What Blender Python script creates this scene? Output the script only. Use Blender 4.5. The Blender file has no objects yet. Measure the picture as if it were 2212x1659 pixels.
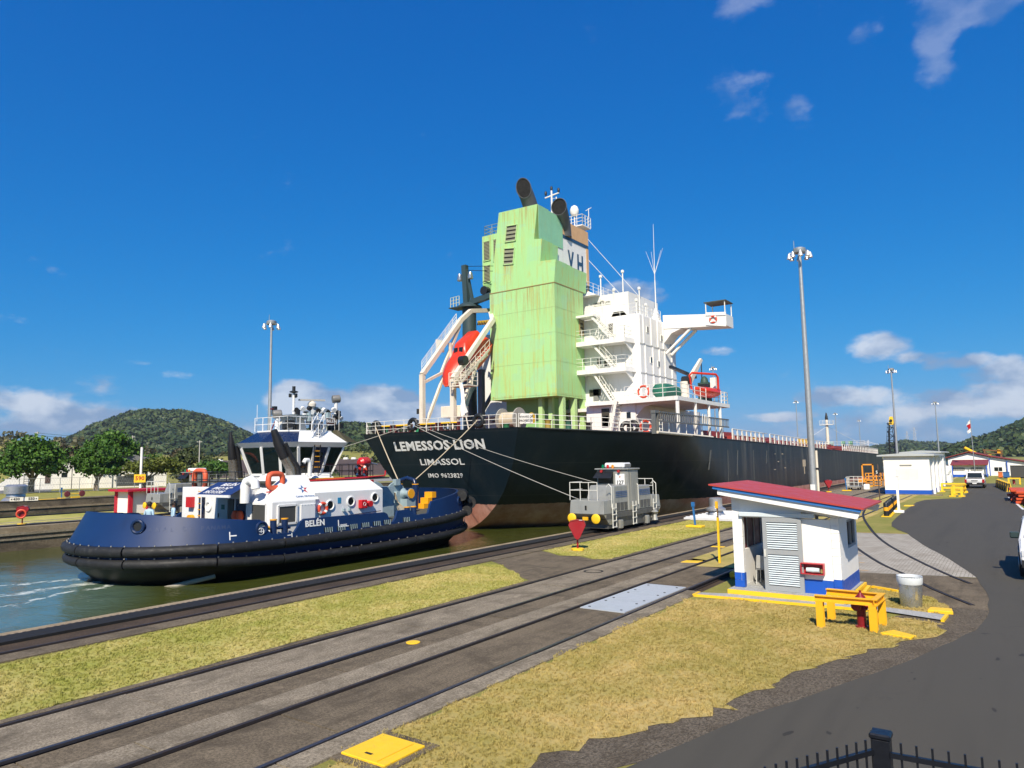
import bpy, bmesh, math, random
import numpy as np
from mathutils import Vector, Matrix
random.seed(7); rng = np.random.default_rng(11)
R = math.radians
S = bpy.context.scene
COL = S.collection
# ------------------------------------------------------------------ camera
cam_d = bpy.data.cameras.new('camera'); cam = bpy.data.objects.new('camera', cam_d); COL.objects.link(cam)
cam_d.sensor_width = 36.0; cam_d.lens = 36.0 * 1534 / 2212; cam_d.clip_start = 0.05; cam_d.clip_end = 30000
CZ = 3.8
_y, _p, _r = R(35.0), R(6.14), R(0.9)
_f = Vector((-math.sin(_y) * math.cos(_p), math.cos(_y) * math.cos(_p), math.sin(_p)))
_rt = Vector((math.cos(_y), math.sin(_y), 0)); _u = _rt.cross(_f)
_r2 = _rt * math.cos(_r) - _u * math.sin(_r); _u2 = _rt * math.sin(_r) + _u * math.cos(_r)
cam.matrix_world = Matrix(((_r2.x, _u2.x, -_f.x, 0), (_r2.y, _u2.y, -_f.y, 0), (_r2.z, _u2.z, -_f.z, CZ), (0, 0, 0, 1)))
S.camera = cam
# ------------------------------------------------------------------ exposure
S.view_settings.view_transform = 'Standard'; S.view_settings.look = 'None'
S.view_settings.gamma = 1.0; S.view_settings.exposure = 0.42; S.view_settings.use_curve_mapping = False
S.cycles.max_bounces = 6; S.cycles.diffuse_bounces = 3; S.cycles.glossy_bounces = 3; S.cycles.transparent_max_bounces = 6
S.cycles.caustics_reflective = False; S.cycles.caustics_refractive = False
# ------------------------------------------------------------------ world
SUN_AZ, SUN_EL = 154.5, 43.0
W = bpy.data.worlds.new('World'); S.world = W; W.use_nodes = True
wt = W.node_tree; wt.nodes.clear()
def wn(t, **k):
    n = wt.nodes.new(t)
    for a, b in k.items(): setattr(n, a, b)
    return n
def wl(a, b): wt.links.new(a, b)
def wmath(op, a, b=None, c=None, clamp=False):
    n = wn('ShaderNodeMath', operation=op, use_clamp=clamp)
    for i, v in enumerate((a, b, c)):
        if v is None: continue
        if isinstance(v, (int, float)): n.inputs[i].default_value = v
        else: wl(v, n.inputs[i])
    return n.outputs[0]
sky = wn('ShaderNodeTexSky', sky_type='NISHITA'); sky.sun_disc = False
sky.sun_elevation = R(SUN_EL); sky.sun_rotation = R(SUN_AZ); sky.altitude = 0; sky.air_density = 1.0; sky.dust_density = 0.5; sky.ozone_density = 1.0
# deep tropical blue: steepen each channel of the clear-sky radiance a little, everywhere alike
ssep = wn('ShaderNodeSeparateColor'); scom = wn('ShaderNodeCombineColor'); wl(sky.outputs[0], ssep.inputs[0])
for i, (ka, kp) in enumerate(((.016, 2.40), (.80, .79), (2.85, .46))): wl(wmath('MULTIPLY', wmath('POWER', ssep.outputs[i], kp), ka), scom.inputs[i])
tc = wn('ShaderNodeTexCoord'); sep = wn('ShaderNodeSeparateXYZ'); wl(tc.outputs['Generated'], sep.inputs[0])
az = wmath('ARCTAN2', sep.outputs[0], sep.outputs[1]); el = wmath('ARCSINE', sep.outputs[2])
comb = wn('ShaderNodeCombineXYZ'); wl(wmath('MULTIPLY', az, 1.0), comb.inputs[0]); wl(wmath('MULTIPLY', el, 1.7), comb.inputs[1])
n1 = wn('ShaderNodeTexNoise'); n1.inputs['Scale'].default_value = 9.0; n1.inputs['Detail'].default_value = 7; n1.inputs['Roughness'].default_value = 0.56
wl(comb.outputs[0], n1.inputs['Vector'])
n3 = wn('ShaderNodeTexNoise'); n3.inputs['Scale'].default_value = 21.0; n3.inputs['Detail'].default_value = 5; n3.inputs['Roughness'].default_value = 0.6
wl(comb.outputs[0], n3.inputs['Vector'])
# a band of fair-weather cumulus all round the horizon, with the larger banks of this morning
dens = wmath('MULTIPLY', wmath('SUBTRACT', 1.0, wmath('ABSOLUTE', wmath('DIVIDE', wmath('SUBTRACT', el, R(2.6)), R(4.6))), clamp=True), 0.27)
CLOUDS = [  # azimuth (deg, clockwise from +Y), elevation, half-width, half-height, strength
 (-51.3, 4.9, 3.6, 2.1, .40), (-46.0, 4.5, 4.6, 2.1, .40), (-41, 3.6, 5, 1.4, .22), (-69.5, 4.7, 3.4, 1.0, .28), (-66, 3.4, 7.5, 1.4, .19), (-59.6, 6.6, 2.6, .7, .27), (-67.5, 7.9, 2.0, .8, .24), (-70.8, 9.8, 3.4, .7, .27), (-62.8, 7.4, 1.8, .4, .20),
 (-24.8, 13.0, 3.6, 1.7, .36), (-28, 12.6, 2.4, 1.0, .24), (-18.8, 8.2, 2.4, .7, .25), (-7.4, 7.6, 3.2, 1.5, .40), (-3.6, 6.5, 3.2, 1.0, .32), (0, 5.4, 3.5, 1.6, .28), (-9.0, 4.4, 5.0, 1.0, .29), (-1, 3.4, 6.0, 1.3, .27), (-14.4, 3.0, 3.0, .5, .22),
 (-15.6, 27.0, 3.4, 2.8, .27), (-11.6, 25.3, 1.8, 2.6, .22), (-15.3, 32.5, 3.6, 2.2, .29), (-1.2, 29.4, 5.2, 3.2, .31), (-2.4, 26.4, 1.8, 2.8, .26), (-6.9, 29.3, 2.0, 2.0, .23), (2.5, 30, 6, 3.4, .26)]
for a, e, ra, re, st in CLOUDS:
    dx = wmath('DIVIDE', wmath('SUBTRACT', az, R(a)), R(ra)); dy = wmath('DIVIDE', wmath('SUBTRACT', el, R(e)), R(re))
    d2 = wmath('ADD', wmath('MULTIPLY', dx, dx), wmath('MULTIPLY', dy, dy))
    dens = wmath('ADD', dens, wmath('MULTIPLY', wmath('SUBTRACT', 1.0, d2, clamp=True), st * 1.28))
cm = wmath('ADD', wmath('ADD', n1.outputs['Fac'], wmath('MULTIPLY', wmath('SUBTRACT', n3.outputs['Fac'], .5), .62)), dens)
cr = wn('ShaderNodeMapRange', interpolation_type='SMOOTHSTEP'); cr.inputs['From Min'].default_value = 0.71; cr.inputs['From Max'].default_value = 0.98
wl(cm, cr.inputs['Value'])
thin = wn('ShaderNodeMapRange'); thin.inputs['From Min'].default_value = R(12); thin.inputs['From Max'].default_value = R(24); thin.inputs['To Min'].default_value = .80; thin.inputs['To Max'].default_value = .24
wl(el, thin.inputs['Value'])
cov = wmath('MULTIPLY', cr.outputs[0], thin.outputs[0])
cc = wn('ShaderNodeMapRange'); cc.inputs['From Min'].default_value = 0.42; cc.inputs['From Max'].default_value = 0.60
n4 = wn('ShaderNodeTexNoise'); n4.inputs['Scale'].default_value = 14.0; n4.inputs['Detail'].default_value = 6
off = wn('ShaderNodeVectorMath', operation='ADD'); off.inputs[1].default_value = (3.1, 0.018, 2.0); wl(comb.outputs[0], off.inputs[0]); wl(off.outputs[0], n4.inputs['Vector'])
wl(n4.outputs['Fac'], cc.inputs['Value'])
ccol = wn('ShaderNodeMix', data_type='RGBA'); wl(cc.outputs[0], ccol.inputs[0])
ccol.inputs[6].default_value = (2.6, 3.5, 5.3, 1); ccol.inputs[7].default_value = (7.0, 7.4, 8.2, 1)
mixc = wn('ShaderNodeMix', data_type='RGBA'); wl(cov, mixc.inputs[0]); wl(scom.outputs[0], mixc.inputs[6]); wl(ccol.outputs[2], mixc.inputs[7])
bg = wn('ShaderNodeBackground'); bg.inputs['Strength'].default_value = 0.08
wl(mixc.outputs[2], bg.inputs['Color']); wo = wn('ShaderNodeOutputWorld'); wl(bg.outputs[0], wo.inputs[0])
W.cycles.sampling_method = 'MANUAL'; W.cycles.sample_map_resolution = 256
S.cycles.use_adaptive_sampling = True; S.cycles.adaptive_threshold = 0.02
# ------------------------------------------------------------------ sun
sd = bpy.data.lights.new('sun', 'SUN'); sd.energy = 5.0; sd.angle = R(0.53); sd.color = (1.0, 0.89, 0.72)
sun = bpy.data.objects.new('sun', sd); COL.objects.link(sun)
_s = Vector((math.sin(R(SUN_AZ)) * math.cos(R(SUN_EL)), math.cos(R(SUN_AZ)) * math.cos(R(SUN_EL)), math.sin(R(SUN_EL))))
sun.rotation_euler = _s.to_track_quat('Z', 'Y').to_euler(); sun.location = (20, -40, 60)

# ------------------------------------------------------------------ helpers
WM = {}
def world_of(o):
    return WM.get(o.name, Matrix.Identity(4)) if o else Matrix.Identity(4)
def tag(o, label=None, cat=None, group=None, kind=None):
    if label: o['label'] = label
    if cat: o['category'] = cat
    if group: o['group'] = group
    if kind: o['kind'] = kind
    return o
def thing(name, label, cat, loc=(0, 0, 0), rz=0.0, group=None):
    o = bpy.data.objects.new(name, None); COL.objects.link(o); o.empty_display_size = .2
    o.location = loc; o.rotation_euler = (0, 0, rz)
    WM[o.name] = Matrix.Translation(Vector(loc)) @ Matrix.Rotation(rz, 4, 'Z')
    return tag(o, label, cat, group)
def copy_tree(o, parent=None):
    c = o.copy(); COL.objects.link(c)
    if parent is not None:
        c.parent = parent
    for ch in list(o.children): copy_tree(ch, c)
    return c
def place(o, loc, rz, label=None):
    o.location = loc; o.rotation_euler = (0, 0, rz)
    if label: o['label'] = label
    WM[o.name] = Matrix.Translation(Vector(loc)) @ Matrix.Rotation(rz, 4, 'Z')
    return o
class MB:
    def __init__(s): s.v = []; s.f = []
    def add(s, vs, fs):
        b = len(s.v); s.v += [tuple(p) for p in vs]; s.f += [tuple(i + b for i in f) for f in fs]; return s
    def box(s, x0, x1, y0, y1, z0, z1):
        return s.add([(x0, y0, z0), (x1, y0, z0), (x1, y1, z0), (x0, y1, z0), (x0, y0, z1), (x1, y0, z1), (x1, y1, z1), (x0, y1, z1)],
                     [(3, 2, 1, 0), (4, 5, 6, 7), (0, 1, 5, 4), (1, 2, 6, 5), (2, 3, 7, 6), (3, 0, 4, 7)])
    def hexa(s, p):  # 8 points: bottom 4 (ccw), top 4
        return s.add(p, [(3, 2, 1, 0), (4, 5, 6, 7), (0, 1, 5, 4), (1, 2, 6, 5), (2, 3, 7, 6), (3, 0, 4, 7)])
    def beam(s, p, q, w, h, up=(0, 0, 1)):
        p, q = Vector(p), Vector(q); d = (q - p).normalized(); up = Vector(up)
        if abs(d.dot(up)) > .98: up = Vector((0, 1, 0))
        a = d.cross(up).normalized(); b = a.cross(d).normalized()
        a = a * w / 2; b = b * h / 2
        return s.hexa([p - a - b, p + a - b, p + a + b, p - a + b, q - a - b, q + a - b, q + a + b, q - a + b])
    def tube(s, p, q, r, n=8, r2=None, caps=True):
        p, q = Vector(p), Vector(q); d = q - p
        if d.length < 1e-6: return s
        d.normalize(); up = Vector((0, 0, 1)) if abs(d.z) < .95 else Vector((1, 0, 0))
        a = d.cross(up).normalized(); b = a.cross(d); r2 = r if r2 is None else r2
        vs = []
        for c, rr in ((p, r), (q, r2)):
            for i in range(n):
                t = 2 * math.pi * i / n; vs.append(c + (a * math.cos(t) + b * math.sin(t)) * rr)
        fs = [(i, (i + 1) % n, n + (i + 1) % n, n + i) for i in range(n)]
        if caps: fs += [tuple(range(n - 1, -1, -1)), tuple(range(n, 2 * n))]
        return s.add(vs, fs)
    def path(s, pts, r, n=8, closed=False, caps=True):
        pts = [Vector(p) for p in pts]; m = len(pts); rings = []; pa = None
        rs = r if isinstance(r, (list, tuple)) else [r] * m
        for i, p in enumerate(pts):
            if closed: d = pts[(i + 1) % m] - pts[i - 1]
            else: d = pts[min(i + 1, m - 1)] - pts[max(i - 1, 0)]
            d.normalize()
            if pa is None:
                up = Vector((0, 0, 1)) if abs(d.z) < .9 else Vector((1, 0, 0)); a = d.cross(up).normalized()
            else: a = (pa - d * pa.dot(d)).normalized()
            pa = a; b = a.cross(d)
            rings.append([p + (a * math.cos(2 * math.pi * k / n) + b * math.sin(2 * math.pi * k / n)) * rs[i] for k in range(n)])
        vs = [q for rg in rings for q in rg]; fs = []
        for i in range(m if closed else m - 1):
            j = (i + 1) % m
            for k in range(n): fs.append((i * n + k, i * n + (k + 1) % n, j * n + (k + 1) % n, j * n + k))
        if caps and not closed: fs += [tuple(range(n - 1, -1, -1)), tuple((m - 1) * n + k for k in range(n))]
        return s.add(vs, fs)
    def lathe(s, prof, c=(0, 0, 0), n=16, ax=(0, 0, 1), caps=True):
        ax = Vector(ax).normalized(); up = Vector((1, 0, 0)) if abs(ax.x) < .9 else Vector((0, 1, 0))
        a = (up - ax * up.dot(ax)).normalized(); b = ax.cross(a); c = Vector(c); vs = []
        for r, z in prof:
            for k in range(n):
                t = 2 * math.pi * k / n; vs.append(c + ax * z + (a * math.cos(t) + b * math.sin(t)) * r)
        m = len(prof); fs = []
        for i in range(m - 1):
            for k in range(n): fs.append((i * n + k, i * n + (k + 1) % n, (i + 1) * n + (k + 1) % n, (i + 1) * n + k))
        if caps: fs += [tuple(range(n - 1, -1, -1)), tuple((m - 1) * n + k for k in range(n))]
        return s.add(vs, fs)
    def poly(s, pts, vec):  # planar polygon extruded by vec
        n = len(pts); vec = Vector(vec); a = [Vector(p) for p in pts]; b = [p + vec for p in a]
        return s.add(a + b, [tuple(range(n - 1, -1, -1)), tuple(range(n, 2 * n))] + [(i, (i + 1) % n, n + (i + 1) % n, n + i) for i in range(n)])
    def quad(s, *p): return s.add(p, [tuple(range(len(p)))])
    def torus(s, c, R0, r, ax=(0, 1, 0), n=20, m=8):
        ax = Vector(ax).normalized(); up = Vector((0, 0, 1)) if abs(ax.z) < .9 else Vector((1, 0, 0))
        a = (up - ax * up.dot(ax)).normalized(); b = ax.cross(a); c = Vector(c)
        return s.path([c + (a * math.cos(2 * math.pi * k / n) + b * math.sin(2 * math.pi * k / n)) * R0 for k in range(n)], r, m, closed=True)
    def clean(s):  # drop unused points
        k = sorted({i for f in s.f for i in f}); d = {a: b for b, a in enumerate(k)}; s.v = [s.v[i] for i in k]; s.f = [tuple(d[i] for i in f) for f in s.f]; return s
    def xf(s, mat):
        s.v = [tuple(mat @ Vector(p)) for p in s.v]; return s
    def build(s, name, mat, parent=None, smooth=False, world=True, bevel=0.0, label=None, kind=None):
        me = bpy.data.meshes.new(name)
        vs = s.v
        if world and parent is not None:
            inv = world_of(parent).inverted(); vs = [tuple(inv @ Vector(p)) for p in vs]
        me.from_pydata(vs, [], s.f); me.update()
        bm = bmesh.new(); bm.from_mesh(me)
        bmesh.ops.recalc_face_normals(bm, faces=bm.faces[:])
        if bevel > 0:
            es = [e for e in bm.edges if len(e.link_faces) == 2 and e.calc_face_angle(0) > .6]
            bmesh.ops.bevel(bm, geom=es, offset=bevel, segments=1, affect='EDGES', profile=.7)
        bm.to_mesh(me); bm.free()
        if smooth:
            for p in me.polygons: p.use_smooth = True
            me.set_sharp_from_angle(angle=R(38))
        me.materials.append(mat)
        o = bpy.data.objects.new(name, me); COL.objects.link(o)
        if parent is not None:
            o.parent = parent; WM[o.name] = world_of(parent)
        if label: o['label'] = label
        if kind: o['kind'] = kind
        return o
def shared(o, parent, loc, rz=0.0, name=None):  # another piece with the same mesh, loc in the parent's frame
    c = o.copy(); COL.objects.link(c); c.parent = parent; c.location = loc; c.rotation_euler = (0, 0, rz); return c
_tc = {}
def text_mb(txt, size, frame, depth=.01, bold=0.0, spacing=1.0, align='CENTER', shear=0.0):
    """frame: (origin, right, up) in world; returns an MB with the raised letters"""
    cu = bpy.data.curves.new('lettering', 'FONT'); cu.body = txt; cu.size = 1.0; cu.extrude = .5; cu.offset = bold; cu.align_x = align; cu.align_y = 'CENTER'
    cu.space_character = spacing; cu.resolution_u = 2; cu.shear = shear
    o = bpy.data.objects.new('lettering', cu); COL.objects.link(o)
    dg = bpy.context.evaluated_depsgraph_get(); me = bpy.data.meshes.new_from_object(o.evaluated_get(dg))
    og, rt, up = Vector(frame[0]), Vector(frame[1]).normalized(), Vector(frame[2]).normalized(); nr = rt.cross(up)
    m = MB(); m.add([og + rt * v.co.x * size + up * v.co.y * size + nr * (v.co.z + .5) * depth for v in me.vertices], [tuple(p.vertices) for p in me.polygons])
    bpy.data.objects.remove(o); bpy.data.meshes.remove(me); bpy.data.curves.remove(cu)
    return m

# ------------------------------------------------------------------ materials
def lin(c): return tuple(c) + (1,) if len(c) == 3 else c
class NT:
    def __init__(s, name):
        s.m = bpy.data.materials.new(name); s.m.use_nodes = True; s.t = s.m.node_tree; s.t.nodes.clear()
        s.o = s.t.nodes.new('ShaderNodeOutputMaterial'); s.b = s.t.nodes.new('ShaderNodeBsdfPrincipled'); s.t.links.new(s.b.outputs[0], s.o.inputs[0])
        g = s.t.nodes.new('ShaderNodeNewGeometry'); s.pos = g.outputs['Position']; s.nrm = g.outputs['Normal']
    def n(s, t, **k):
        x = s.t.nodes.new(t)
        for a, b in k.items(): setattr(x, a, b)
        return x
    def l(s, a, b): s.t.links.new(a, b)
    def math(s, op, a, b=None, clamp=False):
        x = s.n('ShaderNodeMath', operation=op, use_clamp=clamp)
        for i, v in enumerate((a, b)):
            if v is None: continue
            if isinstance(v, (int, float)): x.inputs[i].default_value = v
            else: s.l(v, x.inputs[i])
        return x.outputs[0]
    def scaled(s, sc, src=None):
        x = s.n('ShaderNodeVectorMath', operation='MULTIPLY'); s.l(src or s.pos, x.inputs[0]); x.inputs[1].default_value = sc; return x.outputs[0]
    def noise(s, scale, detail=4, rough=.55, vec=None, dist=0.0):
        x = s.n('ShaderNodeTexNoise'); x.inputs['Scale'].default_value = scale; x.inputs['Detail'].default_value = detail; x.inputs['Roughness'].default_value = rough; x.inputs['Distortion'].default_value = dist
        s.l(vec or s.pos, x.inputs['Vector']); return x.outputs['Fac']
    def ramp(s, f, a, b, lo=0.0, hi=1.0):
        x = s.n('ShaderNodeMapRange', interpolation_type='SMOOTHSTEP'); s.l(f, x.inputs['Value'])
        x.inputs['From Min'].default_value = a; x.inputs['From Max'].default_value = b; x.inputs['To Min'].default_value = lo; x.inputs['To Max'].default_value = hi; return x.outputs[0]
    def mix(s, f, a, b, mode='MIX'):
        x = s.n('ShaderNodeMix', data_type='RGBA', blend_type=mode)
        for i, v in ((0, f), (6, a), (7, b)):
            if isinstance(v, (int, float)): x.inputs[i].default_value = v
            elif isinstance(v, tuple): x.inputs[i].default_value = lin(v)
            else: s.l(v, x.inputs[i])
        return x.outputs[2]
    def bump(s, h, strength=.3, dist=.02):
        x = s.n('ShaderNodeBump'); x.inputs['Strength'].default_value = strength; x.inputs['Distance'].default_value = dist; s.l(h, x.inputs['Height']); s.l(x.outputs[0], s.b.inputs['Normal'])
    def fin(s, col, rough=.6, metal=0.0, spec=.5):
        if isinstance(col, tuple): s.b.inputs['Base Color'].default_value = lin(col)
        else: s.l(col, s.b.inputs['Base Color'])
        if isinstance(rough, (int, float)): s.b.inputs['Roughness'].default_value = rough
        else: s.l(rough, s.b.inputs['Roughness'])
        s.b.inputs['Metallic'].default_value = metal; s.b.inputs['Specular IOR Level'].default_value = spec
        return s.m
MATS = {}
def M(name, col=(.5, .5, .5), rough=.55, metal=0.0, var=.12, scale=1.5, dirt=None, damt=.25, streak=False, bump=0.0, bs=60, spec=.5):
    if name in MATS: return MATS[name]
    t = NT(name); f = t.noise(scale, 5)
    c = t.mix(f, tuple(max(0, x * (1 - var)) for x in col), tuple(min(1, x * (1 + var)) for x in col))
    if dirt:
        v = t.scaled((1.6, 1.6, .16)) if streak else None
        d = t.ramp(t.noise(scale * (2.2 if streak else 1.3), 8, .65, vec=v), .50, .78)
        c = t.mix(t.math('MULTIPLY', d, damt), c, dirt)
    if bump: t.bump(t.noise(bs, 3), bump, .01)
    MATS[name] = t.fin(c, t.ramp(t.noise(scale * 3, 3), .3, .7, max(.02, rough - .08), min(1, rough + .08)), metal, spec)
    return MATS[name]
# ------------------------------------------------------------------ surface materials
def mat_grass(name, a, b, dry, amt):
    t = NT(name); big = t.ramp(t.noise(.35, 4, .6), .35, .68); mid = t.ramp(t.noise(1.7, 6, .7), .35, .7); fine = t.noise(38, 5, .7)
    c = t.mix(fine, a, b); c = t.mix(t.math('MULTIPLY', t.math('ADD', t.math('MULTIPLY', big, .65), t.math('MULTIPLY', mid, .45)), amt, True), c, t.mix(fine, tuple(x * .72 for x in dry), tuple(min(1, x * 1.2) for x in dry)))
    oi = t.n('ShaderNodeObjectInfo'); c = t.mix(t.math('MULTIPLY', oi.outputs['Random'], .22), c, tuple(x * .55 for x in a))
    t.bump(fine, .9, .03); return t.fin(c, .9, 0, .15)
G1 = mat_grass('grass_green', (.20, .235, .035), (.44, .43, .095), (.68, .55, .22), .85)
G2 = mat_grass('grass_dry', (.25, .235, .05), (.48, .39, .125), (.64, .475, .195), .95)
G3 = mat_grass('grass_far', (.14, .17, .03), (.28, .28, .065), (.42, .34, .12), .75)
def mat_conc(name, a, b, stain, sc=1.0, amt=.55):
    t = NT(name); f = t.ramp(t.noise(26 * sc, 8, .8), .36, .64); c = t.mix(f, tuple(x * .72 for x in a), b)
    s1 = t.ramp(t.noise(.9 * sc, 8, .7, dist=.6), .42, .7); c = t.mix(t.math('MULTIPLY', s1, amt), c, stain)
    s3 = t.ramp(t.noise(1.4 * sc, 9, .8, vec=t.scaled((2.5, .3, 1))), .46, .66); c = t.mix(t.math('MULTIPLY', s3, .5), c, stain); s2 = t.ramp(t.noise(2.6 * sc, 9, .75, vec=t.scaled((1.0, .35, 1))), .56, .68); c = t.mix(t.math('MULTIPLY', s2, .5), c, tuple(min(1, x * 1.35) for x in b))
    ag = t.ramp(t.noise(130, 2, .5), .55, .75); c = t.mix(t.math('MULTIPLY', ag, .45), c, tuple(x * .35 for x in a))
    t.bump(t.noise(90, 4, .7), .5, .012); return t.fin(c, .88, 0, .3)
C_SLAB = mat_conc('concrete_slab', (.18, .148, .10), (.36, .305, .225), (.085, .068, .045), 1, .75)
C_DARK = mat_conc('concrete_dark', (.115, .09, .057), (.225, .18, .122), (.052, .04, .025), 1, .75)
C_COPE = mat_conc('concrete_coping', (.30, .235, .15), (.42, .34, .23), (.16, .11, .06), 2)
C_RUST = mat_conc('concrete_rusty', (.055, .036, .022), (.095, .066, .042), (.022, .016, .011))
C_WALK = mat_conc('concrete_walk', (.36, .37, .37), (.46, .47, .47), (.26, .25, .23), 1, .3)
C_WALL = mat_conc('lock_wall_concrete', (.115, .09, .06), (.25, .20, .135), (.045, .036, .028), .8, .8)
def mat_asphalt():
    t = NT('asphalt'); f = t.noise(150, 3, .6); c = t.mix(f, (.036, .033, .026), (.098, .090, .072))
    c = t.mix(t.math('MULTIPLY', t.ramp(t.noise(.35, 5, .6), .38, .7), .4), c, (.072, .065, .05))
    sp = t.ramp(t.noise(3.4, 2, .5, vec=t.scaled((1.3, .55, 1))), .70, .73); c = t.mix(t.math('MULTIPLY', sp, .8), c, (.022, .02, .018)); ck = t.ramp(t.math('ABSOLUTE', t.math('SUBTRACT', t.noise(.5, 7, .6, dist=.4), .5)), .006, .0); c = t.mix(t.math('MULTIPLY', ck, t.ramp(t.noise(.2, 2), .45, .6, 0, .55)), c, (.02, .018, .016)); tk = t.ramp(t.noise(.9, 4, .6, vec=t.scaled((1.6, .09, 1))), .48, .7); c = t.mix(t.math('MULTIPLY', tk, .35), c, (.04, .037, .03))
    t.bump(f, .5, .008); return t.fin(c, .82, 0, .35)
ASPH = mat_asphalt()
def mat_gravel():
    t = NT('gravel'); v = t.n('ShaderNodeTexVoronoi'); v.inputs['Scale'].default_value = 38; t.l(t.pos, v.inputs['Vector'])
    c = t.mix(t.ramp(v.outputs['Color'], .1, .9), (.075, .061, .044), (.18, .15, .112)); c = t.mix(t.ramp(t.noise(60, 2), .68, .74), c, (.4, .36, .3))
    c = t.mix(t.math('MULTIPLY', t.ramp(t.noise(1.2, 5), .45, .7), .5), c, (.07, .055, .038))
    t.bump(v.outputs['Distance'], .8, .03); return t.fin(c, .92, 0, .2)
GRAV = mat_gravel()
def mat_paver():
    t = NT('paver_blocks'); b = t.n('ShaderNodeTexBrick'); b.inputs['Scale'].default_value = 1.0; b.inputs['Brick Width'].default_value = .22; b.inputs['Row Height'].default_value = .12; b.inputs['Mortar Size'].default_value = .012
    b.inputs['Color1'].default_value = (.38, .35, .30, 1); b.inputs['Color2'].default_value = (.50, .465, .40, 1); b.inputs['Mortar'].default_value = (.13, .12, .10, 1); b.inputs['Bias'].default_value = -.1
    t.l(t.pos, b.inputs['Vector']); c = t.mix(t.math('MULTIPLY', t.ramp(t.noise(1.1, 6, .7), .4, .7), .5), b.outputs['Color'], (.20, .17, .13))
    t.bump(b.outputs['Fac'], .6, -.02); return t.fin(c, .9, 0, .25)
PAVE = mat_paver()
YEL = M('yellow_paint', (.80, .42, .012), .5, dirt=(.30, .15, .03), damt=.3, scale=2)
YEL2 = M('bright_yellow_paint', (.85, .52, .015), .55, var=.06, dirt=(.45, .26, .04), damt=.35, scale=3)
STEEL = M('rail_steel', (.045, .036, .034), .62, .4, dirt=(.07, .035, .02), damt=.6, scale=4)
SHINE = M('polished_rail_head', (.10, .09, .095), .45, .7, dirt=(.05, .03, .02), damt=.7, scale=5)
OIL = M('oily_rack_steel', (.006, .0055, .005), .85, 0, dirt=(.018, .012, .008), damt=.5, scale=3)
def mat_water():
    t = NT('canal_water'); sp = t.n('ShaderNodeSeparateXYZ'); t.l(t.pos, sp.inputs[0])
    w = t.noise(.55, 6, .6, vec=t.scaled((1, 1.5, 1)), dist=.5); w2 = t.noise(3.2, 4, .6, vec=t.scaled((1, 1.7, 1)), dist=.3)
    # churned patch astern of the tug: stirred paler water and foam left by the propellers
    yy = t.math('DIVIDE', t.math('SUBTRACT', sp.outputs[1], 10.0), 9.0); xx = t.math('DIVIDE', t.math('ADD', sp.outputs[0], 36.0), 11.0)
    d = t.math('SUBTRACT', 1.0, t.math('ADD', t.math('MULTIPLY', xx, xx), t.math('MULTIPLY', yy, yy)), True)
    stir = t.ramp(t.math('MULTIPLY', d, t.math('ADD', t.noise(.3, 4), .35)), .05, .5)
    c = t.mix(t.noise(.25, 4), (.040, .052, .010), (.075, .088, .018)); c = t.mix(t.math('MULTIPLY', stir, .8), c, (.10, .17, .13))
    fl = t.math('ABSOLUTE', t.math('SUBTRACT', t.noise(.55, 6, .65, vec=t.scaled((.7, 1.9, 1)), dist=1.1), .5))
    wob = t.math('MULTIPLY', t.math('SUBTRACT', t.noise(.45, 5, .65), .5), 3.2); aft = t.ramp(sp.outputs[1], 18.5, 16.0); brk = t.ramp(t.noise(2.4, 7, .75, vec=t.scaled((1.4, .6, 1))), .40, .60)
    foam = None
    for fx, sl, wd in ((34.9, .0, .55), (37.5, -.55, .30), (33.4, .25, .22)):
        ln = t.math('ABSOLUTE', t.math('ADD', t.math('ADD', t.math('ADD', sp.outputs[0], fx), t.math('MULTIPLY', t.math('SUBTRACT', sp.outputs[1], 15.0), sl)), wob)); k = t.ramp(ln, wd, wd * .15); foam = k if foam is None else t.math('MAXIMUM', foam, k)
    foam = t.math('MULTIPLY', t.math('MULTIPLY', foam, brk), aft); foam = t.math('MAXIMUM', foam, t.math('MULTIPLY', t.math('MULTIPLY', t.ramp(fl, .012, .0), t.ramp(t.noise(1.1, 5, .7), .55, .68)), t.ramp(d, .3, .7, 0, .7)))
    c = t.mix(t.math('MULTIPLY', foam, .85), c, (.72, .76, .74))
    amp = t.math('ADD', t.math('MULTIPLY', w, 1.0), t.math('MULTIPLY', w2, .22)); t.bump(amp, .30, .22)
    return t.fin(c, t.math('ADD', t.math('MULTIPLY', foam, .6), .06), 0, .5)
WATER = mat_water()
# ------------------------------------------------------------------ ground, water, walls
def struct(name, mb, mat, parent=None, **k): return tag(mb.build(name, mat, parent, **k), kind='structure' if parent is None else None)
def sheet(name, pts, z, mat):
    m = MB(); m.quad(*[(x, y, z) for x, y in pts])
    o = struct(name, m, mat); bm = bmesh.new(); bm.from_mesh(o.data); bmesh.ops.triangulate(bm, faces=bm.faces[:])
    for f in bm.faces:
        if f.normal.z < 0: f.normal_flip()
    bm.to_mesh(o.data); bm.free(); return o
m = MB(); Y0, Y1 = -60, 2600
m.quad((-16.6, Y0, -.012), (-12.85, Y0, -.012), (-12.85, Y1, -.012), (-16.6, Y1, -.012))
m.quad((-7.55, Y0, -.012), (900, Y0, -.012), (900, Y1, -.012), (-7.55, Y1, -.012))
struct('ground', m, G3)
m = MB().quad((-12.85, Y0, -.12), (-7.55, Y0, -.12), (-7.55, Y1, -.12), (-12.85, Y1, -.12)); struct('track_bed', m, C_RUST)
m = MB().quad((-94, -300, -1.5), (-19.3, -300, -1.5), (-19.3, 3000, -1.5), (-94, 3000, -1.5)); struct('water', m, WATER)
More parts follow.
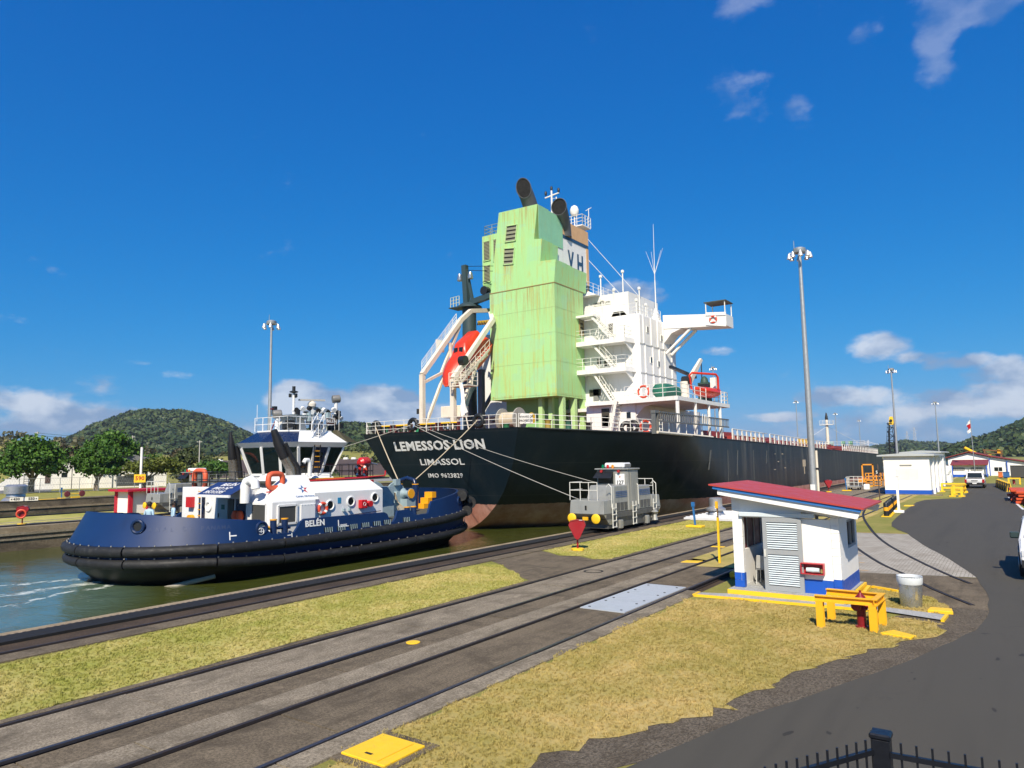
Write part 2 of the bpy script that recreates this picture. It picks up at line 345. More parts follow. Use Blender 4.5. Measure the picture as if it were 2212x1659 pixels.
m = MB().quad((-97, -400, -.02), (-97, 3000, -.02), (-3500, 3000, -.02), (-3500, -400, -.02)); struct('far_bank', m, G3)
nw = tag(MB().box(-19.4, -16.6, -60, 620, -4, -.03).build('lock_wall', C_WALL), 'near lock wall of brown concrete carrying the towing track', 'wall')
def strip(name, x0, x1, y0, y1, z, mat, parent, joints=3.0):
    """a run of cast slabs, each its own piece, with open joints"""
    y = y0; first = None
    while y < y1 - .3:
        e = min(y + joints, y1)
        MB().box(x0, x1, y + .012, e - .012, -.09, z + random.uniform(-.006, .006)).build(name, mat, parent)
        y = e
tow = thing('towing_track', 'rack towing track along the near edge of the lock', 'track', (-18, 0, 0))
MB().box(-19.42, -18.98, -40, 600, -.35, .02).build('coping', C_COPE, nw)
MB().box(-18.10, -17.31, -40, 600, -.1, .012).build('bed', C_RUST, tow)
MB().box(-17.19, -16.58, -40, 600, -.1, .018).build('kerb_slab', C_DARK, tow)
MB().box(-18.80, -18.12, -40, 600, -.1, .075).build('rack_beam', OIL, tow)
for x in (-18.88, -17.25):
    m = MB().box(x - .035, x + .035, -40, 600, -.08, .055); m.build('rail', STEEL, tow)
m = MB(); y = 2.0
while y < 45: m.box(-18.96, -18.925, y, y + .07, .0, .06); y += .16
tag(m.build('rack_teeth', M('rack_teeth_pale', (.20, .16, .11), .6, .3), tow), kind='stuff')
apron = thing('concrete_apron', 'weathered concrete apron slabs with four steel rails set flush', 'apron', (-10, 0, 0))
strip('slab', -12.84, -12.66, -6, 62, .02, C_DARK, apron, 6)
strip('slab', -12.49, -11.13, -6, 62, .0, C_SLAB, apron, 6.2)
strip('slab', -10.95, -10.29, -6, 62, -.012, C_DARK, apron, 5.1)
strip('slab', -10.27, -9.64, -6, 25.6, -.004, C_SLAB, apron, 5.7)
strip('slab', -9.46, -8.13, -6, 24.6, -.004, C_DARK, apron, 6.6)
strip('slab', -7.96, -7.53, -6, 20.0, .016, C_SLAB, apron, 6)
for x0, x1, mt in ((-12.84, -12.66, C_DARK), (-12.49, -11.13, C_SLAB), (-10.95, -10.29, C_DARK)):
    MB().box(x0, x1, 62.02, 420, -.09, 0).build('slab', mt, apron)
sheet('grass_infill', [(-10.27, 26.4), (-9.64, 26.2), (-9.64, 300), (-10.27, 300)], .0, G2)
sheet('grass_infill', [(-9.46, 24.6), (-8.13, 24.9), (-8.13, 300), (-9.46, 300)], -.006, G2)
sheet('grass_infill', [(-7.96, 23.6), (-7.5, 23.6), (-7.5, 300), (-7.96, 300)], -.006, G2)
for i, x in enumerate((-12.575, -11.05, -9.55, -8.04)):
    tr = thing('steel_rail', ['rusty steel rail beside the grass strip, nearest the canal', 'second steel rail from the canal grass strip, flush in pale concrete',
        'third steel rail from the canal, running toward the yellow marker post', 'steel rail nearest the booth and the dry foreground grass'][i], 'rail', (x, 0, 0), 0, 'rails of the return tracks')
    ye = 420 if i < 2 else 300
    m = MB().box(x - .06, x + .06, -6, ye, -.118, -.09).box(x - .012, x + .012, -6, ye, -.09, -.02); m.build('web', STEEL, tr)
    MB().box(x - .036, x + .036, -6, ye, -.02, .022).build('rail_head', SHINE if i in (1, 3) else STEEL, tr)
# concrete crossing between the two grass strips
o = sheet('crossing_slab', [(-16.55, 22.1), (-15.6, 21.5), (-14.2, 20.2), (-13.2, 19.4), (-12.86, 19.2), (-12.86, 24.6), (-13.5, 24.4), (-14.3, 24.9), (-15.1, 24.65), (-16.0, 25.3), (-16.55, 25.6)], -.003, C_DARK)
sheet('crossing_slab', [(-16.55, 42.3), (-12.86, 42.3), (-12.86, 58), (-16.55, 58)], -.003, C_SLAB); sheet('crossing_slab', [(-16.55, 66), (-12.86, 63), (-12.86, 240), (-16.55, 240)], -.004, C_SLAB)
# ragged grass margins: stand-alone turf sheets that the tufts grow on
def ragged(pts, amp=.1, step=.35):
    out = []
    for i, (x, y) in enumerate(pts):
        x2, y2 = pts[(i + 1) % len(pts)]; n = max(1, int(math.hypot(x2 - x, y2 - y) / step))
        for k in range(n):
            t = k / n; out.append((x + (x2 - x) * t + random.uniform(-amp, amp), y + (y2 - y) * t + random.uniform(-amp, amp)))
    return out
turf1 = sheet('grass_verge', ragged([(-16.5, 1), (-12.9, 1), (-12.9, 18.9), (-13.3, 19.5), (-14.4, 20.4), (-15.6, 21.4), (-16.4, 21.3)], .07), -.002, G1)
turf2 = sheet('grass_verge', ragged([(-16.45, 25.7), (-15.1, 24.8), (-14.3, 25.0), (-13.4, 24.5), (-12.92, 24.9), (-12.92, 42.2), (-16.45, 42.2)], .07), -.0005, G1)
FG = [(-7.5, 4.2), (-6.0, 5.6), (-5.1, 8.3), (-3.85, 11.1), (-3.5, 13.1), (-2.6, 15.6), (-1.6, 17.8), (-1.6, 19.05), (-4.4, 19.35), (-6.7, 19.25), (-7.5, 18.8)]
turf3 = sheet('grass_verge', ragged(FG, .17, .25), .0, G2)
turf4 = sheet('grass_verge', ragged([(-3.6, 20.1), (-1.75, 20.05), (-1.55, 21.0), (-2.1, 22.3), (-3.5, 23.2)], .05), .0, G2)
turf5 = sheet('gravel_verge', ragged([(-6.2, 3.5), (-4.6, 7.5), (-3.9, 9.2), (-3.35, 10.9), (-2.75, 12.6), (-1.9, 15.0), (-1.3, 17.0), (-.75, 19.3), (-.7, 21.2), (-1.3, 21.6), (-2.4, 19.7), (-4.6, 13), (-5.6, 9.0), (-7, 5.0)], .06), -.006, GRAV)
road = [(-5.4, 4.0), (-4.04, 9.0), (-3.52, 10.74), (-2.86, 12.55), (-1.99, 14.94), (-1.47, 16.73), (-.95, 18.6), (-.76, 20.2), (-.80, 22.74), (-1.18, 26.42), (-2.2, 30.6), (-3.38, 34.8), (-4.49, 39.48), (-5.07, 41.15), (-5.6, 43), (-5.85, 45.2), (-6.05, 49), (-6.33, 55.04), (-6.58, 65.13), (-6.3, 68.5), (-5.2, 70.8), (-3.94, 71.9), (-3.9, 84), (-4.6, 92), (-4.9, 108), (-1.2, 108), (-1.5, 98), (-.45, 84), (-.5, 74.7), (.3, 59), (1.0, 50), (9, 46), (9, -8), (-9, -8)]
def soft(pts, n=3):
    out = []
    for i in range(len(pts)):
        a, b = pts[i], pts[(i + 1) % len(pts)]
        for k in range(n): out.append((a[0] + (b[0] - a[0]) * k / n + random.uniform(-.03, .03), a[1] + (b[1] - a[1]) * k / n))
    return out
sheet('road', soft(road), .002, ASPH)
sheet('paver_apron', [(-7.4, 38.8), (-4.4, 39.1), (-3.1, 35.2), (-1.9, 30.8), (-.95, 26.5), (-4.2, 25.86), (-7.4, 25.5)], -.002, PAVE)
sheet('concrete_pad', [(-4.6, 25.84), (-.95, 26.4), (-.5, 23.4), (-.5, 21.2), (-1.7, 21.0), (-2.4, 22.4), (-3.6, 23.4), (-4.6, 23.6)], -.004, C_DARK)
for i, (a, b) in enumerate((((-7.3, 38.86), (-4.65, 39.16)), ((-7.3, 33.2), (-5.6, 33.3)), ((-7.3, 30.0), (-5.0, 30.1)), ((-7.3, 28.0), (-4.6, 28.1)), ((-7.3, 26.1), (-4.2, 26.3)))):
    struct('painted_line', MB().quad((a[0], a[1], .003), (b[0], b[1], .003), (b[0], b[1] + .09, .003), (a[0], a[1] + .09, .003)), M('worn_orange_line', (.55, .30, .08), .8, dirt=(.3, .28, .25), damt=.8, scale=4))
for nm, pts, lb in (('a', [(-9.5, 62), (-8.21, 50.73), (-6.17, 40.27), (-4.75, 34.5), (-3.30, 30.11), (-2.11, 26.89), (-1.34, 25.12)], 'outer rail of the curved siding across the pavers'),
                    ('b', [(-8.2, 44), (-6.9, 37.0), (-5.63, 32.59), (-4.13, 28.25), (-3.03, 25.82), (-2.2, 23.7), (-1.15, 21.62)], 'inner rail of the curved siding passing the trash can')):
    P = [Vector((x, y, 0)) for x, y in pts]; Q = []
    for i in range(len(P) - 1):
        a, b, c, d = P[max(i - 1, 0)], P[i], P[i + 1], P[min(i + 2, len(P) - 1)]
        for k in range(8):
            t = k / 8; Q.append(.5 * ((2 * b) + (c - a) * t + (2 * a - 5 * b + 4 * c - d) * t * t + (3 * b - a - 3 * c + d) * t ** 3))
    Q.append(P[-1]); rr = thing('curved_rail', lb, 'rail', (P[0].x, P[0].y, 0), 0, 'rails of the curved siding')
    m = MB(); g = MB()
    for p, q in zip(Q, Q[1:]):
        d = (q - p).normalized(); n_ = Vector((-d.y, d.x, 0))
        m.beam(p + Vector((0, 0, .0)), q + d * .01 + Vector((0, 0, .0)), .06, .04); g.beam(p + n_ * .06 + Vector((0, 0, -.012)), q + n_ * .06 + Vector((0, 0, -.012)), .07, .036)
    m.build('rail_head', STEEL, rr); g.build('flangeway', OIL, rr)
m = MB()
W1 = mat_conc('island_concrete', (.25, .21, .15), (.38, .33, .24), (.14, .11, .07), .7)
# centre island between the two lanes and the far lock wall
isl = tag(MB().box(-65, -53, -200, 620, -4, -.03).build('centre_island', C_WALL), 'long concrete centre wall between the two lock lanes', 'wall')
MB().box(-53.5, -52.96, -120, 600, -.4, .03).build('coping', C_COPE, isl)
for x0, x1 in ((-54.5, -53.8), (-64.6, -63.9)): MB().box(x0, x1, -120, 600, -.05, .075).build('rack_beam', OIL, isl)
MB().box(-56.3, -55.4, -120, 600, -.05, .0).build('walk_slab', W1, isl)
MB().box(-57.6, -56.32, -120, 600, -.05, .01).build('grass_strip', G1, isl)
MB().box(-58.2, -57.62, -120, 600, -.05, .02).build('kerb_slab', W1, isl)
MB().box(-63.6, -58.22, -120, 600, -.05, .01).build('grass_strip', G1, isl)
for zc, h in ((-.42, .16), (-.75, .10)): MB().box(-53.0, -52.93 , -120, 600, zc - h / 2, zc + h / 2).build('stone_course', W1, isl)
fw = tag(MB().box(-97, -94, -300, 800, -4, -.01).build('far_lock_wall', C_WALL), 'dark stained far lock wall of the second lane', 'wall')
MB().box(-97.1, -93.95, -300, 800, -.011, .06).build('coping', C_DARK, fw)
MB().box(-94.0, -93.9, -300, 800, -.95, -.75).build('stone_course', C_COPE, fw)
# small covers set into the ground
def cover(name, label, pts, z, mat, cat, bev=.01):
    m = MB().poly([(x, y, -.05) for x, y in pts], (0, 0, z + .05)); return tag(m.build(name, mat, bevel=bev), label, cat)
h = thing('access_hatch', 'bright yellow square access hatch in the foreground grass', 'hatch', (-7.09, 7.05, 0))
MB().box(-7.62, -6.58, 6.52, 7.58, -.08, .018).build('frame', C_DARK, h)
MB().box(-7.49, -6.70, 6.66, 7.42, .0, .045).build('lid', YEL2, h, bevel=.008)
MB().beam((-6.86, 6.70, .046), (-6.86, 7.36, .046), .012, .012).build('seam', YEL, h)
MB().box(-7.2, -7.08, 6.80, 6.84, .044, .049).build('lifting_slot', M('black_slot', (.01, .01, .01)), h)
pl = thing('steel_cover_plate', 'pale grey steel cover plates bolted between the rails before the booth', 'plate', (-8.7, 18.4, 0))
GP = M('grey_plate', (.42, .46, .50), .5, .1, .05, dirt=(.30, .32, .33), damt=.4)
for i in range(3):
    MB().box(-9.42, -8.16, 16.35 + i * 1.36, 16.35 + i * 1.36 + 1.345, -.02, .018).build('plate', GP, pl)
    for x in (-9.25, -8.35):
        for y in (.2, 1.1): MB().tube((x, 16.35 + i * 1.36 + y, .018), (x, 16.35 + i * 1.36 + y, .026), .035, 8).build('bolt', OIL, pl)
tag(MB().lathe([(.15, .0), (.15, .012), (.13, .018)], (-10.72, 11.5, -.012), 20).build('manhole_cover', YEL2), 'small round yellow cover between the second and third rail', 'manhole')
mh = thing('manhole', 'round grey concrete manhole ring between the first two rails', 'manhole', (-12.2, 21.8, 0))
MB().lathe([(.34, 0), (.34, .008), (.27, .008), (.27, .002)], (-12.0, 21.8, 0), 24, caps=False).build('ring', OIL, mh); MB().lathe([(.265, 0), (.265, .006)], (-12.0, 21.8, 0), 24).build('lid', C_SLAB, mh)
cover('painted_kerb_pad', 'flat yellow pad lying in the grass between the tracks', [(-10.25, 25.2), (-9.66, 25.4), (-9.66, 25.9), (-10.25, 25.75)], .012, YEL2, 'pad')
cover('painted_kerb_pad', 'small yellow marker on the slab beyond the crossing', [(-10.9, 30.2), (-10.35, 30.2), (-10.35, 30.5), (-10.9, 30.5)], .004, YEL2, 'pad')
cover('yellow_cover', 'yellow ground cover beside the hydrant guard', [(-2.60, 17.2), (-2.02, 17.05), (-1.93, 17.3), (-2.40, 17.62)], .045, YEL2, 'cover')
cover('yellow_cover', 'yellow ground cover between the trash can and the road', [(-1.98, 20.15), (-1.45, 20.2), (-1.5, 20.62), (-1.95, 20.58)], .06, YEL2, 'cover')
# ------------------------------------------------------------------ bulk carrier
WHITE = M('ship_white', (.76, .75, .72), .45, var=.05, dirt=(.42, .30, .18), damt=.30, streak=True, scale=.9)
WHITE2 = M('white_rail_paint', (.74, .73, .68), .5, var=.06, dirt=(.45, .36, .22), damt=.4, scale=3)
CREAM = M('cream_davit_paint', (.70, .64, .53), .5, dirt=(.34, .18, .08), damt=.5, streak=True, scale=1.2)
GRN = None
def mat_green():
    t = NT('pale_green_casing'); f = t.noise(.5, 4); c = t.mix(f, (.33, .60, .235), (.39, .66, .29))
    st = t.ramp(t.noise(2.2, 8, .7, vec=t.scaled((2.2, 2.2, .10))), .48, .70); c = t.mix(t.math('MULTIPLY', st, .65), c, (.50, .38, .06))
    sp = t.n('ShaderNodeSeparateXYZ'); t.l(t.pos, sp.inputs[0])
    # rust weeping down from the top edges and the horizontal seam
    for zt, ln in ((27.4, 3.2), (19.65, 4.2), (9.75, .7)):
        g = t.ramp(t.math('DIVIDE', t.math('SUBTRACT', zt, sp.outputs[2]), ln), 0.0, 1.0, 1.0, 0.0); above = t.math('LESS_THAN', sp.outputs[2], zt + .03)
        k = t.ramp(t.noise(1.1, 9, .75, vec=t.scaled((3.5, 3.5, .14))), .47, .70); c = t.mix(t.math('MULTIPLY', t.math('MULTIPLY', g, above), t.math('MULTIPLY', k, .95)), c, (.38, .17, .03))
    bx_ = t.math('MULTIPLY', t.ramp(t.math('ABSOLUTE', t.math('ADD', sp.outputs[0], t.math('ADD', 37.75, t.math('MULTIPLY', t.math('SUBTRACT', 22.3, sp.outputs[2]), .08)))), .75, .25), t.math('MULTIPLY', t.ramp(sp.outputs[2], 19.8, 22.2, .35, 1), t.math('LESS_THAN', sp.outputs[2], 22.3)))
    c = t.mix(t.math('MULTIPLY', t.math('MULTIPLY', bx_, t.math('GREATER_THAN', sp.outputs[2], 19.7)), t.ramp(t.noise(1.4, 8, .75, vec=t.scaled((3, 3, .2))), .38, .62)), c, (.44, .27, .05))
    blot = t.ramp(t.noise(.42, 7, .7), .60, .72); c = t.mix(t.math('MULTIPLY', blot, .5), c, (.52, .42, .09))
    pat = t.n('ShaderNodeTexVoronoi', feature='F1', distance='CHEBYCHEV'); pat.inputs['Scale'].default_value = .9; t.l(t.pos, pat.inputs['Vector'])
    c = t.mix(t.math('MULTIPLY', t.ramp(pat.outputs['Color'], .70, .74), .30), c, (.30, .58, .38))
    t.bump(t.noise(.8, 3), .12, .1); return t.fin(c, .5, 0, .4)
GRN = mat_green(); GRN2 = M('pale_green_pillar', (.42, .62, .27), .5, dirt=(.42, .36, .08), damt=.5, streak=True)
def mat_hull():
    t = NT('black_hull'); f = t.noise(.35, 4); c = t.mix(f, (.003, .0095, .015), (.007, .017, .025))
    sp = t.n('ShaderNodeSeparateXYZ'); t.l(t.pos, sp.inputs[0])
    side = t.ramp(sp.outputs[1], 45, 85, .12, 1)
    st = t.ramp(t.noise(1.3, 9, .72, vec=t.scaled((.6, .75, .07))), .46, .74); c = t.mix(t.math('MULTIPLY', t.math('MULTIPLY', st, side), .85), c, (.13, .12, .10)); sm_ = t.math('LESS_THAN', t.math('ABSOLUTE', t.math('SUBTRACT', t.math('FRACT', t.math('MULTIPLY', sp.outputs[2], .42)), .5)), .012); c = t.mix(t.math('MULTIPLY', sm_, .5), c, (.035, .04, .042))
    s2 = t.ramp(t.noise(.9, 9, .75, vec=t.scaled((.6, .5, .06))), .55, .75); c = t.mix(t.math('MULTIPLY', t.math('MULTIPLY', s2, side), .6), c, (.11, .055, .035))
    sc = t.ramp(t.noise(2.2, 7, .8, vec=t.scaled((1, .9, .25))), .66, .72); c = t.mix(t.math('MULTIPLY', t.math('MULTIPLY', sc, side), .7), c, (.33, .30, .24))
    # boot topping below the load line
    e = t.math('ADD', sp.outputs[2], t.math('ADD', t.math('MULTIPLY', t.math('SUBTRACT', sp.outputs[1], 41.0), .0022), t.math('MULTIPLY', t.math('SUBTRACT', t.noise(2.4, 5, .7), .5), .25)))
    red = t.mix(t.ramp(t.noise(1.1, 8, .7, vec=t.scaled((.7, .7, .3))), .35, .7), (.40, .17, .125), (.56, .32, .26))
    red = t.mix(t.math('MULTIPLY', t.ramp(t.noise(.8, 7, .7, vec=t.scaled((1, .12, 1))), .55, .75), .5), red, (.22, .10, .05))
    low = t.ramp(sp.outputs[2], -1.15, -1.4); red = t.mix(t.math('MULTIPLY', low, .6), red, (.10, .06, .035))
    c = t.mix(t.math('LESS_THAN', e, .50), c, red)
    t.bump(t.noise(.45, 3, vec=t.scaled((1, 1, .6))), .10, .25)
    return t.fin(c, .42, 0, .42)
HULL = mat_hull()
CX = -36.4
ship = thing('bulk_carrier', 'large black-hulled bulk carrier with pale green casing seen from its stern', 'cargo ship', (CX, 41.4, -1.5))
def lerp(xs, ys, x): return float(np.interp(x, xs, ys))
def zdeck(y): return lerp([41.4, 44, 47, 55, 60, 74, 102, 140, 160, 205], [6.15, 5.95, 5.74, 5.45, 5.36, 5.12, 4.6, 4.02, 3.8, 3.4], y)
TZ = [-4.0, -1.75, -1.4, -.73, .47, 1.56, 3.3, 4.9, 6.15]; TW = [0.02, .05, 1.3, 2.7, 4.25, 5.3, 6.55, 7.3, 7.85]
def hull_pt(s, k):
    """s metres forward of the transom, k 0..1 from keel level to deck"""
    y0 = 41.4 + s; zd = zdeck(y0); z = -4.0 + (zd + 4.0) * k
    zt = -4.0 + (6.15 + 4.0) * k; wt = lerp(TZ, TW, zt)
    rake = (6.15 - zt) * .39 * max(0, 1 - s / 20)
    L = 11.5 + 15 * (1 - min(1, max(0, (zt + 1.5) / 7.5))) ** 1.1
    u = min(1, s / L); u = math.sin(u * math.pi / 2) ** 1.15
    w = wt + (16.1 - wt) * u
    if s > 84:
        v = min(1, (s - 84) / 79.0); w *= math.sqrt(max(0, 1 - v ** 2.2)) ** 1.05
    return w, y0 + rake, z
SS = [0, .02, .6, 1.2, 2, 3, 4.2, 5.5, 7, 8.5, 10, 12, 14, 17, 20, 24, 28, 34, 42, 55, 70, 84, 92, 100, 108, 116, 124, 132, 140, 147, 153, 158, 161.5, 163]
KK = np.concatenate([np.linspace(0, .22, 3), np.linspace(.255, 1, 16)])
m = MB()
for sgn in (1, -1):
    b = len(m.v)
    for s_ in SS:
        for k in KK:
            w, y, z = hull_pt(s_, k); m.v.append((CX + sgn * w, y, z))
    nk = len(KK)
    for i in range(len(SS) - 1):
        for j in range(nk - 1): m.f.append((b + i * nk + j, b + (i + 1) * nk + j, b + (i + 1) * nk + j + 1, b + i * nk + j + 1))
nk = len(KK); half = len(SS) * nk
for j in range(nk - 1): m.f.append((j, j + 1, half + j + 1, half + j))
hull = m.build('hull', HULL, ship, smooth=True)
DECKM = M('ship_deck_brown', (.22, .07, .05), .7, dirt=(.10, .05, .04), damt=.5)
m = MB(); b = 0
for s_ in SS:
    w, y, z = hull_pt(s_, 1); m.v += [(CX - w, y, z - .02), (CX + w, y, z - .02)]
for i in range(len(SS) - 1): m.f.append((2 * i, 2 * i + 1, 2 * i + 3, 2 * i + 2))
m.build('deck', DECKM, ship)
# gunwale bar
for sgn in (1, -1):
    pts = [(CX + sgn * hull_pt(s_, 1)[0], hull_pt(s_, 1)[1], hull_pt(s_, 1)[2]) for s_ in SS[2:-3]]
    MB().path(pts, .06, 6).build('gunwale', M('dark_hull_trim', (.02, .025, .028), .5), ship)
# name and port of registry
def tr_y(z): return 41.4 + (6.15 - z) * .39
def stern_text(s, z, width, h, bold, mat, sp=1.0):
    n = Vector((0, -1, -.39)).normalized(); up = Vector((0, -.39, 1)).normalized()
    mb = text_mb(s, 1.0, ((0, 0, 0), (1, 0, 0), (0, 0, 1)), .02, bold, sp)
    xs = [v[0] for v in mb.v]; zs = [v[2] for v in mb.v]; w0 = max(xs) - min(xs); h0 = max(zs) - min(zs); xc = (max(xs) + min(xs)) / 2; zc = (max(zs) + min(zs)) / 2
    o = Vector((CX, tr_y(z), z)) + Vector((0, -1, -.39)).normalized() * .012
    mb.v = [tuple(o + Vector((1, 0, 0)) * (v[0] - xc) * width / w0 + up * (v[2] - zc) * h / h0 + Vector((0, -1, -.39)).normalized() * (v[1] * -1 + .01)) for v in mb.v]
    if ' ' not in s: return mb.build('lettering', mat, ship)
    xs = sorted(v[0] for v in mb.v); g = max(zip(xs, xs[1:]), key=lambda q: q[1] - q[0]); xm = (g[0] + g[1]) / 2
    for side in (0, 1): MB().add(mb.v, [f for f in mb.f if (mb.v[f[0]][0] > xm) == bool(side)]).clean().build('lettering', mat, ship)
LET = M('stern_letter_white', (.80, .78, .72), .5, var=.04, dirt=(.62, .42, .18), damt=.55, scale=1.0)
LETW = M('stern_letter_clean', (.78, .78, .76), .5, var=.04)
stern_text('LEMESSOS LION', 5.06, 9.15, .80, .03, LETW, 1.06)
stern_text('LIMASSOL', 3.78, 4.45, .52, .008, LETW)
stern_text('IMO 9623829', 2.72, 3.5, .36, .006, LETW, 1.08)
# draught marks on the hull side, spill lines
WCM = M('worn_cream_mark', (.55, .45, .30), .7, dirt=(.1, .1, .1), damt=.6, scale=4)
for (y, z) in ((76, 2.4), (77.4, 3.2), (76.2, 4.0), (79.2, 4.0), (80, 2.5)): MB().box(-20.3, -20.28, y, y + .5, z, z + .08).build('draught_mark', WCM, ship)
MB().box(-20.3, -20.28, 88.2, 89.6, 2.55, 3.35).build('tug_mark', WCM, ship); MB().box(-20.3, -20.28, 88.75, 89.0, 1.7, 2.549).build('tug_mark', WCM, ship)
for y, h, w in ((61.5, 3.2, .10), (64.2, 2.2, .22), (69.0, 2.8, .09), (57.2, 1.6, .3), (73.5, 1.3, .16)): MB().hexa([(-20.305, y - w * 2.2, 4.4 - h), (-20.305, y - w * 1.6, 4.4 - h), (-20.28, y - w * 1.6, 4.4 - h), (-20.28, y - w * 2.2, 4.4 - h), (-20.305, y, 4.4), (-20.305, y + w, 4.4), (-20.28, y + w, 4.4), (-20.28, y, 4.4)]).build('scrape', M('scrape_grey', (.09, .095, .09), .7, var=.5, scale=3), ship)
# --- railings
def railing(name, pts, h, parent, mat, step=1.5, r=.022, rails=3, diag=False):
    m = MB(); P = [Vector(p) for p in pts]
    for a, b in zip(P, P[1:]):
        n = max(1, int(round((b - a).length / step)))
        for k in range(n + 1): q = a.lerp(b, k / n); m.tube(q, q + Vector((0, 0, h)), r * 1.15, 6)
        for i in range(rails):
            zz = Vector((0, 0, h * (i + 1) / rails)); m.tube(a + zz, b + zz, r, 6)
        if diag:
            for k in range(n):
                q = a.lerp(b, k / n); m.beam(q, a.lerp(b, (k + .42) / n) + Vector((0, 0, h * .9)), .05, .05)
    return m.build(name, mat, parent)
def edge(s_, inset=.25):
    w, y, z = hull_pt(s_, 1); return (CX + w - inset, y + .1, z)
def edgep(s_, inset=.25):
    w, y, z = hull_pt(s_, 1); return (CX - w + inset, y + .1, z)
tw = 7.6
railing('railing', [(CX - tw, 41.6, 6.12), (CX - 4.5, 41.55, 6.14)], 1.0, ship, WHITE2, 1.1)
railing('railing', [(CX - 4.5, 41.55, 6.14), (CX + 1.5, 41.55, 6.14)], 1.0, ship, WHITE2, 1.3)
railing('railing', [(CX + 1.5, 41.55, 6.14), (CX + tw, 41.6, 6.12)], 1.0, ship, WHITE2, 1.3)
railing('railing', [edge(s_) for s_ in (.2, 2, 4, 5.5)], 1.0, ship, WHITE2, 1.5)
railing('railing', [edge(s_) for s_ in (5.5, 7, 8.5)], 1.0, ship, WHITE2, 1.2)
railing('railing', [edgep(s_) for s_ in (.2, 2, 4, 7, 10)], 1.0, ship, WHITE2, 1.6)
st_mb = None
def stanchions(s0, s1, n, parent):
    """braced white bulwark stanchions along the main deck, one piece each"""
    y0 = 41.4 + s0; y1 = 41.4 + s1
    P = [Vector(edge(s0 + (s1 - s0) * i / n, .15)) for i in range(n + 1)]
    for i in range(n):
        p = P[i]; d = (P[i + 1] - p); mm = MB(); mm.beam(p, p + Vector((0, 0, .98)), .12, .09, (1, 0, 0)); mm.beam(p + Vector((0, 0, .92)), p + d * .42, .10, .07); mm.build('stanchion', WHITE2, parent)
    m = MB(); m.path([p + Vector((0, 0, 1.0)) for p in P], .045, 6); m.path([p + Vector((0, 0, .5)) for p in P], .022, 6); m.build('handrail', WHITE2, parent)
stanchions(22, 33, 8, ship); stanchions(34, 62, 17, ship); stanchions(72, 112, 24, ship)
# --- hatch covers and deck gear ahead of the bridge
HATCH = M('hatch_red', (.30, .035, .030), .6, dirt=(.16, .07, .05), damt=.4)
for i in range(5):
    y = 71 + i * 19; z = zdeck(y + 8)
    h = MB().box(CX - 8, CX + 8.2, y, y + 16.0, z - .1, z + 1.15).build('hatch_coaming', HATCH, ship)
    MB().box(CX - 8.3, CX + 8.5, y - .2, y + 8.0, z + 1.15, z + 1.75).build('hatch_cover', HATCH, h); MB().box(CX - 8.3, CX + 8.5, y + 8.06, y + 16.2, z + 1.15, z + 1.75).build('hatch_cover', HATCH, h)
    m = MB()
    for k in range(9): m.box(CX + 8.2, CX + 8.75, y + .5 + k * 1.9, y + .62 + k * 1.9, z - .1, z + 1.1)
    m.build('coaming_stay', HATCH, h)
    MB().lathe([(.22, 0), (.22, .9), (.5, 1.0), (.5, 1.25), (.2, 1.4)], (CX + 10.5, y - 1.3, z), 10).build('vent_head', M('deck_yellow', (.65, .42, .03), .5) if i % 2 else WHITE2, ship, smooth=True)
m = MB()
for (x, z) in ((-21.6, .35), (-21.9, .35), (-22.2, .5)): m.tube((x, 66, zdeck(66) + z), (x, 150, zdeck(150) + z), .07, 6)
m.build('deck_pipe', M('pipe_red', (.30, .05, .04), .6), ship)
for y in (64.5, 65.6, 67): MB().box(-21.3, -20.5, y, y + .8, zdeck(y) - .1, zdeck(y) + .45).build('deck_box', HATCH, ship)
mh_ = MB().box(-24.4, -22.6, 104, 105.2, zdeck(104), zdeck(104) + 1.6); mh_.build('deck_house', M('deck_yellow2', (.50, .33, .05), .6), ship)
# forecastle with mast and windlass
z = zdeck(172)
MB().hexa([(CX - 9.5, 178, z - .3), (CX + 9.5, 178, z - .3), (CX + 5, 194, z - .3), (CX - 5, 194, z - .3), (CX - 9.8, 178, z + 2.2), (CX + 9.8, 178, z + 2.2), (CX + 5.6, 195, z + 2.4), (CX - 5.6, 195, z + 2.4)]).build('forecastle', M('dark_grey_bulwark', (.07, .075, .08), .6), ship)
railing('railing', [(CX - 9, 178.4, z + 2.2), (CX + 9, 178.4, z + 2.2)], 1.1, ship, WHITE2, 1.6, .03)
railing('railing', [(CX + 9.5, 178.4, z + 2.2), (CX + 5.5, 194, z + 2.3)], 1.1, ship, WHITE2, 1.6, .03)
fm = MB().tube((CX, 184.5, z + 2), (CX, 184.5, 12.4), .42, 10, .30).build('foremast', CREAM, ship, smooth=True)
MB().box(CX - 1.5, CX + 1.5, 183.8, 185.2, 11.1, 11.25).build('crosstree', WHITE2, fm); railing('platform_rail', [(CX - 1.5, 183.8, 11.2), (CX + 1.5, 183.8, 11.2), (CX + 1.5, 185.2, 11.2)], 1.0, fm, WHITE2, .8, .03)
MB().lathe([(.28, 0), (.36, .5), (.30, 1.0), (.12, 1.9)], (CX, 184.5, 12.2), 8).build('mast_light', M('black_fitting', (.012, .012, .013), .5), fm, smooth=True)
m = MB(); m.tube((CX, 184.5, 10.8), (CX - 7, 172, z + .5), .03, 5); m.tube((CX, 184.5, 10.8), (CX + 6.0, 195, z + 2.6), .03, 5); m.build('mast_stay', WHITE2, fm)
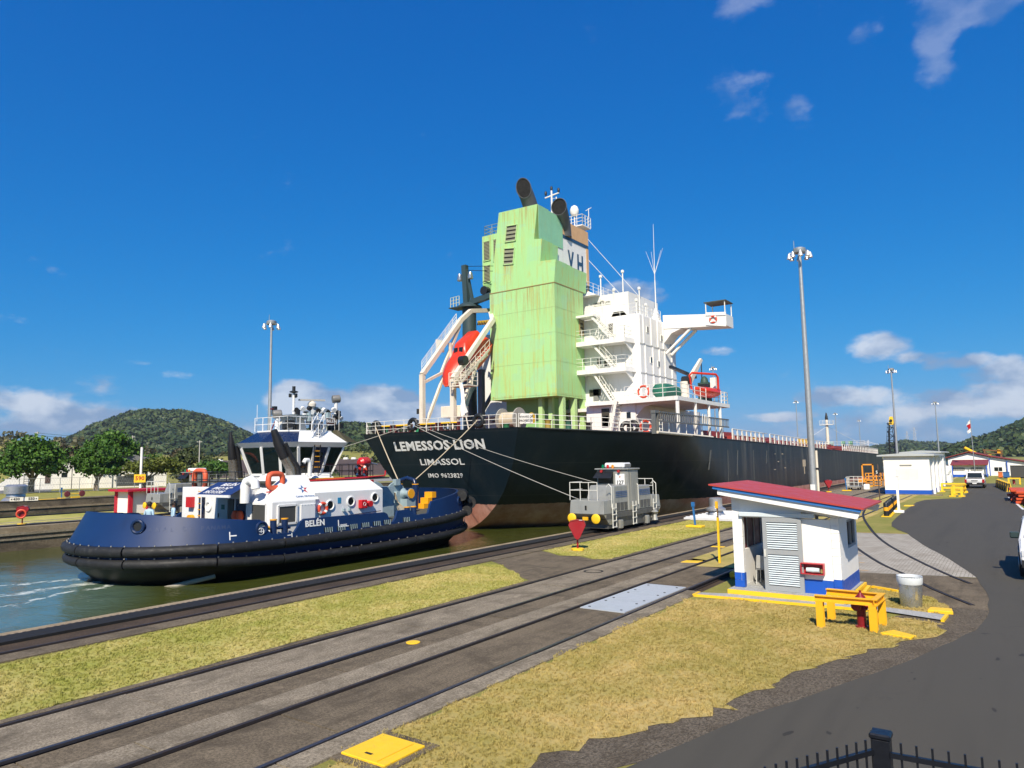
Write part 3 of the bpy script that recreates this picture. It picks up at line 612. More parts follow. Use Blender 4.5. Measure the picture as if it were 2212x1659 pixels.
for x, c in ((CX + 4, (.04, .20, .10)), (CX + 1.5, (.2, .3, .3)), (CX + 5.6, (.05, .2, .1))): MB().lathe([(.6, -.4), (.6, .4)], (x, 181, z + 2.8), 12, (1, 0, 0)).build('windlass_drum', M('windlass_%d' % int(x * -10), c, .5), ship, smooth=True)
# --- engine casing
casing = MB()
A = dict(yb=53.6)
# lower trunk
x0, x1 = -40.0, -32.72
low = MB().box(x0, x1, 53.62, 58.85, 9.62, 19.72).build('casing_trunk', GRN, ship)
MB().box(x0 - .012, x1 + .012, 53.60, 58.87, 9.45, 9.60).build('casing_skirt', GRN, ship)
MB().box(x0 - .03, x1 + .03, 53.585, 58.88, 19.68, 19.76).build('seam_bar', M('rust_seam', (.28, .20, .07), .7), low)
for z in (12.6, 15.2, 17.5): MB().box(x0 + .01, x1 - .01, 53.608, 53.619, z, z + .03).build('weld_seam', M('faint_seam', (.36, .50, .22), .6), low)
for z in (12.6, 15.2, 17.5): MB().box(x1 + .001, x1 + .012, 53.7, 58.8, z, z + .03).build('weld_seam', M('faint_seam'), low)
# stepped upper casing: three slices that lean in, each shorter fore-and-aft
up_pts = [(-39.88, 19.76), (x1, 19.76), (-32.52, 21.8), (-34.17, 21.92), (-33.95, 24.0), (-34.8, 24.12), (-34.36, 27.38), (-38.78, 27.5)]
MB().poly([(x, 53.62 , z) for x, z in up_pts], (0, 1.95, 0)).build('casing_step', GRN, ship)
MB().poly([(-39.88, 55.58, 19.76), (x1, 55.58, 19.76), (-32.55, 55.58, 21.78), (-34.15, 55.58, 21.9), (-33.98, 55.58, 23.95), (-38.9, 55.58, 24.0)], (0, .95, 0)).build('casing_step', GRN, ship)
MB().poly([(-39.88, 56.54, 19.76), (x1, 56.54, 19.76), (-32.57, 56.54, 21.72), (-34.1, 56.54, 21.75), (-39.2, 56.54, 21.75)], (0, 2.9, 0)).build('casing_step', GRN, ship)
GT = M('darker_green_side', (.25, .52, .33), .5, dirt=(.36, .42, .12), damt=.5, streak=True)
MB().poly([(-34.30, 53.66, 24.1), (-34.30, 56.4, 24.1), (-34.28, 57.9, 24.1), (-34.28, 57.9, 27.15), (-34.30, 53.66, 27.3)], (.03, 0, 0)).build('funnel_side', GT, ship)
# funnel behind the casing with its colour bands
fn = MB().box(-39.2, -34.32, 55.6, 63.0, 21.76, 26.95).build('funnel', WHITE, ship)
ORG = M('funnel_buff', (.62, .38, .19), .55, dirt=(.45, .20, .07), damt=.6, streak=True, scale=1.6); BLU = M('funnel_navy', (.02, .07, .14), .5)
MB().box(-39.25, -34.27, 57.95, 63.05, 25.62, 27.08).build('funnel_band', ORG, fn)
MB().box(-39.24, -34.28, 57.95, 63.04, 25.28, 25.61).build('funnel_band', BLU, fn)
MB().box(-34.31, -34.27, 62.6, 63.06, 17.0, 25.28).build('funnel_edge', ORG, fn)
MB().box(-39.25, -34.27, 62.0, 63.07, 20.9, 21.4).build('funnel_band', BLU, fn)
for ch, y in (('V', 59.45), ('H', 61.3)):
    mb = text_mb(ch, 1.0, ((0, 0, 0), (0, 1, 0), (0, 0, 1)), .02, .03)
    ys = [v[1] for v in mb.v]; zs = [v[2] for v in mb.v]; w0, h0 = max(ys) - min(ys), max(zs) - min(zs); yc, zc_ = (max(ys) + min(ys)) / 2, (max(zs) + min(zs)) / 2
    mb.v = [(-34.30 + v[0], y + (v[1] - yc) * 1.15 / w0, 23.35 + (v[2] - zc_) * 1.85 / h0) for v in mb.v]; mb.build('lettering', BLU, fn)
# louvres on the aft face
BLK = M('louvre_dark', (.045, .042, .03), .6); SLT = M('louvre_slat', (.22, .23, .15), .6, dirt=(.3, .2, .08), damt=.5)
def louvre(p00, p10, p11, p01, n, parent, mb_mat=None, slat=None):
    """p: lower-left, lower-right, upper-right, upper-left on a wall, facing the viewer"""
    a, b, c, d = map(Vector, (p00, p10, p11, p01)); nr = (b - a).cross(d - a).normalized()
    bk = MB().hexa([a, b, b - nr * .03, a - nr * .03, d, c, c - nr * .03, d - nr * .03]).build('louvre', BLK, parent)
    fr = MB()
    for p, q in ((a, b), (b, c), (c, d), (d, a)): fr.beam(p + nr * .03, q + nr * .03, .09, .09, nr)
    fr.build('louvre_frame', slat or GRN2, bk)
    for i in range(n):
        t = (i + .5) / n; l = a.lerp(d, t); r = b.lerp(c, t); hh = (d - a).length / n * .62
        MB().hexa([l + nr * .012, r + nr * .012, r + nr * .05 - (d - a).normalized() * hh, l + nr * .05 - (d - a).normalized() * hh, l + nr * .02, r + nr * .02, r + nr * .06 - (d - a).normalized() * hh, l + nr * .06 - (d - a).normalized() * hh]).build('slat', SLT, bk)
louvre((-38.06, 53.6, 24.45), (-36.85, 53.6, 24.37), (-36.64, 53.6, 25.89), (-37.85, 53.6, 25.98), 4, ship)
louvre((-38.29, 53.6, 22.29), (-37.17, 53.6, 22.18), (-36.96, 53.6, 23.69), (-38.17, 53.6, 23.84), 4, ship)
louvre((-32.70, 57.95, 15.5), (-32.70, 58.65, 15.5), (-32.70, 58.65, 17.15), (-32.70, 57.95, 17.15), 4, ship, slat=M('rusty_louvre', (.30, .22, .09), .7))
# annex with louvres on the port side, with a small top rail
ax = MB().box(-43.4, -39.9, 57.0, 62.5, 21.8, 26.9).build('fan_annex', GRN, ship)
MB().hexa([(-43.2, 57.2, 21.2), (-40, 57.2, 21.2), (-40, 62, 21.2), (-43.2, 62, 21.2), (-43.4, 57.0, 21.79), (-39.95, 57.0, 21.79), (-39.95, 62.5, 21.79), (-43.4, 62.5, 21.79)]).build('annex_foot', GRN, ax)
louvre((-43.2, 56.99, 24.25), (-42.35, 56.99, 24.25), (-42.35, 56.99, 26.3), (-43.2, 56.99, 26.3), 14, ship); louvre((-43.2, 56.99, 22.0), (-42.35, 56.99, 22.0), (-42.35, 56.99, 23.75), (-43.2, 56.99, 23.75), 12, ship)
louvre((-41.95, 56.99, 24.0), (-41.35, 56.99, 24.0), (-41.35, 56.99, 26.3), (-41.95, 56.99, 26.3), 14, ship)
railing('top_railing', [(-43.2, 62, 26.9), (-43.2, 57.2, 26.9), (-40.4, 57.2, 26.9)], 1.1, ship, M('grey_green_rail', (.25, .30, .24), .6), .9, .03)
# exhaust pipes
EXH = M('exhaust_grey', (.075, .08, .085), .55, dirt=(.03, .03, .03), damt=.5); BORE = M('soot_dark_bore', (.004, .004, .004), .9)
for (bx, by, bz, tx, ty, tz, r) in ((-37.3, 57.5, 26.4, -37.25, 55.7, 30.25, .74), (-34.7, 58.9, 25.6, -34.0, 56.9, 28.0, .74)):
    a, c = Vector((bx, by, bz)), Vector((tx, ty, tz)); mid = Vector((bx, by + .05, bz + (tz - bz) * .55)); n = 24
    P = [a * (1 - t) ** 2 + mid * 2 * t * (1 - t) + c * t * t for t in np.linspace(0, 1, 8)]; mb = MB().path(P, r, n, caps=False); d = (P[-1] - P[-2]).normalized(); nn = Vector((.28, -.94, .02)).normalized()
    rim = []
    for i in range(len(mb.v) - n, len(mb.v)):  # mitre cut facing aft
        v = Vector(mb.v[i]); v = v - d * ((v - c).dot(nn) / d.dot(nn)); mb.v[i] = tuple(v); rim.append(v)
    e = mb.build('exhaust_pipe', EXH, ship, smooth=True)
    MB().poly([c + (v - c) * .94 - nn * .10 for v in rim], nn * .03).build('dark_mouth_disc', BORE, e); MB().path(rim, .04, 6, closed=True).build('pipe_rim', EXH, e, smooth=True)  # flat black disc in the mouth: soot and the pipe's dark inside as colour
# signal mast and satellite dome above the wheelhouse
mm = MB(); mm.tube((-39.45, 64.5, 19), (-39.45, 64.5, 33.3), .10, 8); mm.tube((-38.85, 64.5, 27), (-38.85, 64.5, 32.4), .06, 6)
for z in np.arange(28.3, 32.4, .4): mm.tube((-39.45, 64.5, z), (-38.85, 64.5, z), .03, 5)
mm.beam((-40.3, 64.5, 32.6), (-38.5, 64.5, 32.8), .12, .12)
sm = mm.build('signal_mast', WHITE2, ship)
for x, z in ((-40.2, 33.1), (-39.45, 33.5), (-38.55, 33.1)): MB().lathe([(.10, -.25), (.14, -.1), (.14, .15), (.06, .25)], (x, 64.5, z), 8).build('mast_lamp', M('black_fitting'), sm, smooth=True)
dm = MB().lathe([(.05, 0), (.09, .9), (.36, 1.0), (.48, 1.3), (.48, 1.6), (.34, 1.95), (.1, 2.1)], (-36.8, 64.8, 28.95), 14).build('satellite_dome', WHITE, ship, smooth=True)
MB().box(-37.3, -35.3, 63.8, 65.6, 28.3, 28.42).build('dome_platform', WHITE, ship); railing('platform_rail', [(-37.3, 63.8, 28.42), (-35.3, 63.8, 28.42), (-35.3, 65.6, 28.42)], 1.1, ship, WHITE2, .6, .03)
MB().tube((-36.4, 64.7, 19), (-36.4, 64.7, 28.3), .25, 8).build('dome_mast', WHITE, ship); MB().tube((-36.8, 64.8, 28.4), (-36.8, 64.8, 29.0), .08, 8).build('dome_stem', WHITE, ship)
mm = MB(); mm.tube((-35.4, 65.4, 28.4), (-35.4, 65.4, 30.6), .04, 6); mm.beam((-35.75, 65.4, 30.4), (-35.05, 65.4, 30.6), .05, .05); mm.build('wind_vane', WHITE2, ship)
m = MB(); m.tube((-34.3, 63.0, 26.4), (-29.5, 66.2, 19.4), .025, 5); m.tube((-34.3, 63.0, 24.2), (-30.5, 65.2, 19.0), .025, 5); m.build('rigging_wire', WHITE2, ship)
# pillars and the green house under the casing
for y in (54.9, 57.0, 58.65): MB().box(-33.2, -32.75, y - .2, y + .25, zdeck(50) - .1, 9.6).build('casing_pillar', GRN2, ship)
for x, y in ((-35.0, 54.6), (-34.3, 55.2)): MB().box(x - .2, x + .22, y - .2, y + .2, zdeck(50) - .1, 9.6).build('casing_pillar', GRN2, ship)
MB().box(-39.6, -34.6, 55.6, 58.8, zdeck(50) - .1, 9.5).build('casing_house', M('shaded_house_green', (.24, .48, .18), .55, dirt=(.2, .3, .1), damt=.4), ship)  # darker than the casing green: shade under the casing put into the colour
# --- accommodation block
acc = MB().box(-45.6, -27.0, 58.9, 67.4, 8.45, 17.0).build('accommodation', WHITE, ship, bevel=.12)
MB().box(-43.8, -28.6, 60.2, 67.0, 17.0, 19.5).build('wheelhouse', WHITE, ship)
MB().hexa([(-44.2, 59.4, 19.5), (-31.6, 59.4, 19.5), (-31.6, 67.4, 19.5), (-44.2, 67.4, 19.5), (-44.2, 60.5, 20.2), (-33.0, 60.5, 20.2), (-33.0, 67.2, 20.2), (-44.2, 67.2, 20.2)]).build('monkey_island', WHITE, ship)
for z in (14.22, 11.53):
    MB().box(-26.995, -26.96, 58.9, 67.38, z - .04, z + .04).build('deck_seam', M('seam_grey', (.52, .51, .48), .6), acc)
for i, y in enumerate((59.7, 61.4, 62.9, 64.2, 65.9)):
    for z0, z1 in ((14.3, 16.9), (11.6, 14.15), (8.6, 11.45)):
        yy = y + (.25 if z0 < 14 else 0); MB().box(-26.998, -26.90, yy - .07, yy + .07, z0, z1).build('stiffener', WHITE, acc)
DGL = M('dark_glass', (.012, .016, .018), .1, 0, .02)
def port(y, z, w=.32, h=.5):
    p = MB().box(-26.998, -26.93, y - w / 2 - .05, y + w / 2 + .05, z - h / 2 - .05, z + h / 2 + .05).build('window_frame', WHITE2, acc); MB().box(-26.93, -26.92, y - w / 2, y + w / 2, z - h / 2, z + h / 2).build('pane', DGL, p)
for y, z in ((60.6, 15.7), (63.8, 15.3), (65.9, 15.0), (61.2, 12.9), (62.9, 12.7)): port(y, z)
# platforms across the after face and the stairs between them
for z, xe in ((14.25, -27.75), (11.6, -27.75)):
    pf = MB().hexa([(-33.0, 57.3, z), (xe, 57.3, z), (xe + .3, 58.88, z), (-33, 58.88, z), (-33.0, 57.3, z + .42), (xe, 57.3, z + .42), (xe + .3, 58.88, z + .42), (-33, 58.88, z + .42)]).build('platform', WHITE, ship)
    railing('platform_rail', [(-33, 57.35, z + .42), (xe, 57.35, z + .42), (xe, 58.8, z + .42)], 1.05, pf, WHITE2, .9, .022)
    MB().poly([(xe - .1, 58.88, z), (xe - .1, 57.4, z), (xe - .1, 58.88, z - .9)], (.08, 0, 0)).build('bracket', WHITE, pf)
def stairs(p, q, w, n, parent, mat=WHITE2):
    p, q = Vector(p), Vector(q); side = Vector((0, 1, 0)) if abs((q - p).x) > .4 else Vector((1, 0, 0)); side = side * w / 2
    m = MB()
    for s in (-1, 1): m.beam(p + side * s, q + side * s, .05, .2)
    st = m.build('stair', mat, parent)
    for i in range(n):
        t = (i + .5) / n; c = p.lerp(q, t); MB().beam(c - side, c + side, .20, .035).build('tread', mat, st)
    m = MB()
    for s in (-1, 1):
        m.tube(p + side * s + Vector((0, 0, .95)), q + side * s + Vector((0, 0, .95)), .022, 6); m.tube(p + side * s + Vector((0, 0, .5)), q + side * s + Vector((0, 0, .5)), .016, 6)
        for k in range(4): c = p.lerp(q, k / 3) + side * s; m.tube(c, c + Vector((0, 0, .95)), .02, 6)
    m.build('handrail', mat, st)
stairs((-31.4, 57.9, 17.2), (-29.0, 57.9, 14.7), .7, 11, ship); stairs((-31.1, 57.9, 14.3), (-29.1, 57.9, 12.05), .7, 10, ship); stairs((-31.1, 57.9, 11.6), (-29.3, 57.9, 8.9), .7, 11, ship)
MB().box(-33, -30.9, 57.4, 58.88, 17.0, 17.2).build('top_platform', WHITE, ship)
stairs((-25.95, 52.2, 8.55), (-26.4, 51.6, zdeck(51)), .95, 10, ship)
# lower house, boat deck and its posts
lh = MB().box(-45, -24.7, 52.6, 67.2, zdeck(58) - .1, 8.15)
lh.v = []; lh.f = []; lh.box(-29.2, -24.7, 52.6, 67.2, zdeck(58) - .2, 8.18).box(-46, -29.2, 58.95, 67.2, zdeck(58) - .2, 8.18)
lhw = lh.build('lower_house', WHITE, ship)
bd = MB().poly([(-29.0, 52.0, 8.2), (-25.2, 52.0, 8.2), (-20.6, 51.4, 8.2), (-20.6, 63.6, 8.2), (-29.0, 63.6, 8.2)], (0, 0, .32)).build('boat_deck', WHITE, ship)
MB().box(-47, -29.02, 58.0, 66, 8.2, 8.5).build('boat_deck', WHITE, ship)
for y in (48.6, 51.6, 55.4, 58.5, 61.3): MB().tube((-20.75, max(y, 51.7) if y < 50 else y, zdeck(y) - .1), (-20.75, max(y, 51.7) if y < 50 else y, 8.2), .13, 8).build('deck_post', WHITE, ship, smooth=True)
railing('deck_rail', [(-25.4, 52.1, 8.52), (-20.75, 51.55, 8.52), (-20.75, 58, 8.52)], 1.05, bd, WHITE2, 1.2, .024); railing('deck_rail', [(-20.75, 61.8, 8.52), (-20.75, 63.5, 8.52), (-24, 63.5, 8.52)], 1.05, bd, WHITE2, .8, .03)
MB().poly([(-24.69, 52.7, 8.19), (-22.9, 52.7, 8.19), (-24.0, 52.7, 7.9), (-24.69, 52.7, 7.2)], (0, .1, 0)).build('gusset', WHITE, bd)
RED = M('signal_red', (.52, .018, .014), .45, dirt=(.3, .05, .03), damt=.3)
ORNG = M('lifeboat_orange', (.56, .032, .008), .4, dirt=(.45, .06, .02), damt=.3, scale=1.2)
# fire-house doors and small fittings on the white walls
for x, z, w, h, c in ((-27.4, 7.2, .7, 1.5, BLK), (-30.6, 7.1, .75, 1.6, RED), (-25.3, 7.3, .35, .5, DGL), (-27.4, 6.9, .5, .9, M('grey_locker', (.2, .2, .2)))):
    yy = 52.58 if x > -29.2 else 58.93; MB().box(x - w / 2, x + w / 2, yy - .05, yy, z - h / 2, z + h / 2).build('wall_fitting', c, lhw)
for x, z, w, h in ((-31.2, 12.9, .35, .5), (-30.4, 12.7, .5, .55), (-31.6, 9.8, .6, 1.1), (-30.2, 9.6, .35, .45), (-29.9, 15.8, .5, 1.1), (-27.6, 9.9, .3, .45), (-31.7, 10.0, 1.2, .6)):
    MB().box(x - w / 2, x + w / 2, 58.84, 58.89, z - h / 2, z + h / 2).build('wall_fitting', random.choice([BLK, DGL, M('grey_locker'), WHITE2]), acc)
MB().path([(-29.8, 58.8, 7.0), (-29.8, 58.8, 8.05), (-28.6, 58.8, 8.1), (-28.6, 58.8, 6.0)], .05, 6).build('fire_pipe', RED, ship)
# bridge wing
wg = MB().hexa([(-27.0, 64.4, 16.3), (-20.8, 64.4, 15.9), (-20.8, 66.4, 15.9), (-27.0, 66.4, 16.3), (-27.0, 64.4, 17.65), (-20.8, 64.4, 17.0), (-20.8, 66.4, 17.0), (-27.0, 66.4, 17.65)]).build('bridge_wing', WHITE, ship)
MB().poly([(-26.99, 64.45, 16.3), (-25.2, 64.45, 16.15), (-26.2, 64.45, 15.8), (-26.99, 64.45, 14.9)], (0, 1.9, 0)).build('wing_knee', WHITE, wg)
for dy in (0, 1.3): MB().tube((-26.9, 64.7 + dy, 13.9), (-24.3, 64.7 + dy, 16.1), .15, 10).build('wing_strut', WHITE, wg, smooth=True)
m = MB()
for x, y in ((-22.7, 64.45), (-20.9, 64.45), (-22.7, 66.3), (-20.9, 66.3)): m.tube((x, y, 17.0), (x, y, 18.25), .05, 6)
m.build('shelter_post', WHITE2, wg); MB().box(-22.85, -20.75, 64.3, 66.45, 18.25, 18.33).build('shelter_roof', M('shelter_dark', (.06, .07, .05), .6), wg)
for p, q in (((-22.7, 64.35, 16.3), (-20.8, 64.35, 15.95)), ((-22.7, 64.35, 17.2), (-20.8, 64.35, 17.0))): MB().beam(p, q, .06, .3).build('wing_panel', WHITE, wg)
railing('monkey_rail', [(-31.8, 59.2, 17.0), (-27.2, 59.2, 17.0), (-27.2, 64.3, 17.0)], 1.05, ship, WHITE2, 1.0, .022)
railing('monkey_rail', [(-44, 60.6, 20.2), (-33.1, 60.6, 20.2), (-33.1, 67, 20.2)], 1.05, ship, WHITE2, 1.0, .022)
for x, y, z, h in ((-31.3, 60, 17.0, 1.9), (-30.2, 60.4, 17.2, 2.6), (-29.2, 61.3, 17, 2.1), (-28.4, 62.2, 17, 3.0), (-28.0, 60.6, 17, 1.5), (-27.6, 61.8, 17.0, 1.2), (-31.9, 61, 19.5, 2.0), (-30.0, 62, 19.5, 2.4)):
    MB().tube((x, y, z), (x, y, z + h), .06, 6).lathe([(.02, h), (.16, h + .02), (.16, h + .22), (.03, h + .3)], (x, y, z), 8).build('aerial', WHITE2, ship, smooth=True)
MB().hexa([(-30.6, 60.2, 17.02), (-28.6, 60.2, 17.02), (-28.6, 61.6, 17.02), (-30.6, 61.6, 17.02), (-30.2, 60.2, 17.7), (-29.2, 60.2, 17.7), (-29.2, 61.6, 17.7), (-30.2, 61.6, 17.7)]).build('awning_frame', M('pale_canvas', (.45, .44, .33), .8), ship)
nb = MB().box(-32.4, -30.4, 60.15, 60.2, 18.55, 18.95).build('name_board', WHITE2, ship)
text_mb('LEMESSOS LION', .26, ((-31.4, 60.145, 18.75), (1, 0, 0), (0, 0, 1)), .01, .02).build('lettering', M('grey_letter', (.08, .08, .09)), nb)
wh = MB(); wh.tube((-27.6, 64.2, 17.6), (-27.6, 64.2, 21.2), .07, 8, .05); wh.tube((-27.6, 64.2, 21.2), (-27.55, 64.2, 26.9), .035, 6, .015)
for dx, dy in ((-.85, 0), (.95, 0), (.5, .6), (-.5, .5)): wh.tube((-27.6, 64.2, 21.8), (-27.6 + dx, 64.2 + dy, 24.3), .02, 5, .01)
wh.build('radio_whip', WHITE2, ship); MB().hexa([(-28.0, 63.9, 17.0), (-27.2, 63.9, 17.0), (-27.2, 64.6, 17.0), (-28.0, 64.6, 17.0), (-27.7, 64.1, 18.4), (-27.5, 64.1, 18.4), (-27.5, 64.3, 18.4), (-27.7, 64.3, 18.4)]).build('whip_base', WHITE, ship)
# accommodation ladder stowed along the ship side
gw = thing('gangway', 'grey aluminium gangway stowed along the ship side under the boat deck', 'gangway', (-20.3, 54, 5.5)); GAL = M('gangway_alu', (.17, .17, .16), .5, .4, dirt=(.12, .10, .08), damt=.5)
for z in (6.4, 7.05): MB().beam((-20.25, 47.0, z), (-20.25, 62.0, z), .08, .10).build('chord', GAL, gw)
for y in (46.45, 46.95): MB().box(-20.6, -20.3, y - .06, y + .06, 5.5, 7.1).build('end_frame', GAL, gw)
MB().box(-20.62, -20.28, 46.35, 47.05, 6.95, 7.15).build('end_frame', GAL, gw)
m = MB()
for i in range(40):
    y = 47.1 + i * .375; MB().beam((-20.25, y, 6.4), (-20.25, y + .12, 7.05), .05, .05).build('baluster', GAL, gw)
for dy in (0, .8):
    MB().path([(-20.15, 55.3 + dy, 6.5), (-20.15, 55.3 + dy, 7.25), (-20.15, 55.75 + dy, 7.25), (-20.15, 55.75 + dy, 6.5)], .03, 6).build('hoop', WHITE2, gw)
for y in np.arange(47.4, 61, 1.7): MB().tube((-20.45, y, zdeck(y)), (-20.45, y, 6.4), .04, 6).build('support', WHITE2, gw)
MB().tube((-20.35, 46.8, 5.62), (-20.35, 58, 5.45), .10, 8).build('roller', CREAM, gw)
# --- mooring gear on the after deck
MAR = M('fairlead_maroon', (.12, .02, .02), .6); FBL = M('fitting_black', (.012, .013, .014), .45)
def fairlead(x, y, z, label):
    t = thing('roller_fairlead', label, 'fairlead', (x, y, z), 0, 'roller fairleads along the stern')
    MB().box(x - 1.15, x + 1.15, y - .2, y + .25, z, z + .10).build('base', MAR, t); MB().box(x - 1.05, x + 1.05, y - .12, y + .12, z + .62, z + .76).build('top_bar', YEL2, t)
    for dx in (-1.1, 1.1): MB().beam((x + dx, y, z), (x + dx, y, z + .75), .10, .3).build('cheek', MAR, t)
    for dx in (-.75, -.25, .25, .75): MB().lathe([(.19, 0), (.13, .15), (.13, .35), (.19, .5)], (x + dx, y, z + .1), 10).build('roller', FBL, t, smooth=True)
for i, x in enumerate((-42.6, -40.9, -37.6, -35.8)): fairlead(x * .97 - 1.05, 42.3, 6.12, ['roller fairlead with yellow top bar nearest the port corner of the stern', 'second roller fairlead from the port corner of the stern', 'roller fairlead with yellow bar left of the stern flag', 'roller fairlead with yellow bar right of the lifeboat davit'][i])
def chock(x, y, z, label, ax=(0, 1, 0)):
    t = tag(MB().torus((x, y, z), .40, .17, ax, 20, 10).build('panama_chock', FBL, smooth=True), label, 'chock', 'black oval chocks on the stern'); return t
chock(-43.05, 41.75, 6.72, 'black oval mooring chock at the port corner of the stern'); chock(-38.75, 41.6, 6.75, 'black oval mooring chock in the middle of the stern'); chock(-32.2, 41.6, 6.75, 'black oval mooring chock above the last letters of the ship name')
wn_ = thing('mooring_winch', 'mooring winch wound with beige rope behind the stern rail', 'winch', (-31.0, 45.5, 6)); ROPE = M('rope_beige', (.50, .42, .30), .9, bump=.6, bs=18, dirt=(.3, .24, .16), damt=.4)
MB().lathe([(.62, -.75), (.62, .75)], (-32.0, 45.5, 6.95), 18, (1, 0, 0)).build('rope_drum', ROPE, wn_, smooth=True)
for x in (-32.8, -31.2): MB().lathe([(.95, -.05), (.95, .05)], (x, 45.5, 6.95), 20, (1, 0, 0)).build('flange', M('winch_grey', (.33, .32, .28), .5, dirt=(.3, .2, .1), damt=.5), wn_)
MB().lathe([(.45, 0), (.25, .35), (.42, .8)], (-30.9, 45.5, 7.0), 16, (1, 0, 0)).build('warping_head', CREAM, wn_, smooth=True); MB().lathe([(.44, 0), (.44, .06)], (-30.08, 45.5, 7.0), 16, (1, 0, 0)).build('warping_face', YEL2, wn_)
MB().box(-33.4, -30.2, 45.0, 46.0, 5.8, 6.3).build('bed', FBL, wn_); MB().tube((-33.8, 45.5, 6.95), (-30.1, 45.5, 6.95), .12, 8).build('shaft', FBL, wn_)
for x, y, h, c in ((-40.5, 44, .8, (.03, .25, .12)), (-39.5, 44.4, 1.0, (.25, .02, .02)), (-43.5, 43.5, .8, (.03, .2, .1)), (-30.9, 43.3, .6, (.02, .14, .06)), (-28.6, 45.5, 1.0, (.35, .27, .05)), (-27.4, 46.5, 1.0, (.03, .12, .08)), (-26.2, 47.5, .9, (.02, .02, .02))):
    b = thing('deck_bollard', {-40.5: 'green deck fitting behind the rail left of the middle stern chock', -39.5: 'dark red deck fitting beside the middle stern chock', -43.5: 'green fitting behind the port stern chock', -30.9: 'short green fitting right of the beige rope winch', -28.6: 'ochre deck fitting behind the propeller warning board', -27.4: 'dark green fitting right of the propeller warning board', -26.2: 'black deck fitting nearest the deck ladder foot'}[x], 'bollard', (x, y, 5.9), 0, 'bollards and ventilators on the after deck'); z = zdeck(y) - .05; cm_ = M('fit_%d' % int(-x * 10), c, .5)
    MB().lathe([(.30, 0), (.24, .1), (.22, h - .12), (.30, h)], (x, y, z), 12).build('barrel', cm_, b, smooth=True); MB().lathe([(.34, 0), (.34, .06)], (x, y, z - .03), 12).build('base', cm_, b)
# --- warning board
wb = thing('warning_board', 'white board reading beware of propeller on the stern rail', 'sign', (-28.4, 41.9, 6.3)); MB().box(-29.15, -28.05, 42.55, 42.6, 6.42, 7.12).build('board', WHITE2, wb)
for i, s in enumerate(('BEWARE OF', 'PROPELLER')): text_mb(s, .22, ((-28.6, 42.545, 6.92 - i * .28), (1, 0, 0), (0, 0, 1)), .006, .02).build('lettering', M('grey_letter'), wb)
# --- stern flag
fl = thing('stern_ensign', 'limp white ensign on a short staff above the stern', 'flag', (-33.9, 42, 6.1)); MB().tube((-33.6, 42.2, 6.1), (-34.45, 42.1, 9.9), .05, 6).build('staff', CREAM, fl)
m = MB(); N = 10
for i in range(N + 1):
    t = i / N
    for j in range(4): m.v.append((-34.3 + .12 * t + j * .16 * (.3 + t), 42.05 + .10 * math.sin(t * 6 + j * 2.2), 9.5 - 2.3 * t + .1 * j))
for i in range(N):
    for j in range(3): m.f.append((i * 4 + j, i * 4 + j + 1, i * 4 + j + 5, i * 4 + j + 4))
m.build('cloth', M('flag_white', (.78, .77, .74), .9), fl, smooth=True)
# --- provision crane
cr_ = thing('provision_crane', 'dark grey pedestal crane behind the lifeboat davit', 'crane', (-44.4, 56, 6)); CG = M('crane_dark', (.035, .06, .065), .45)
MB().tube((-44.4, 56, 5.8), (-44.4, 56, 19.4), .72, 18).build('pedestal', CG, cr_, smooth=True)
MB().lathe([(1.3, 0), (1.3, .15), (.8, .5)], (-44.4, 56, 19.3), 18).build('slewing_ring', CG, cr_, smooth=True)
MB().beam((-44.7, 56, 19.6), (-44.95, 56, 23.9), .55, .5).build('tower', CG, cr_); MB().beam((-43.9, 56, 19.8), (-44.7, 56, 23.4), .2, .3).build('tower_brace', CG, cr_)
MB().beam((-44.0, 55.8, 19.8), (-38.5, 55.2, 20.4), .5, .55).build('jib', CG, cr_); MB().lathe([(.45, -.3), (.45, .3)], (-42.0, 55.6, 20.7), 12, (0, 1, 0)).build('hoist_motor', FBL, cr_, smooth=True)
m = MB(); m.tube((-44.9, 56, 23.8), (-38.6, 55.2, 22.6), .03, 5); m.tube((-44.9, 56, 23.4), (-38.6, 55.2, 22.0), .03, 5); m.build('topping_wire', FBL, cr_)
for x in (-45.45, -44.05): MB().lathe([(.26, 0), (.30, .15), (.18, .7)], (x, 55.8, 22.3), 10).build('floodlight', M('lamp_chrome', (.5, .5, .5), .25, .8), cr_, smooth=True)
railing('platform_rail', [(-46.2, 55.2, 19.5), (-44.9, 55.0, 19.5)], 1.0, cr_, M('pale_yellow_rail', (.55, .55, .35)), .4, .03); MB().box(-46.3, -44.8, 55, 56.5, 19.38, 19.46).build('platform', CG, cr_)
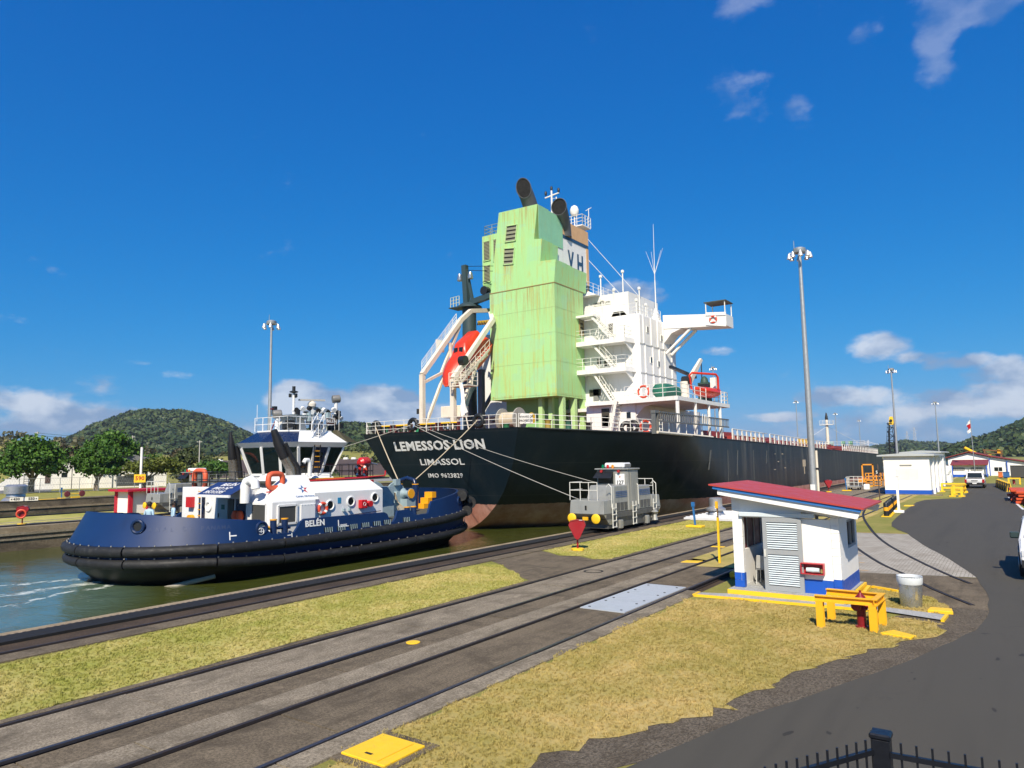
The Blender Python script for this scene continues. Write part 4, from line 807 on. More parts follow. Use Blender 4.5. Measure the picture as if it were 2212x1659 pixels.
# --- free-fall lifeboat and its launching frame
dv = thing('lifeboat_davit', 'cream launching frame holding the orange lifeboat at the stern', 'davit', (-40, 46, 6))
P1 = [(-42.4, 46.7, 6.0), (-42.4, 46.7, 11.5), (-42.4, 52.2, 17.3), (-42.4, 53.7, 18.4), (-42.4, 57.0, 19.0)]
P2 = [(-39.2, 47.1, 6.0), (-39.2, 47.1, 10.9), (-39.2, 53.0, 17.0), (-40.3, 54.2, 18.0)]
for P in (P1, P2):
    for a, b in zip(P, P[1:]): MB().beam(a, b, .40, .40, (1, 0, 0)).build('frame_leg', CREAM, dv)
for a, b in (((-42.4, 46.9, 6.6), (-42.3, 49.5, 11.6)), ((-42.4, 46.7, 6.9), (-39.2, 47.1, 6.9)), ((-42.3, 46.8, 10.8), (-42.3, 49.3, 11.9)), ((-39.2, 47.2, 6.5), (-39.2, 50.5, 12.6)), ((-42.4, 49.3, 11.9), (-42.4, 52.0, 16.7)), ((-42.3, 50.4, 14.8), (-42.0, 50.6, 11.6)), ((-39.2, 47.3, 10.6), (-39.2, 52.0, 13.6))):
    MB().beam(a, b, .24, .24, (1, 0, 0)).build('brace', CREAM, dv)
for dx in (-.35, .35): MB().beam((-38.6 + dx, 46.9, 10.4), (-39.2 + dx, 51.9, 14.0), .08, .2).build('ladder_rail', CREAM, dv)
for i in range(14):
    t = i / 13; MB().beam((-38.95 - .6 * t, 46.9 + 5.0 * t, 10.45 + 3.6 * t), (-38.25 - .6 * t, 46.9 + 5.0 * t, 10.45 + 3.6 * t), .2, .04).build('ladder_step', CREAM, dv)
railing('ladder_handrail', [(-38.2, 46.9, 10.4), (-38.8, 51.9, 14.0)], .95, dv, CREAM, 1.0, .022, 2)
MB().box(-38.9, -36.9, 46.2, 47.6, 10.1, 10.2).build('boarding_platform', CREAM, dv); railing('platform_rail', [(-38.9, 46.2, 10.2), (-36.9, 46.2, 10.2), (-36.9, 47.6, 10.2)], 1.1, dv, CREAM, .6, .03)
railing('frame_rail', [(-42.65, 46.9, 11.9), (-42.65, 49.6, 14.7), (-42.65, 51.8, 17.0)], .85, dv, WHITE2, .9, .025)
MB().box(-42.75, -42.65, 48.9, 50.0, 13.9, 15.0).build('name_plate', WHITE2, dv)
wp = MB().beam((-42.2, 54.6, 17.3), (-39.7, 53.3, 16.9), .12, .42).build('hazard_beam', YEL2, dv)
for i in range(7):
    t = .06 + i * .13; c = Vector((-42.2, 54.53, 17.3)).lerp(Vector((-39.7, 53.23, 16.9)), t); MB().beam(c + Vector((-.12, -.02, -.21)), c + Vector((.14, -.02, .21)), .02, .13, (1, 0, 0)).build('stripe', FBL, wp)
MB().lathe([(.42, -.3), (.42, .3)], (-38.95, 48.2, 12.6), 16, (1, 0, 0)).build('hoist_drum', FBL, dv, smooth=True)
MB().box(-40.9, -38.7, 47.4, 48.6, 7.6, 8.6).build('equipment_box', CREAM, dv, bevel=.05)
for x in (-42.75, -42.8): MB().lathe([(.12, 0), (.12, .45)], (x, 46.5, 8.0 + (x + 42.75) * 20), 8).build('stern_light', FBL, dv)
MB().box(-41.4, -40.9, 53.4, 53.9, 6, 12.5).build('grey_post', M('grey_steel', (.10, .11, .12), .5), dv); MB().beam((-41.1, 53.8, 8.6), (-40.3, 56.5, 12.6), .3, .3).build('grey_brace', M('grey_steel'), dv)
lb = thing('lifeboat', 'orange enclosed free-fall lifeboat tilted nose down at the stern', 'lifeboat', (-38.6, 48.3, 12.6))
ax_d = Vector((0, .82, .57)).normalized(); bc = Vector((-40.75, 48.2, 11.0))
sd_ = Vector((1, 0, 0)); up_ = ax_d.cross(sd_).normalized()
if up_.z < 0: up_ = -up_
prof = [(-.5, .05, -.3), (-.1, .5, -.2), (.5, .92, -.1), (1.6, 1.28, .0), (2.8, 1.42, .1), (4.2, 1.42, .15), (5.6, 1.32, .2), (6.4, 1.1, .2), (6.8, .8, .2)]
m = MB(); n = 18
for l, r, o in prof:
    for k in range(n):
        a = 2 * math.pi * k / n; m.v.append(tuple(bc + ax_d * l + sd_ * r * 1.0 * math.cos(a) + up_ * (r * .92 * math.sin(a) + o)))
for i in range(len(prof) - 1):
    for k in range(n): m.f.append((i * n + k, i * n + (k + 1) % n, (i + 1) * n + (k + 1) % n, (i + 1) * n + k))
m.f += [tuple(range(n)), tuple((len(prof) - 1) * n + k for k in range(n))]
hl = m.build('hull', ORNG, lb, smooth=True)
cb = bc + ax_d * 4.0 + up_ * 1.0
m = MB(); a2 = [(-1.6, 1.0), (-1.0, 1.0), (1.5, .95), (2.3, .9)]
m.hexa([cb + ax_d * -1.6 + sd_ * -.85, cb + ax_d * -1.6 + sd_ * .85, cb + ax_d * 2.2 + sd_ * .85, cb + ax_d * 2.2 + sd_ * -.85, cb + ax_d * -.5 + sd_ * -.6 + up_ * .95, cb + ax_d * -.5 + sd_ * .6 + up_ * .95, cb + ax_d * 1.9 + sd_ * .6 + up_ * 1.0, cb + ax_d * 1.9 + sd_ * -.6 + up_ * 1.0]); ct = m.build('cabin', ORNG, lb, bevel=.12, smooth=True)
for s_ in (-.3, .3): c = cb + ax_d * -1.05 + up_ * .52 + sd_ * s_ - ax_d * .03; MB().hexa([c + sd_ * -.2 + up_ * -.18 - ax_d * .16, c + sd_ * .2 + up_ * -.18 - ax_d * .16, c + sd_ * .2 + up_ * -.18 - ax_d * .1, c + sd_ * -.2 + up_ * -.18 - ax_d * .1, c + sd_ * -.2 + up_ * .16 + ax_d * .1, c + sd_ * .2 + up_ * .16 + ax_d * .1, c + sd_ * .2 + up_ * .16 + ax_d * .16, c + sd_ * -.2 + up_ * .16 + ax_d * .16]).build('window', DGL, ct)
ring = [bc + ax_d * l + sd_ * (r + .03) * s_ + up_ * (o - .05) for s_ in (1,) for l, r, o in prof[:-1]]; ring2 = [bc + ax_d * l - sd_ * (r + .03) + up_ * (o - .05) for l, r, o in reversed(prof[:-1])]
MB().path(ring2 + ring, .07, 6).build('fender_strip', M('faded_orange', (.55, .08, .03), .6), lb)
# --- starboard boat deck: rescue boat, raft crane, green cover, lifebuoys
rb = thing('rescue_boat', 'orange rescue boat with roll bar on the starboard boat deck', 'boat', (-21.8, 61.3, 8.9))
m = MB(); n = 12; pr_ = [(58.9, .25, 9.75), (59.3, .6, 9.55), (60.2, .8, 9.5), (61.8, .85, 9.5), (63.0, .7, 9.6), (63.7, .4, 9.85), (64.0, .1, 10.0)]
for y, r, z in pr_:
    for k in range(n): a = 2 * math.pi * k / n; m.v.append((-21.8 + r * math.cos(a), y, z + r * .55 * math.sin(a)))
for i in range(len(pr_) - 1):
    for k in range(n): m.f.append((i * n + k, i * n + (k + 1) % n, (i + 1) * n + (k + 1) % n, (i + 1) * n + k))
m.f += [tuple(range(n)), tuple((len(pr_) - 1) * n + k for k in range(n))]
m.build('hull', ORNG, rb, smooth=True); MB().path([(-22.5, 59.4, 9.7), (-22.5, 59.0, 10.9), (-22.4, 59.4, 11.15), (-21.2, 62.0, 11.15), (-21.1, 62.2, 10.9), (-21.1, 62.2, 9.8)], .10, 8).build('roll_bar', ORNG, rb, smooth=True)
MB().box(-22.2, -21.5, 60.3, 61.0, 9.7, 10.2).build('console', FBL, rb)
rc = thing('raft_crane', 'white raft davit with leaning jib on the boat deck', 'crane', (-23, 59, 8.5)); MB().tube((-23, 59.0, 8.5), (-23, 59.0, 10.4), .35, 10).build('post', CREAM, rc, smooth=True)
MB().hexa([(-23.2, 58.9, 10.0), (-22.8, 58.9, 10.0), (-22.8, 59.7, 9.8), (-23.2, 59.7, 9.8), (-23.1, 63.2, 12.9), (-22.9, 63.2, 12.9), (-22.9, 63.6, 12.75), (-23.1, 63.6, 12.75)]).build('jib', CREAM, rc); MB().lathe([(.4, -.35), (.4, .35)], (-22.9, 59.3, 10.5), 12, (1, 0, 0)).build('winch_drum', FBL, rc, smooth=True)
MB().tube((-23, 63.4, 12.8), (-23, 63.4, 10.6), .05, 6).build('hook_wire', FBL, rc)
b2 = MB().beam((-23.6, 57.5, 11.6), (-23.6, 63.4, 11.2), .25, .25).build('boom', FBL, rc)
MB().box(-23.6, -22.4, 53.7, 57.2, 8.55, 9.6)
gc = thing('covered_raft', 'life raft bundle under a dark green cover on the boat deck', 'raft', (-23, 55.4, 8.5)); GC = M('green_canvas', (.01, .12, .075), .7)
MB().lathe([(.3, -1.8), (.62, -1.6), (.68, 0), (.62, 1.6), (.3, 1.8)], (-23.1, 55.4, 9.25), 14, (0, 1, 0)).build('cover', GC, gc, smooth=True); MB().box(-23.5, -22.7, 54, 56.8, 8.5, 8.7).build('cradle', WHITE2, gc)
mt = thing('deck_machinery', 'dark green deck machinery at the forward end of the boat deck', 'machinery', (-22.6, 63.3, 8.5)); MB().box(-23.2, -22.2, 62.8, 63.6, 8.5, 10.6).build('cabinet', M('dark_green_machine', (.02, .06, .045), .6), mt); MB().box(-22.1, -21.6, 63.0, 63.5, 10.0, 11.0).build('box', WHITE2, mt); MB().lathe([(.4, 0), (.3, .4), (.1, .6)], (-22.7, 63.2, 10.6), 10).build('hood', M('dark_green_machine'), mt, smooth=True)
def lifebuoy(x, y, z, label, ax, r=.33, grp='lifebuoys on the ship'):
    t = thing('lifebuoy', label, 'lifebuoy', (x, y, z), 0, grp); MB().torus((x, y, z), r, .085, ax, 20, 8).build('ring', M('buoy_orange', (.62, .07, .03), .55), t, smooth=True)
    a = Vector(ax).normalized(); u = Vector((0, 0, 1)); w = a.cross(u)
    for k in range(4):
        d = (u * math.cos(k * math.pi / 2 + .78) + w * math.sin(k * math.pi / 2 + .78)) * r; MB().lathe([(.095, -.06), (.095, .06)], Vector((x, y, z)) + d, 8, a.cross(d)).build('band', M('buoy_white', (.75, .74, .72), .6), t)
    return t
lifebuoy(-23.6, 51.85, 9.05, 'orange lifebuoy on the aft rail of the boat deck', (0, 1, 0), .45); lifebuoy(-22.2, 48.9, 6.15, 'orange lifebuoy on the main deck rail beside the gangway', (.8, -.6, 0), .42)
lifebuoy(-22.0, 64.3, 16.6, 'orange lifebuoy at the outer end of the bridge wing', (0, 1, 0), .3)
ty = tag(MB().torus((-23.3, 48.0, 6.05), .38, .16, (.7, -.7, 0), 18, 8).build('tyre_fender', FBL, smooth=True), 'black tyre fender leaning on the rail beside the gangway', 'fender')
tag(MB().torus((-24.9, 52.45, 6.35), .42, .14, (0, 1, 0), 18, 8).build('tyre_fender', FBL, smooth=True), 'black ring fender against the white wall by the deck ladder', 'fender')
# ------------------------------------------------------------------ harbour tug
def mat_tughull():
    t = NT('tug_blue'); sp = t.n('ShaderNodeSeparateXYZ'); t.l(t.pos, sp.inputs[0])
    c = t.mix(t.noise(.8, 4), (.003, .020, .080), (.006, .030, .112))
    sc = t.ramp(t.noise(3.0, 8, .8, vec=t.scaled((1, 1, .5)), dist=.8), .67, .72); c = t.mix(t.math('MULTIPLY', sc, .5), c, (.30, .34, .40))
    sm = t.ramp(t.noise(1.2, 6, .7, vec=t.scaled((1, 1, .3))), .5, .8); c = t.mix(t.math('MULTIPLY', sm, .4), c, (.004, .012, .04))
    c = t.mix(t.math('LESS_THAN', sp.outputs[2], -.55), c, (.006, .0065, .008)); return t.fin(c, .5, 0, .35)
TB = mat_tughull(); TB2 = M('tug_blue_fitting', (.008, .022, .075), .3, var=.15)
RUB = M('black_rubber', (.014, .0145, .016), .62, var=.3, scale=2.5, dirt=(.09, .09, .085), damt=.5, spec=.35); TW = M('tug_white', (.74, .75, .75), .38, var=.03, dirt=(.45, .40, .32), damt=.22, streak=True, scale=1.5)
TGREY = M('winch_bluegrey', (.27, .36, .40), .45, dirt=(.12, .13, .13), damt=.4); TDECK = M('tug_deck_green', (.06, .065, .055), .75, dirt=(.10, .09, .07), damt=.5); TBLK = M('tug_black_rail', (.012, .013, .016), .4)
TRED = M('tug_red', (.50, .012, .018), .35, dirt=(.3, .03, .02), damt=.2); TOR = M('tug_amber', (.80, .36, .012), .45); NAVY = M('wheelhouse_navy', (.008, .017, .055), .3)
TX = -34.7
def tplan(t):
    """closed deck outline; t 0..1 from the stern centre along the starboard (near) side to the bow and back"""
    u = t * 2 if t <= .5 else 2 - t * 2; sg = 1 if t <= .5 else -1
    Ls, Lm, Lb = 9.0, 12.3, 10.5; L = u * (Ls + Lm + Lb)
    if L < Ls: a = L / Ls * math.pi / 2; return sg * 5.7 * math.sin(a), 20.5 - 5.0 * math.cos(a)
    if L < Ls + Lm: return sg * 5.7, 20.5 + (L - Ls)
    a = (L - Ls - Lm) / Lb * math.pi / 2; return sg * 5.7 * max(0, math.cos(a)) ** .86, 32.8 + 6.9 * math.sin(a)
def tpt(t, off, z):
    x, y = tplan(t); e = 1e-3; x1, y1 = tplan((t + e) % 1); x0, y0 = tplan((t - e) % 1); d = Vector((x1 - x0, y1 - y0)); d.normalize(); n = Vector((d.y, -d.x))
    return Vector((TX + x + n.x * off, y + n.y * off, z))
def sheer(y): return lerp([15, 18, 24, 30, 35, 38, 41.5], [.10, .05, .0, .08, .28, .45, .6], y)
NT_ = 120; TS = [i / NT_ for i in range(NT_)]
tug = thing('harbour_tug', 'dark blue harbour tug with white wheelhouse tied to the ship stern', 'tugboat', (TX, 28, -1.5))
LV = [(-2.6, -2.6), (-1.9, -1.6), (-1.45, -1.0), (-1.0, -.45), (-.65, -.12), (-.2, -.02), (.22, 0)]
m = MB()
for z, o in LV:
    for t in TS: p = tpt(t, o, z); p.z += sheer(p.y) * max(0, (z + 1.5) / 1.7); m.v.append(tuple(p))
for i in range(len(LV) - 1):
    for k in range(NT_): m.f.append((i * NT_ + k, i * NT_ + (k + 1) % NT_, (i + 1) * NT_ + (k + 1) % NT_, (i + 1) * NT_ + k))
m.build('hull', TB, tug, smooth=True)
m = MB().add([tuple(tpt(t, -.1, .24 + sheer(tplan(t)[1]))) for t in TS], [tuple(range(NT_))]); m.build('deck', TDECK, tug)
def btop(y, t):
    base = lerp([15, 16.5, 17.7, 20.3, 22.9, 29, 30.8, 33, 35, 38, 41.5], [1.72, 1.62, 1.48, 1.26, 1.08, 1.02, 1.05, 1.42, 1.62, 1.86, 2.0], y)
    x = abs(tplan(t)[0])
    if y > 20 and y < 24 and x > 5: base = min(base, lerp([20.95, 21.35, 22.75, 23.3], [1.26, .50, .47, 1.12], y))
    if 29 < y < 30: base = min(base, lerp([29.05, 29.3, 29.65, 29.9], [1.02, .45, .45, 1.04], y))
    if 30.6 < y < 33.3: base = min(base, lerp([30.9, 31.4, 32.5, 32.9], [1.05, .68, .72, 1.42], y))
    return base
def lean(t):
    y = tplan(t)[1]; return lerp([15, 17, 20, 24, 34, 38, 41.5], [-.75, -.5, -.2, -.12, -.18, -.4, -.55], y)
TSb = sorted(set([i / 300 for i in range(300)])); nb_ = len(TSb)
m = MB()
for t in TSb:
    y = tplan(t)[1]; zt = btop(y, t); zb = .2 + sheer(y); le = lean(t) * (zt - zb) / 1.2
    m.v += [tuple(tpt(t, -.01, zb)), tuple(tpt(t, le, zt)), tuple(tpt(t, le - .14, zt)), tuple(tpt(t, -.16, zb))]
for k in range(nb_):
    a, b = 4 * k, 4 * ((k + 1) % nb_)
    for i in range(3): m.f.append((a + i, b + i, b + i + 1, a + i + 1))
m.build('bulwark', TB, tug, smooth=True)
# rubbing fenders in segments, one piece each
def fender(t0, t1, off, zf, r, n=16, nm='fender', mat=RUB, seg=10):
    P = [tpt(t0 + (t1 - t0) * i / n, off, 0) for i in range(n + 1)]
    for p in P: p.z = zf(p.y) 
    return MB().path(P, r, seg).build(nm, mat, tug, smooth=True)
zu = lambda y: lerp([15, 18, 22, 27, 33, 38, 42], [.06, .10, .02, .03, .20, .42, .55], y); zl = lambda y: lerp([15, 18, 22, 27, 33, 38, 42], [-.46, -.46, -.72, -.82, -.72, -.55, -.45], y)
cuts = [0, .045, .11, .165, .24, .31, .40, .5]
for a, b in zip(cuts, cuts[1:]):
    for s_ in (0, 1):
        t0, t1 = (a + .0006, b - .0006) if s_ == 0 else (1 - b + .0006, 1 - a - .0006)
        fender(t0, t1, .06, zu, .235); fender(t0, t1, .02 if a > .03 else .0, zl, .215)
m = MB()
for i in range(90):
    t = i / 90
    for zf in (zu, zl): p = tpt(t, .05, 0); p.z = zf(p.y) + .23; m.lathe([(.035, 0), (.03, .05)], p, 6)
tag(m.build('fender_bolts', M('bolt_pale', (.35, .34, .32), .5, .5), tug), kind='stuff')
# bow cushions
for off, z, r, a, b in ((-.05, 1.55, .36, .40, .60), (.38, 1.02, .42, .415, .585), (.22, .52, .34, .405, .595)):
    P = [tpt(a + (b - a) * i / 40, off, z) for i in range(41)]; MB().path(P, r, 14).build('bow_fender', RUB, tug, smooth=True)
for s_ in (.413, .587):
    for z in (1.15, .6): p = tpt(s_, .32, z); d = Vector((1 if s_ < .5 else -1, -.5, 0)); MB().lathe([(.16, -.05), (.16, .2), (.07, .21)], p, 12, d).build('fender_eye', FBL, tug, smooth=True)
# hull openings and marks on the near side
def side_pt(y, z, o=0.0):  # on the near bulwark face
    lo, hi = .05, .45
    for _ in range(40):
        mid = (lo + hi) / 2
        if tplan(mid)[1] < y: lo = mid
        else: hi = mid
    zb = .2 + sheer(y); zt = btop(y, lo); le = lean(lo) * (z - zb) / 1.2
    return tpt(lo, le + o, z)
def side_box(name, y0, y1, z0, z1, mat, parent, th=.02, o=.0):
    a, b, c, d = side_pt(y0, z0, o), side_pt(y1, z0, o), side_pt(y1, z1, o), side_pt(y0, z1, o); n = (b - a).cross(d - a).normalized() * th
    if n.x < 0: n = -n
    return MB().hexa([a - n * .3, b - n * .3, b + n, a + n, d - n * .3, c - n * .3, c + n, d + n]).build(name, mat, parent)
for y in (24.55, 25.4, 26.25, 27.1, 27.95, 28.75, 30.3):
    f_ = side_box('freeing_port', y, y + .58, .30 + sheer(y), .52 + sheer(y), FBL, tug, .012)
    for k in range(4): side_box('port_bar', y + .08 + k * .14, y + .115 + k * .14, .29 + sheer(y), .53 + sheer(y), TGREY, f_, .03)
MW = M('mark_white', (.72, .73, .73), .5)
def side_text(s, y, z, h, bold, mat, sp=1.0, shear_=0):
    c = side_pt(y, z); r = (side_pt(y + .2, z) - side_pt(y - .2, z)).normalized(); u = (side_pt(y, z + .1) - side_pt(y, z - .1)).normalized(); n = r.cross(u)
    text_mb(s, h, (c + n * (-.004 if h < .4 and mat is not MW else .004), r, u), .006 if mat is not MW else .012, bold, sp).build('lettering', mat, tug)
side_text('BELÉN', 24.0, .80, .42, .03, MW, 1.05)
side_text('LENZES', 25.85, .56, .14, .02, MW); side_box('mark', 25.5, 25.54, .5, .85, MW, tug); side_box('mark', 25.5, 26.2, .48, .52, MW, tug)
FRL = M('faint_raised_letter', (.012, .032, .10), .6)
for k, ch_ in enumerate('CANAL DE PANAMA'):
    if ch_ != ' ': side_text(ch_, 16.35 + k * .21, 1.0, .26, .01, FRL)
for y0, y1, z0, z1 in ((19.3, 19.34, .42, .78), (19.34, 19.62, .575, .625), (22.55, 22.59, .26, .46), (22.32, 22.55, .345, .385)): side_box('mark', y0, y1, z0, z1, MW, tug, .012)
c = side_pt(20.85, .68); n_ = Vector((1, -.05, .1)).normalized()
MB().torus(c + n_ * .01, .15, .02, n_, 20, 6).build('mark_ring', MW, tug); MB().beam(c + Vector((.015, 0, -.13)), c + Vector((.03, 0, .13)), .035, .015, (1, 0, 0)).build('mark_cross', MW, tug); MB().beam(c + Vector((.02, -.13, 0)), c + Vector((.02, .13, 0)), .035, .015, (1, 0, 0)).build('mark_cross', MW, tug)
for t_, z in ((.148, .82), (.05, 1.15), (.395, 1.2)):
    p = tpt(t_, lean(t_) * .5, z); q = tpt(t_, lean(t_) * .5 - .2, z); d = (p - q).normalized()
    h_ = MB().torus(p - d * .01, .27, .075, d, 22, 8).build('mooring_eye', TB2, tug, smooth=True); MB().lathe([(.22, 0), (.22, .01)], p - d * .02, 18, d).build('eye_opening', M('eye_pale', (.35, .36, .36), .5) if z < 1 else FBL, h_)
def bollard(x, y, z, h, r, lx=0):
    b = MB().tube((x, y, z), (x + lx, y, z + h), r, 14).build('bollard', TB2, tug, smooth=True); MB().lathe([(r * 1.08, 0), (r * 1.08, .05)], (x + lx, y, z + h), 14).build('bollard_cap', TOR, b); return b
for y in (21.75, 22.4): bollard(-29.35, y, .2, .92, .16, -.02)
MB().tube((-29.35, 21.5, .75), (-29.35, 22.7, .7), .07, 8).build('bollard_bar', TB2, tug); MB().lathe([(.10, 0), (.10, .06)], (-29.3, 21.45, .78), 10, (0, -1, 0)).build('bar_end', TOR, tug)
for y in (31.5, 32.05): bollard(-29.75, y, .25, .85, .17, -.1)
for x in (-35.4, -33.9): bollard(x, 36.6, .5, 1.75, .22)
MB().path([(-35.4, 36.6, 2.2), (-35.3, 36.6, 2.55), (-34.65, 36.6, 2.7), (-34.0, 36.6, 2.55), (-33.9, 36.6, 2.2)], .14, 10).build('tow_staple', TB2, tug, smooth=True)
# engine casing corner with intake grilles
cs = MB().hexa([(-31.8, 22.0, .24), (-29.85, 22.0, .24), (-29.85, 24.7, .24), (-31.8, 24.7, .24), (-31.8, 22.0, 1.95), (-29.85, 22.0, 1.95), (-29.85, 24.7, 1.95), (-31.8, 24.7, 1.95)]).build('engine_casing', TW, tug, bevel=.03)
cs2 = MB().hexa([(-33.0, 22.02, 1.95), (-29.87, 22.02, 1.95), (-29.87, 24.9, 1.95), (-33.0, 24.9, 1.95), (-33.0, 23.6, 3.2), (-31.0, 23.6, 3.2), (-31.0, 25.0, 3.2), (-33.0, 25.0, 3.2)]).build('casing_hood', TW, tug)
for P in (((-31.45, 21.99, .85), (-30.25, 21.99, .85), (-30.25, 21.99, 1.85), (-31.45, 21.99, 1.85)), ((-29.84, 22.35, .85), (-29.84, 23.45, .85), (-29.84, 23.45, 1.75), (-29.84, 22.35, 1.75))):
    a, b, c_, d = map(Vector, P); nr = (b - a).cross(d - a).normalized(); g = MB().hexa([a, b, b + nr * .01, a + nr * .01, d, c_, c_ + nr * .01, d + nr * .01]).build('intake_grille', M('grille_mesh', (.055, .055, .05), .6), cs)
    fr = MB()
    for p, q in ((a, b), (b, c_), (c_, d), (d, a)): fr.beam(p + nr * .02, q + nr * .02, .10, .06, nr)
    fr.build('grille_frame', TW, g)
hp = MB().box(-29.845, -29.79, 23.7, 24.62, .75, 1.75).build('hatch_plate', TW, cs, bevel=.02)
for k in range(10): MB().lathe([(.02, 0), (.015, .02)], (-29.79, 23.76 + .2 * (k % 5), .80 if k < 5 else 1.7), 6, (1, 0, 0)).build('bolt', TGREY, hp)
# star emblem and wording on the sloping hood
A, B_, C_ = Vector((-29.87, 22.02, 1.95)), Vector((-29.87, 24.9, 1.95)), Vector((-31.0, 25.0, 3.2)); rt = (B_ - A).normalized(); n2 = (B_ - A).cross(C_ - A).normalized(); 
if n2.x < 0: n2 = -n2
upv = n2.cross(rt); ec = Vector((-30.35, 24.25, 2.48)); ec = ec - n2 * (ec - A).dot(n2) + n2 * .006
star = []
for k in range(10):
    rr = .30 if k % 2 == 0 else .115; a = math.pi / 2 + k * math.pi / 5; star.append(ec + rt * rr * math.cos(a) + upv * rr * math.sin(a))
STB = M('star_blue', (.02, .10, .28)); STR = M('star_red', (.45, .03, .04))
for k in range(5):
    i0, i1, i2 = star[(2 * k - 1) % 10], star[2 * k], star[(2 * k + 1) % 10]; MB().add([i0, i1, i2, ec, i0 + n2 * .006, i1 + n2 * .006, i2 + n2 * .006, ec + n2 * .006], [(0, 1, 2, 3), (7, 6, 5, 4), (0, 1, 5, 4), (1, 2, 6, 5), (2, 3, 7, 6), (3, 0, 4, 7)]).build('star_point', STB if k in (0, 1, 2) else STR, cs2)
MB().lathe([(.085, 0), (.085, .01)], ec + n2 * .005, 5, n2).build('star_heart', TW, cs2)
text_mb('CANAL DE PANAMÁ', .15, (ec - upv * .48, rt, upv), .008, .015).build('lettering', STB, cs2)
# main deckhouse
dh = MB().poly([(-30.0, 24.7, .24), (-30.0, 24.7, 2.28), (-31.1, 24.7, 2.82), (-38.3, 24.7, 2.82), (-39.4, 24.7, 2.28), (-39.4, 24.7, .24)], (0, 4.95, 0)).build('deckhouse', TW, tug, bevel=.02)
ah = MB().box(-37.8, -31.82, 22.0, 24.68, .24, 2.62).build('aft_deckhouse', TW, tug, bevel=.03)
MB().box(-38.2, -31.2, 22.6, 31.4, 2.83, 2.93).build('bridge_deck', TDECK, tug)
MB().hexa([(-33.1, 25.1, 2.93), (-31.25, 25.9, 2.83), (-31.25, 27.4, 2.83), (-33.1, 27.4, 2.93), (-33.1, 25.6, 3.3), (-31.9, 26.2, 3.25), (-31.9, 27.2, 3.25), (-33.1, 27.2, 3.3)]).build('vent_trunk', TW, tug)
for y, z in ((25.75, 1.58), (27.2, 1.70), (29.0, 1.82)):
    p = MB().torus((-29.98, y, z), .25, .05, (1, 0, 0), 22, 8).build('porthole', TW, dh, smooth=True); MB().lathe([(.23, 0), (.23, .02)], (-30.0, y, z), 20, (1, 0, 0)).build('pane', DGL, p)
rbx = MB().box(-30.0, -29.72, 27.75, 28.2, 1.28, 1.75).build('hose_box', TRED, dh, bevel=.03); MB().torus((-29.715, 27.98, 1.52), .09, .012, (1, 0, 0), 14, 5).build('emblem', MW, rbx)
MB().box(-30.0, -29.98, 26.28, 26.5, 1.65, 1.95).build('notice', M('notice_blue', (.02, .22, .42)), dh); MB().lathe([(.17, 0), (.17, .22)], (-30.0, 28.52, 1.5), 14, (1, 0, 0)).build('pipe_cowl', TRED, dh, smooth=True)
for y in (26.6, 27.0): MB().box(-30.0, -29.85, y, y + .12, 1.2, 1.35).build('wall_lamp', TGREY, dh)
MB().path([(-29.9, 25.2, .92), (-29.9, 29.4, 1.05)], .02, 6).build('grab_rail', TBLK, dh)
for y in (28.6, 29.2, 29.5): MB().lathe([(.10, 0), (.12, .1), (.07, .22)], (-29.6, y, .5), 8).build('fire_valve', TRED, tug, smooth=True)
MB().tube((-29.6, 28.5, .62), (-29.6, 29.6, .66), .06, 8).build('valve_manifold', TRED, tug)
MB().path([(-31.15, 25.3, 2.88), (-31.15, 29.3, 2.95), (-31.2, 31.0, 3.0), (-31.2, 31.05, 3.3)], .045, 8).build('red_pipe', TRED, tug)
# aft wall: door, ladder, awning, vests
for x0, x1, mt, nm in ((-34.35, -33.45, M('door_grey', (.30, .36, .36), .4), 'door'), (-33.4, -32.95, BLK, 'doorway'), (-32.75, -31.95, NAVY, 'locker_niche')):
    d_ = MB().box(x0, x1, 21.95, 22.0, .3, 2.05).build(nm, mt, ah)
    if nm == 'door': MB().box(x0 + .1, x0 + .16, 21.92, 21.95, 1.1, 1.3).build('handle', TBLK, d_); MB().box(x0 + .35, x0 + .65, 21.945, 21.95, 1.5, 1.75).build('pane', M('pane_teal', (.03, .12, .10), .2), d_)
MB().torus((-35.2, 21.97, 1.62), .24, .05, (0, 1, 0), 20, 8).build('porthole', TW, ah, smooth=True); MB().box(-36.0, -35.55, 21.9, 22, .3, 2.2).build('panel', NAVY, ah)
m = MB().tube((-35.75, 21.7, .3), (-35.75, 21.7, 2.6), .03, 6); m.tube((-35.45, 21.7, .3), (-35.45, 21.7, 2.6), .03, 6); ld = m.build('ladder', TW, ah)
for z in np.arange(.5, 2.5, .32): MB().tube((-35.75, 21.7, z), (-35.45, 21.7, z), .025, 6).build('rung', TOR, ld)
MB().box(-37.0, -36.55, 21.75, 22, 1.55, 2.1).build('fire_cabinet', TRED, ah); MB().lathe([(.22, -.12), (.22, .12)], (-36.4, 21.7, .95), 14, (0, 1, 0)).build('hose_reel', TOR, ah, smooth=True)
aw = MB().hexa([(-34.0, 20.55, 2.30), (-31.15, 20.55, 2.30), (-31.7, 22.05, 2.86), (-34.5, 22.05, 2.86), (-34.0, 20.55, 2.34), (-31.15, 20.55, 2.34), (-31.7, 22.05, 2.90), (-34.5, 22.05, 2.90)]).build('awning', M('awning_blue', (.008, .03, .13), .6), tug)
MB().beam((-34.05, 20.5, 2.28), (-31.1, 20.5, 2.28), .10, .12).build('awning_roller', TW, aw)
u_ = Vector((-.2, 1.5, .56)).normalized(); r_ = Vector((1, 0, 0)); u_ = (u_ - r_ * u_.dot(r_)).normalized()
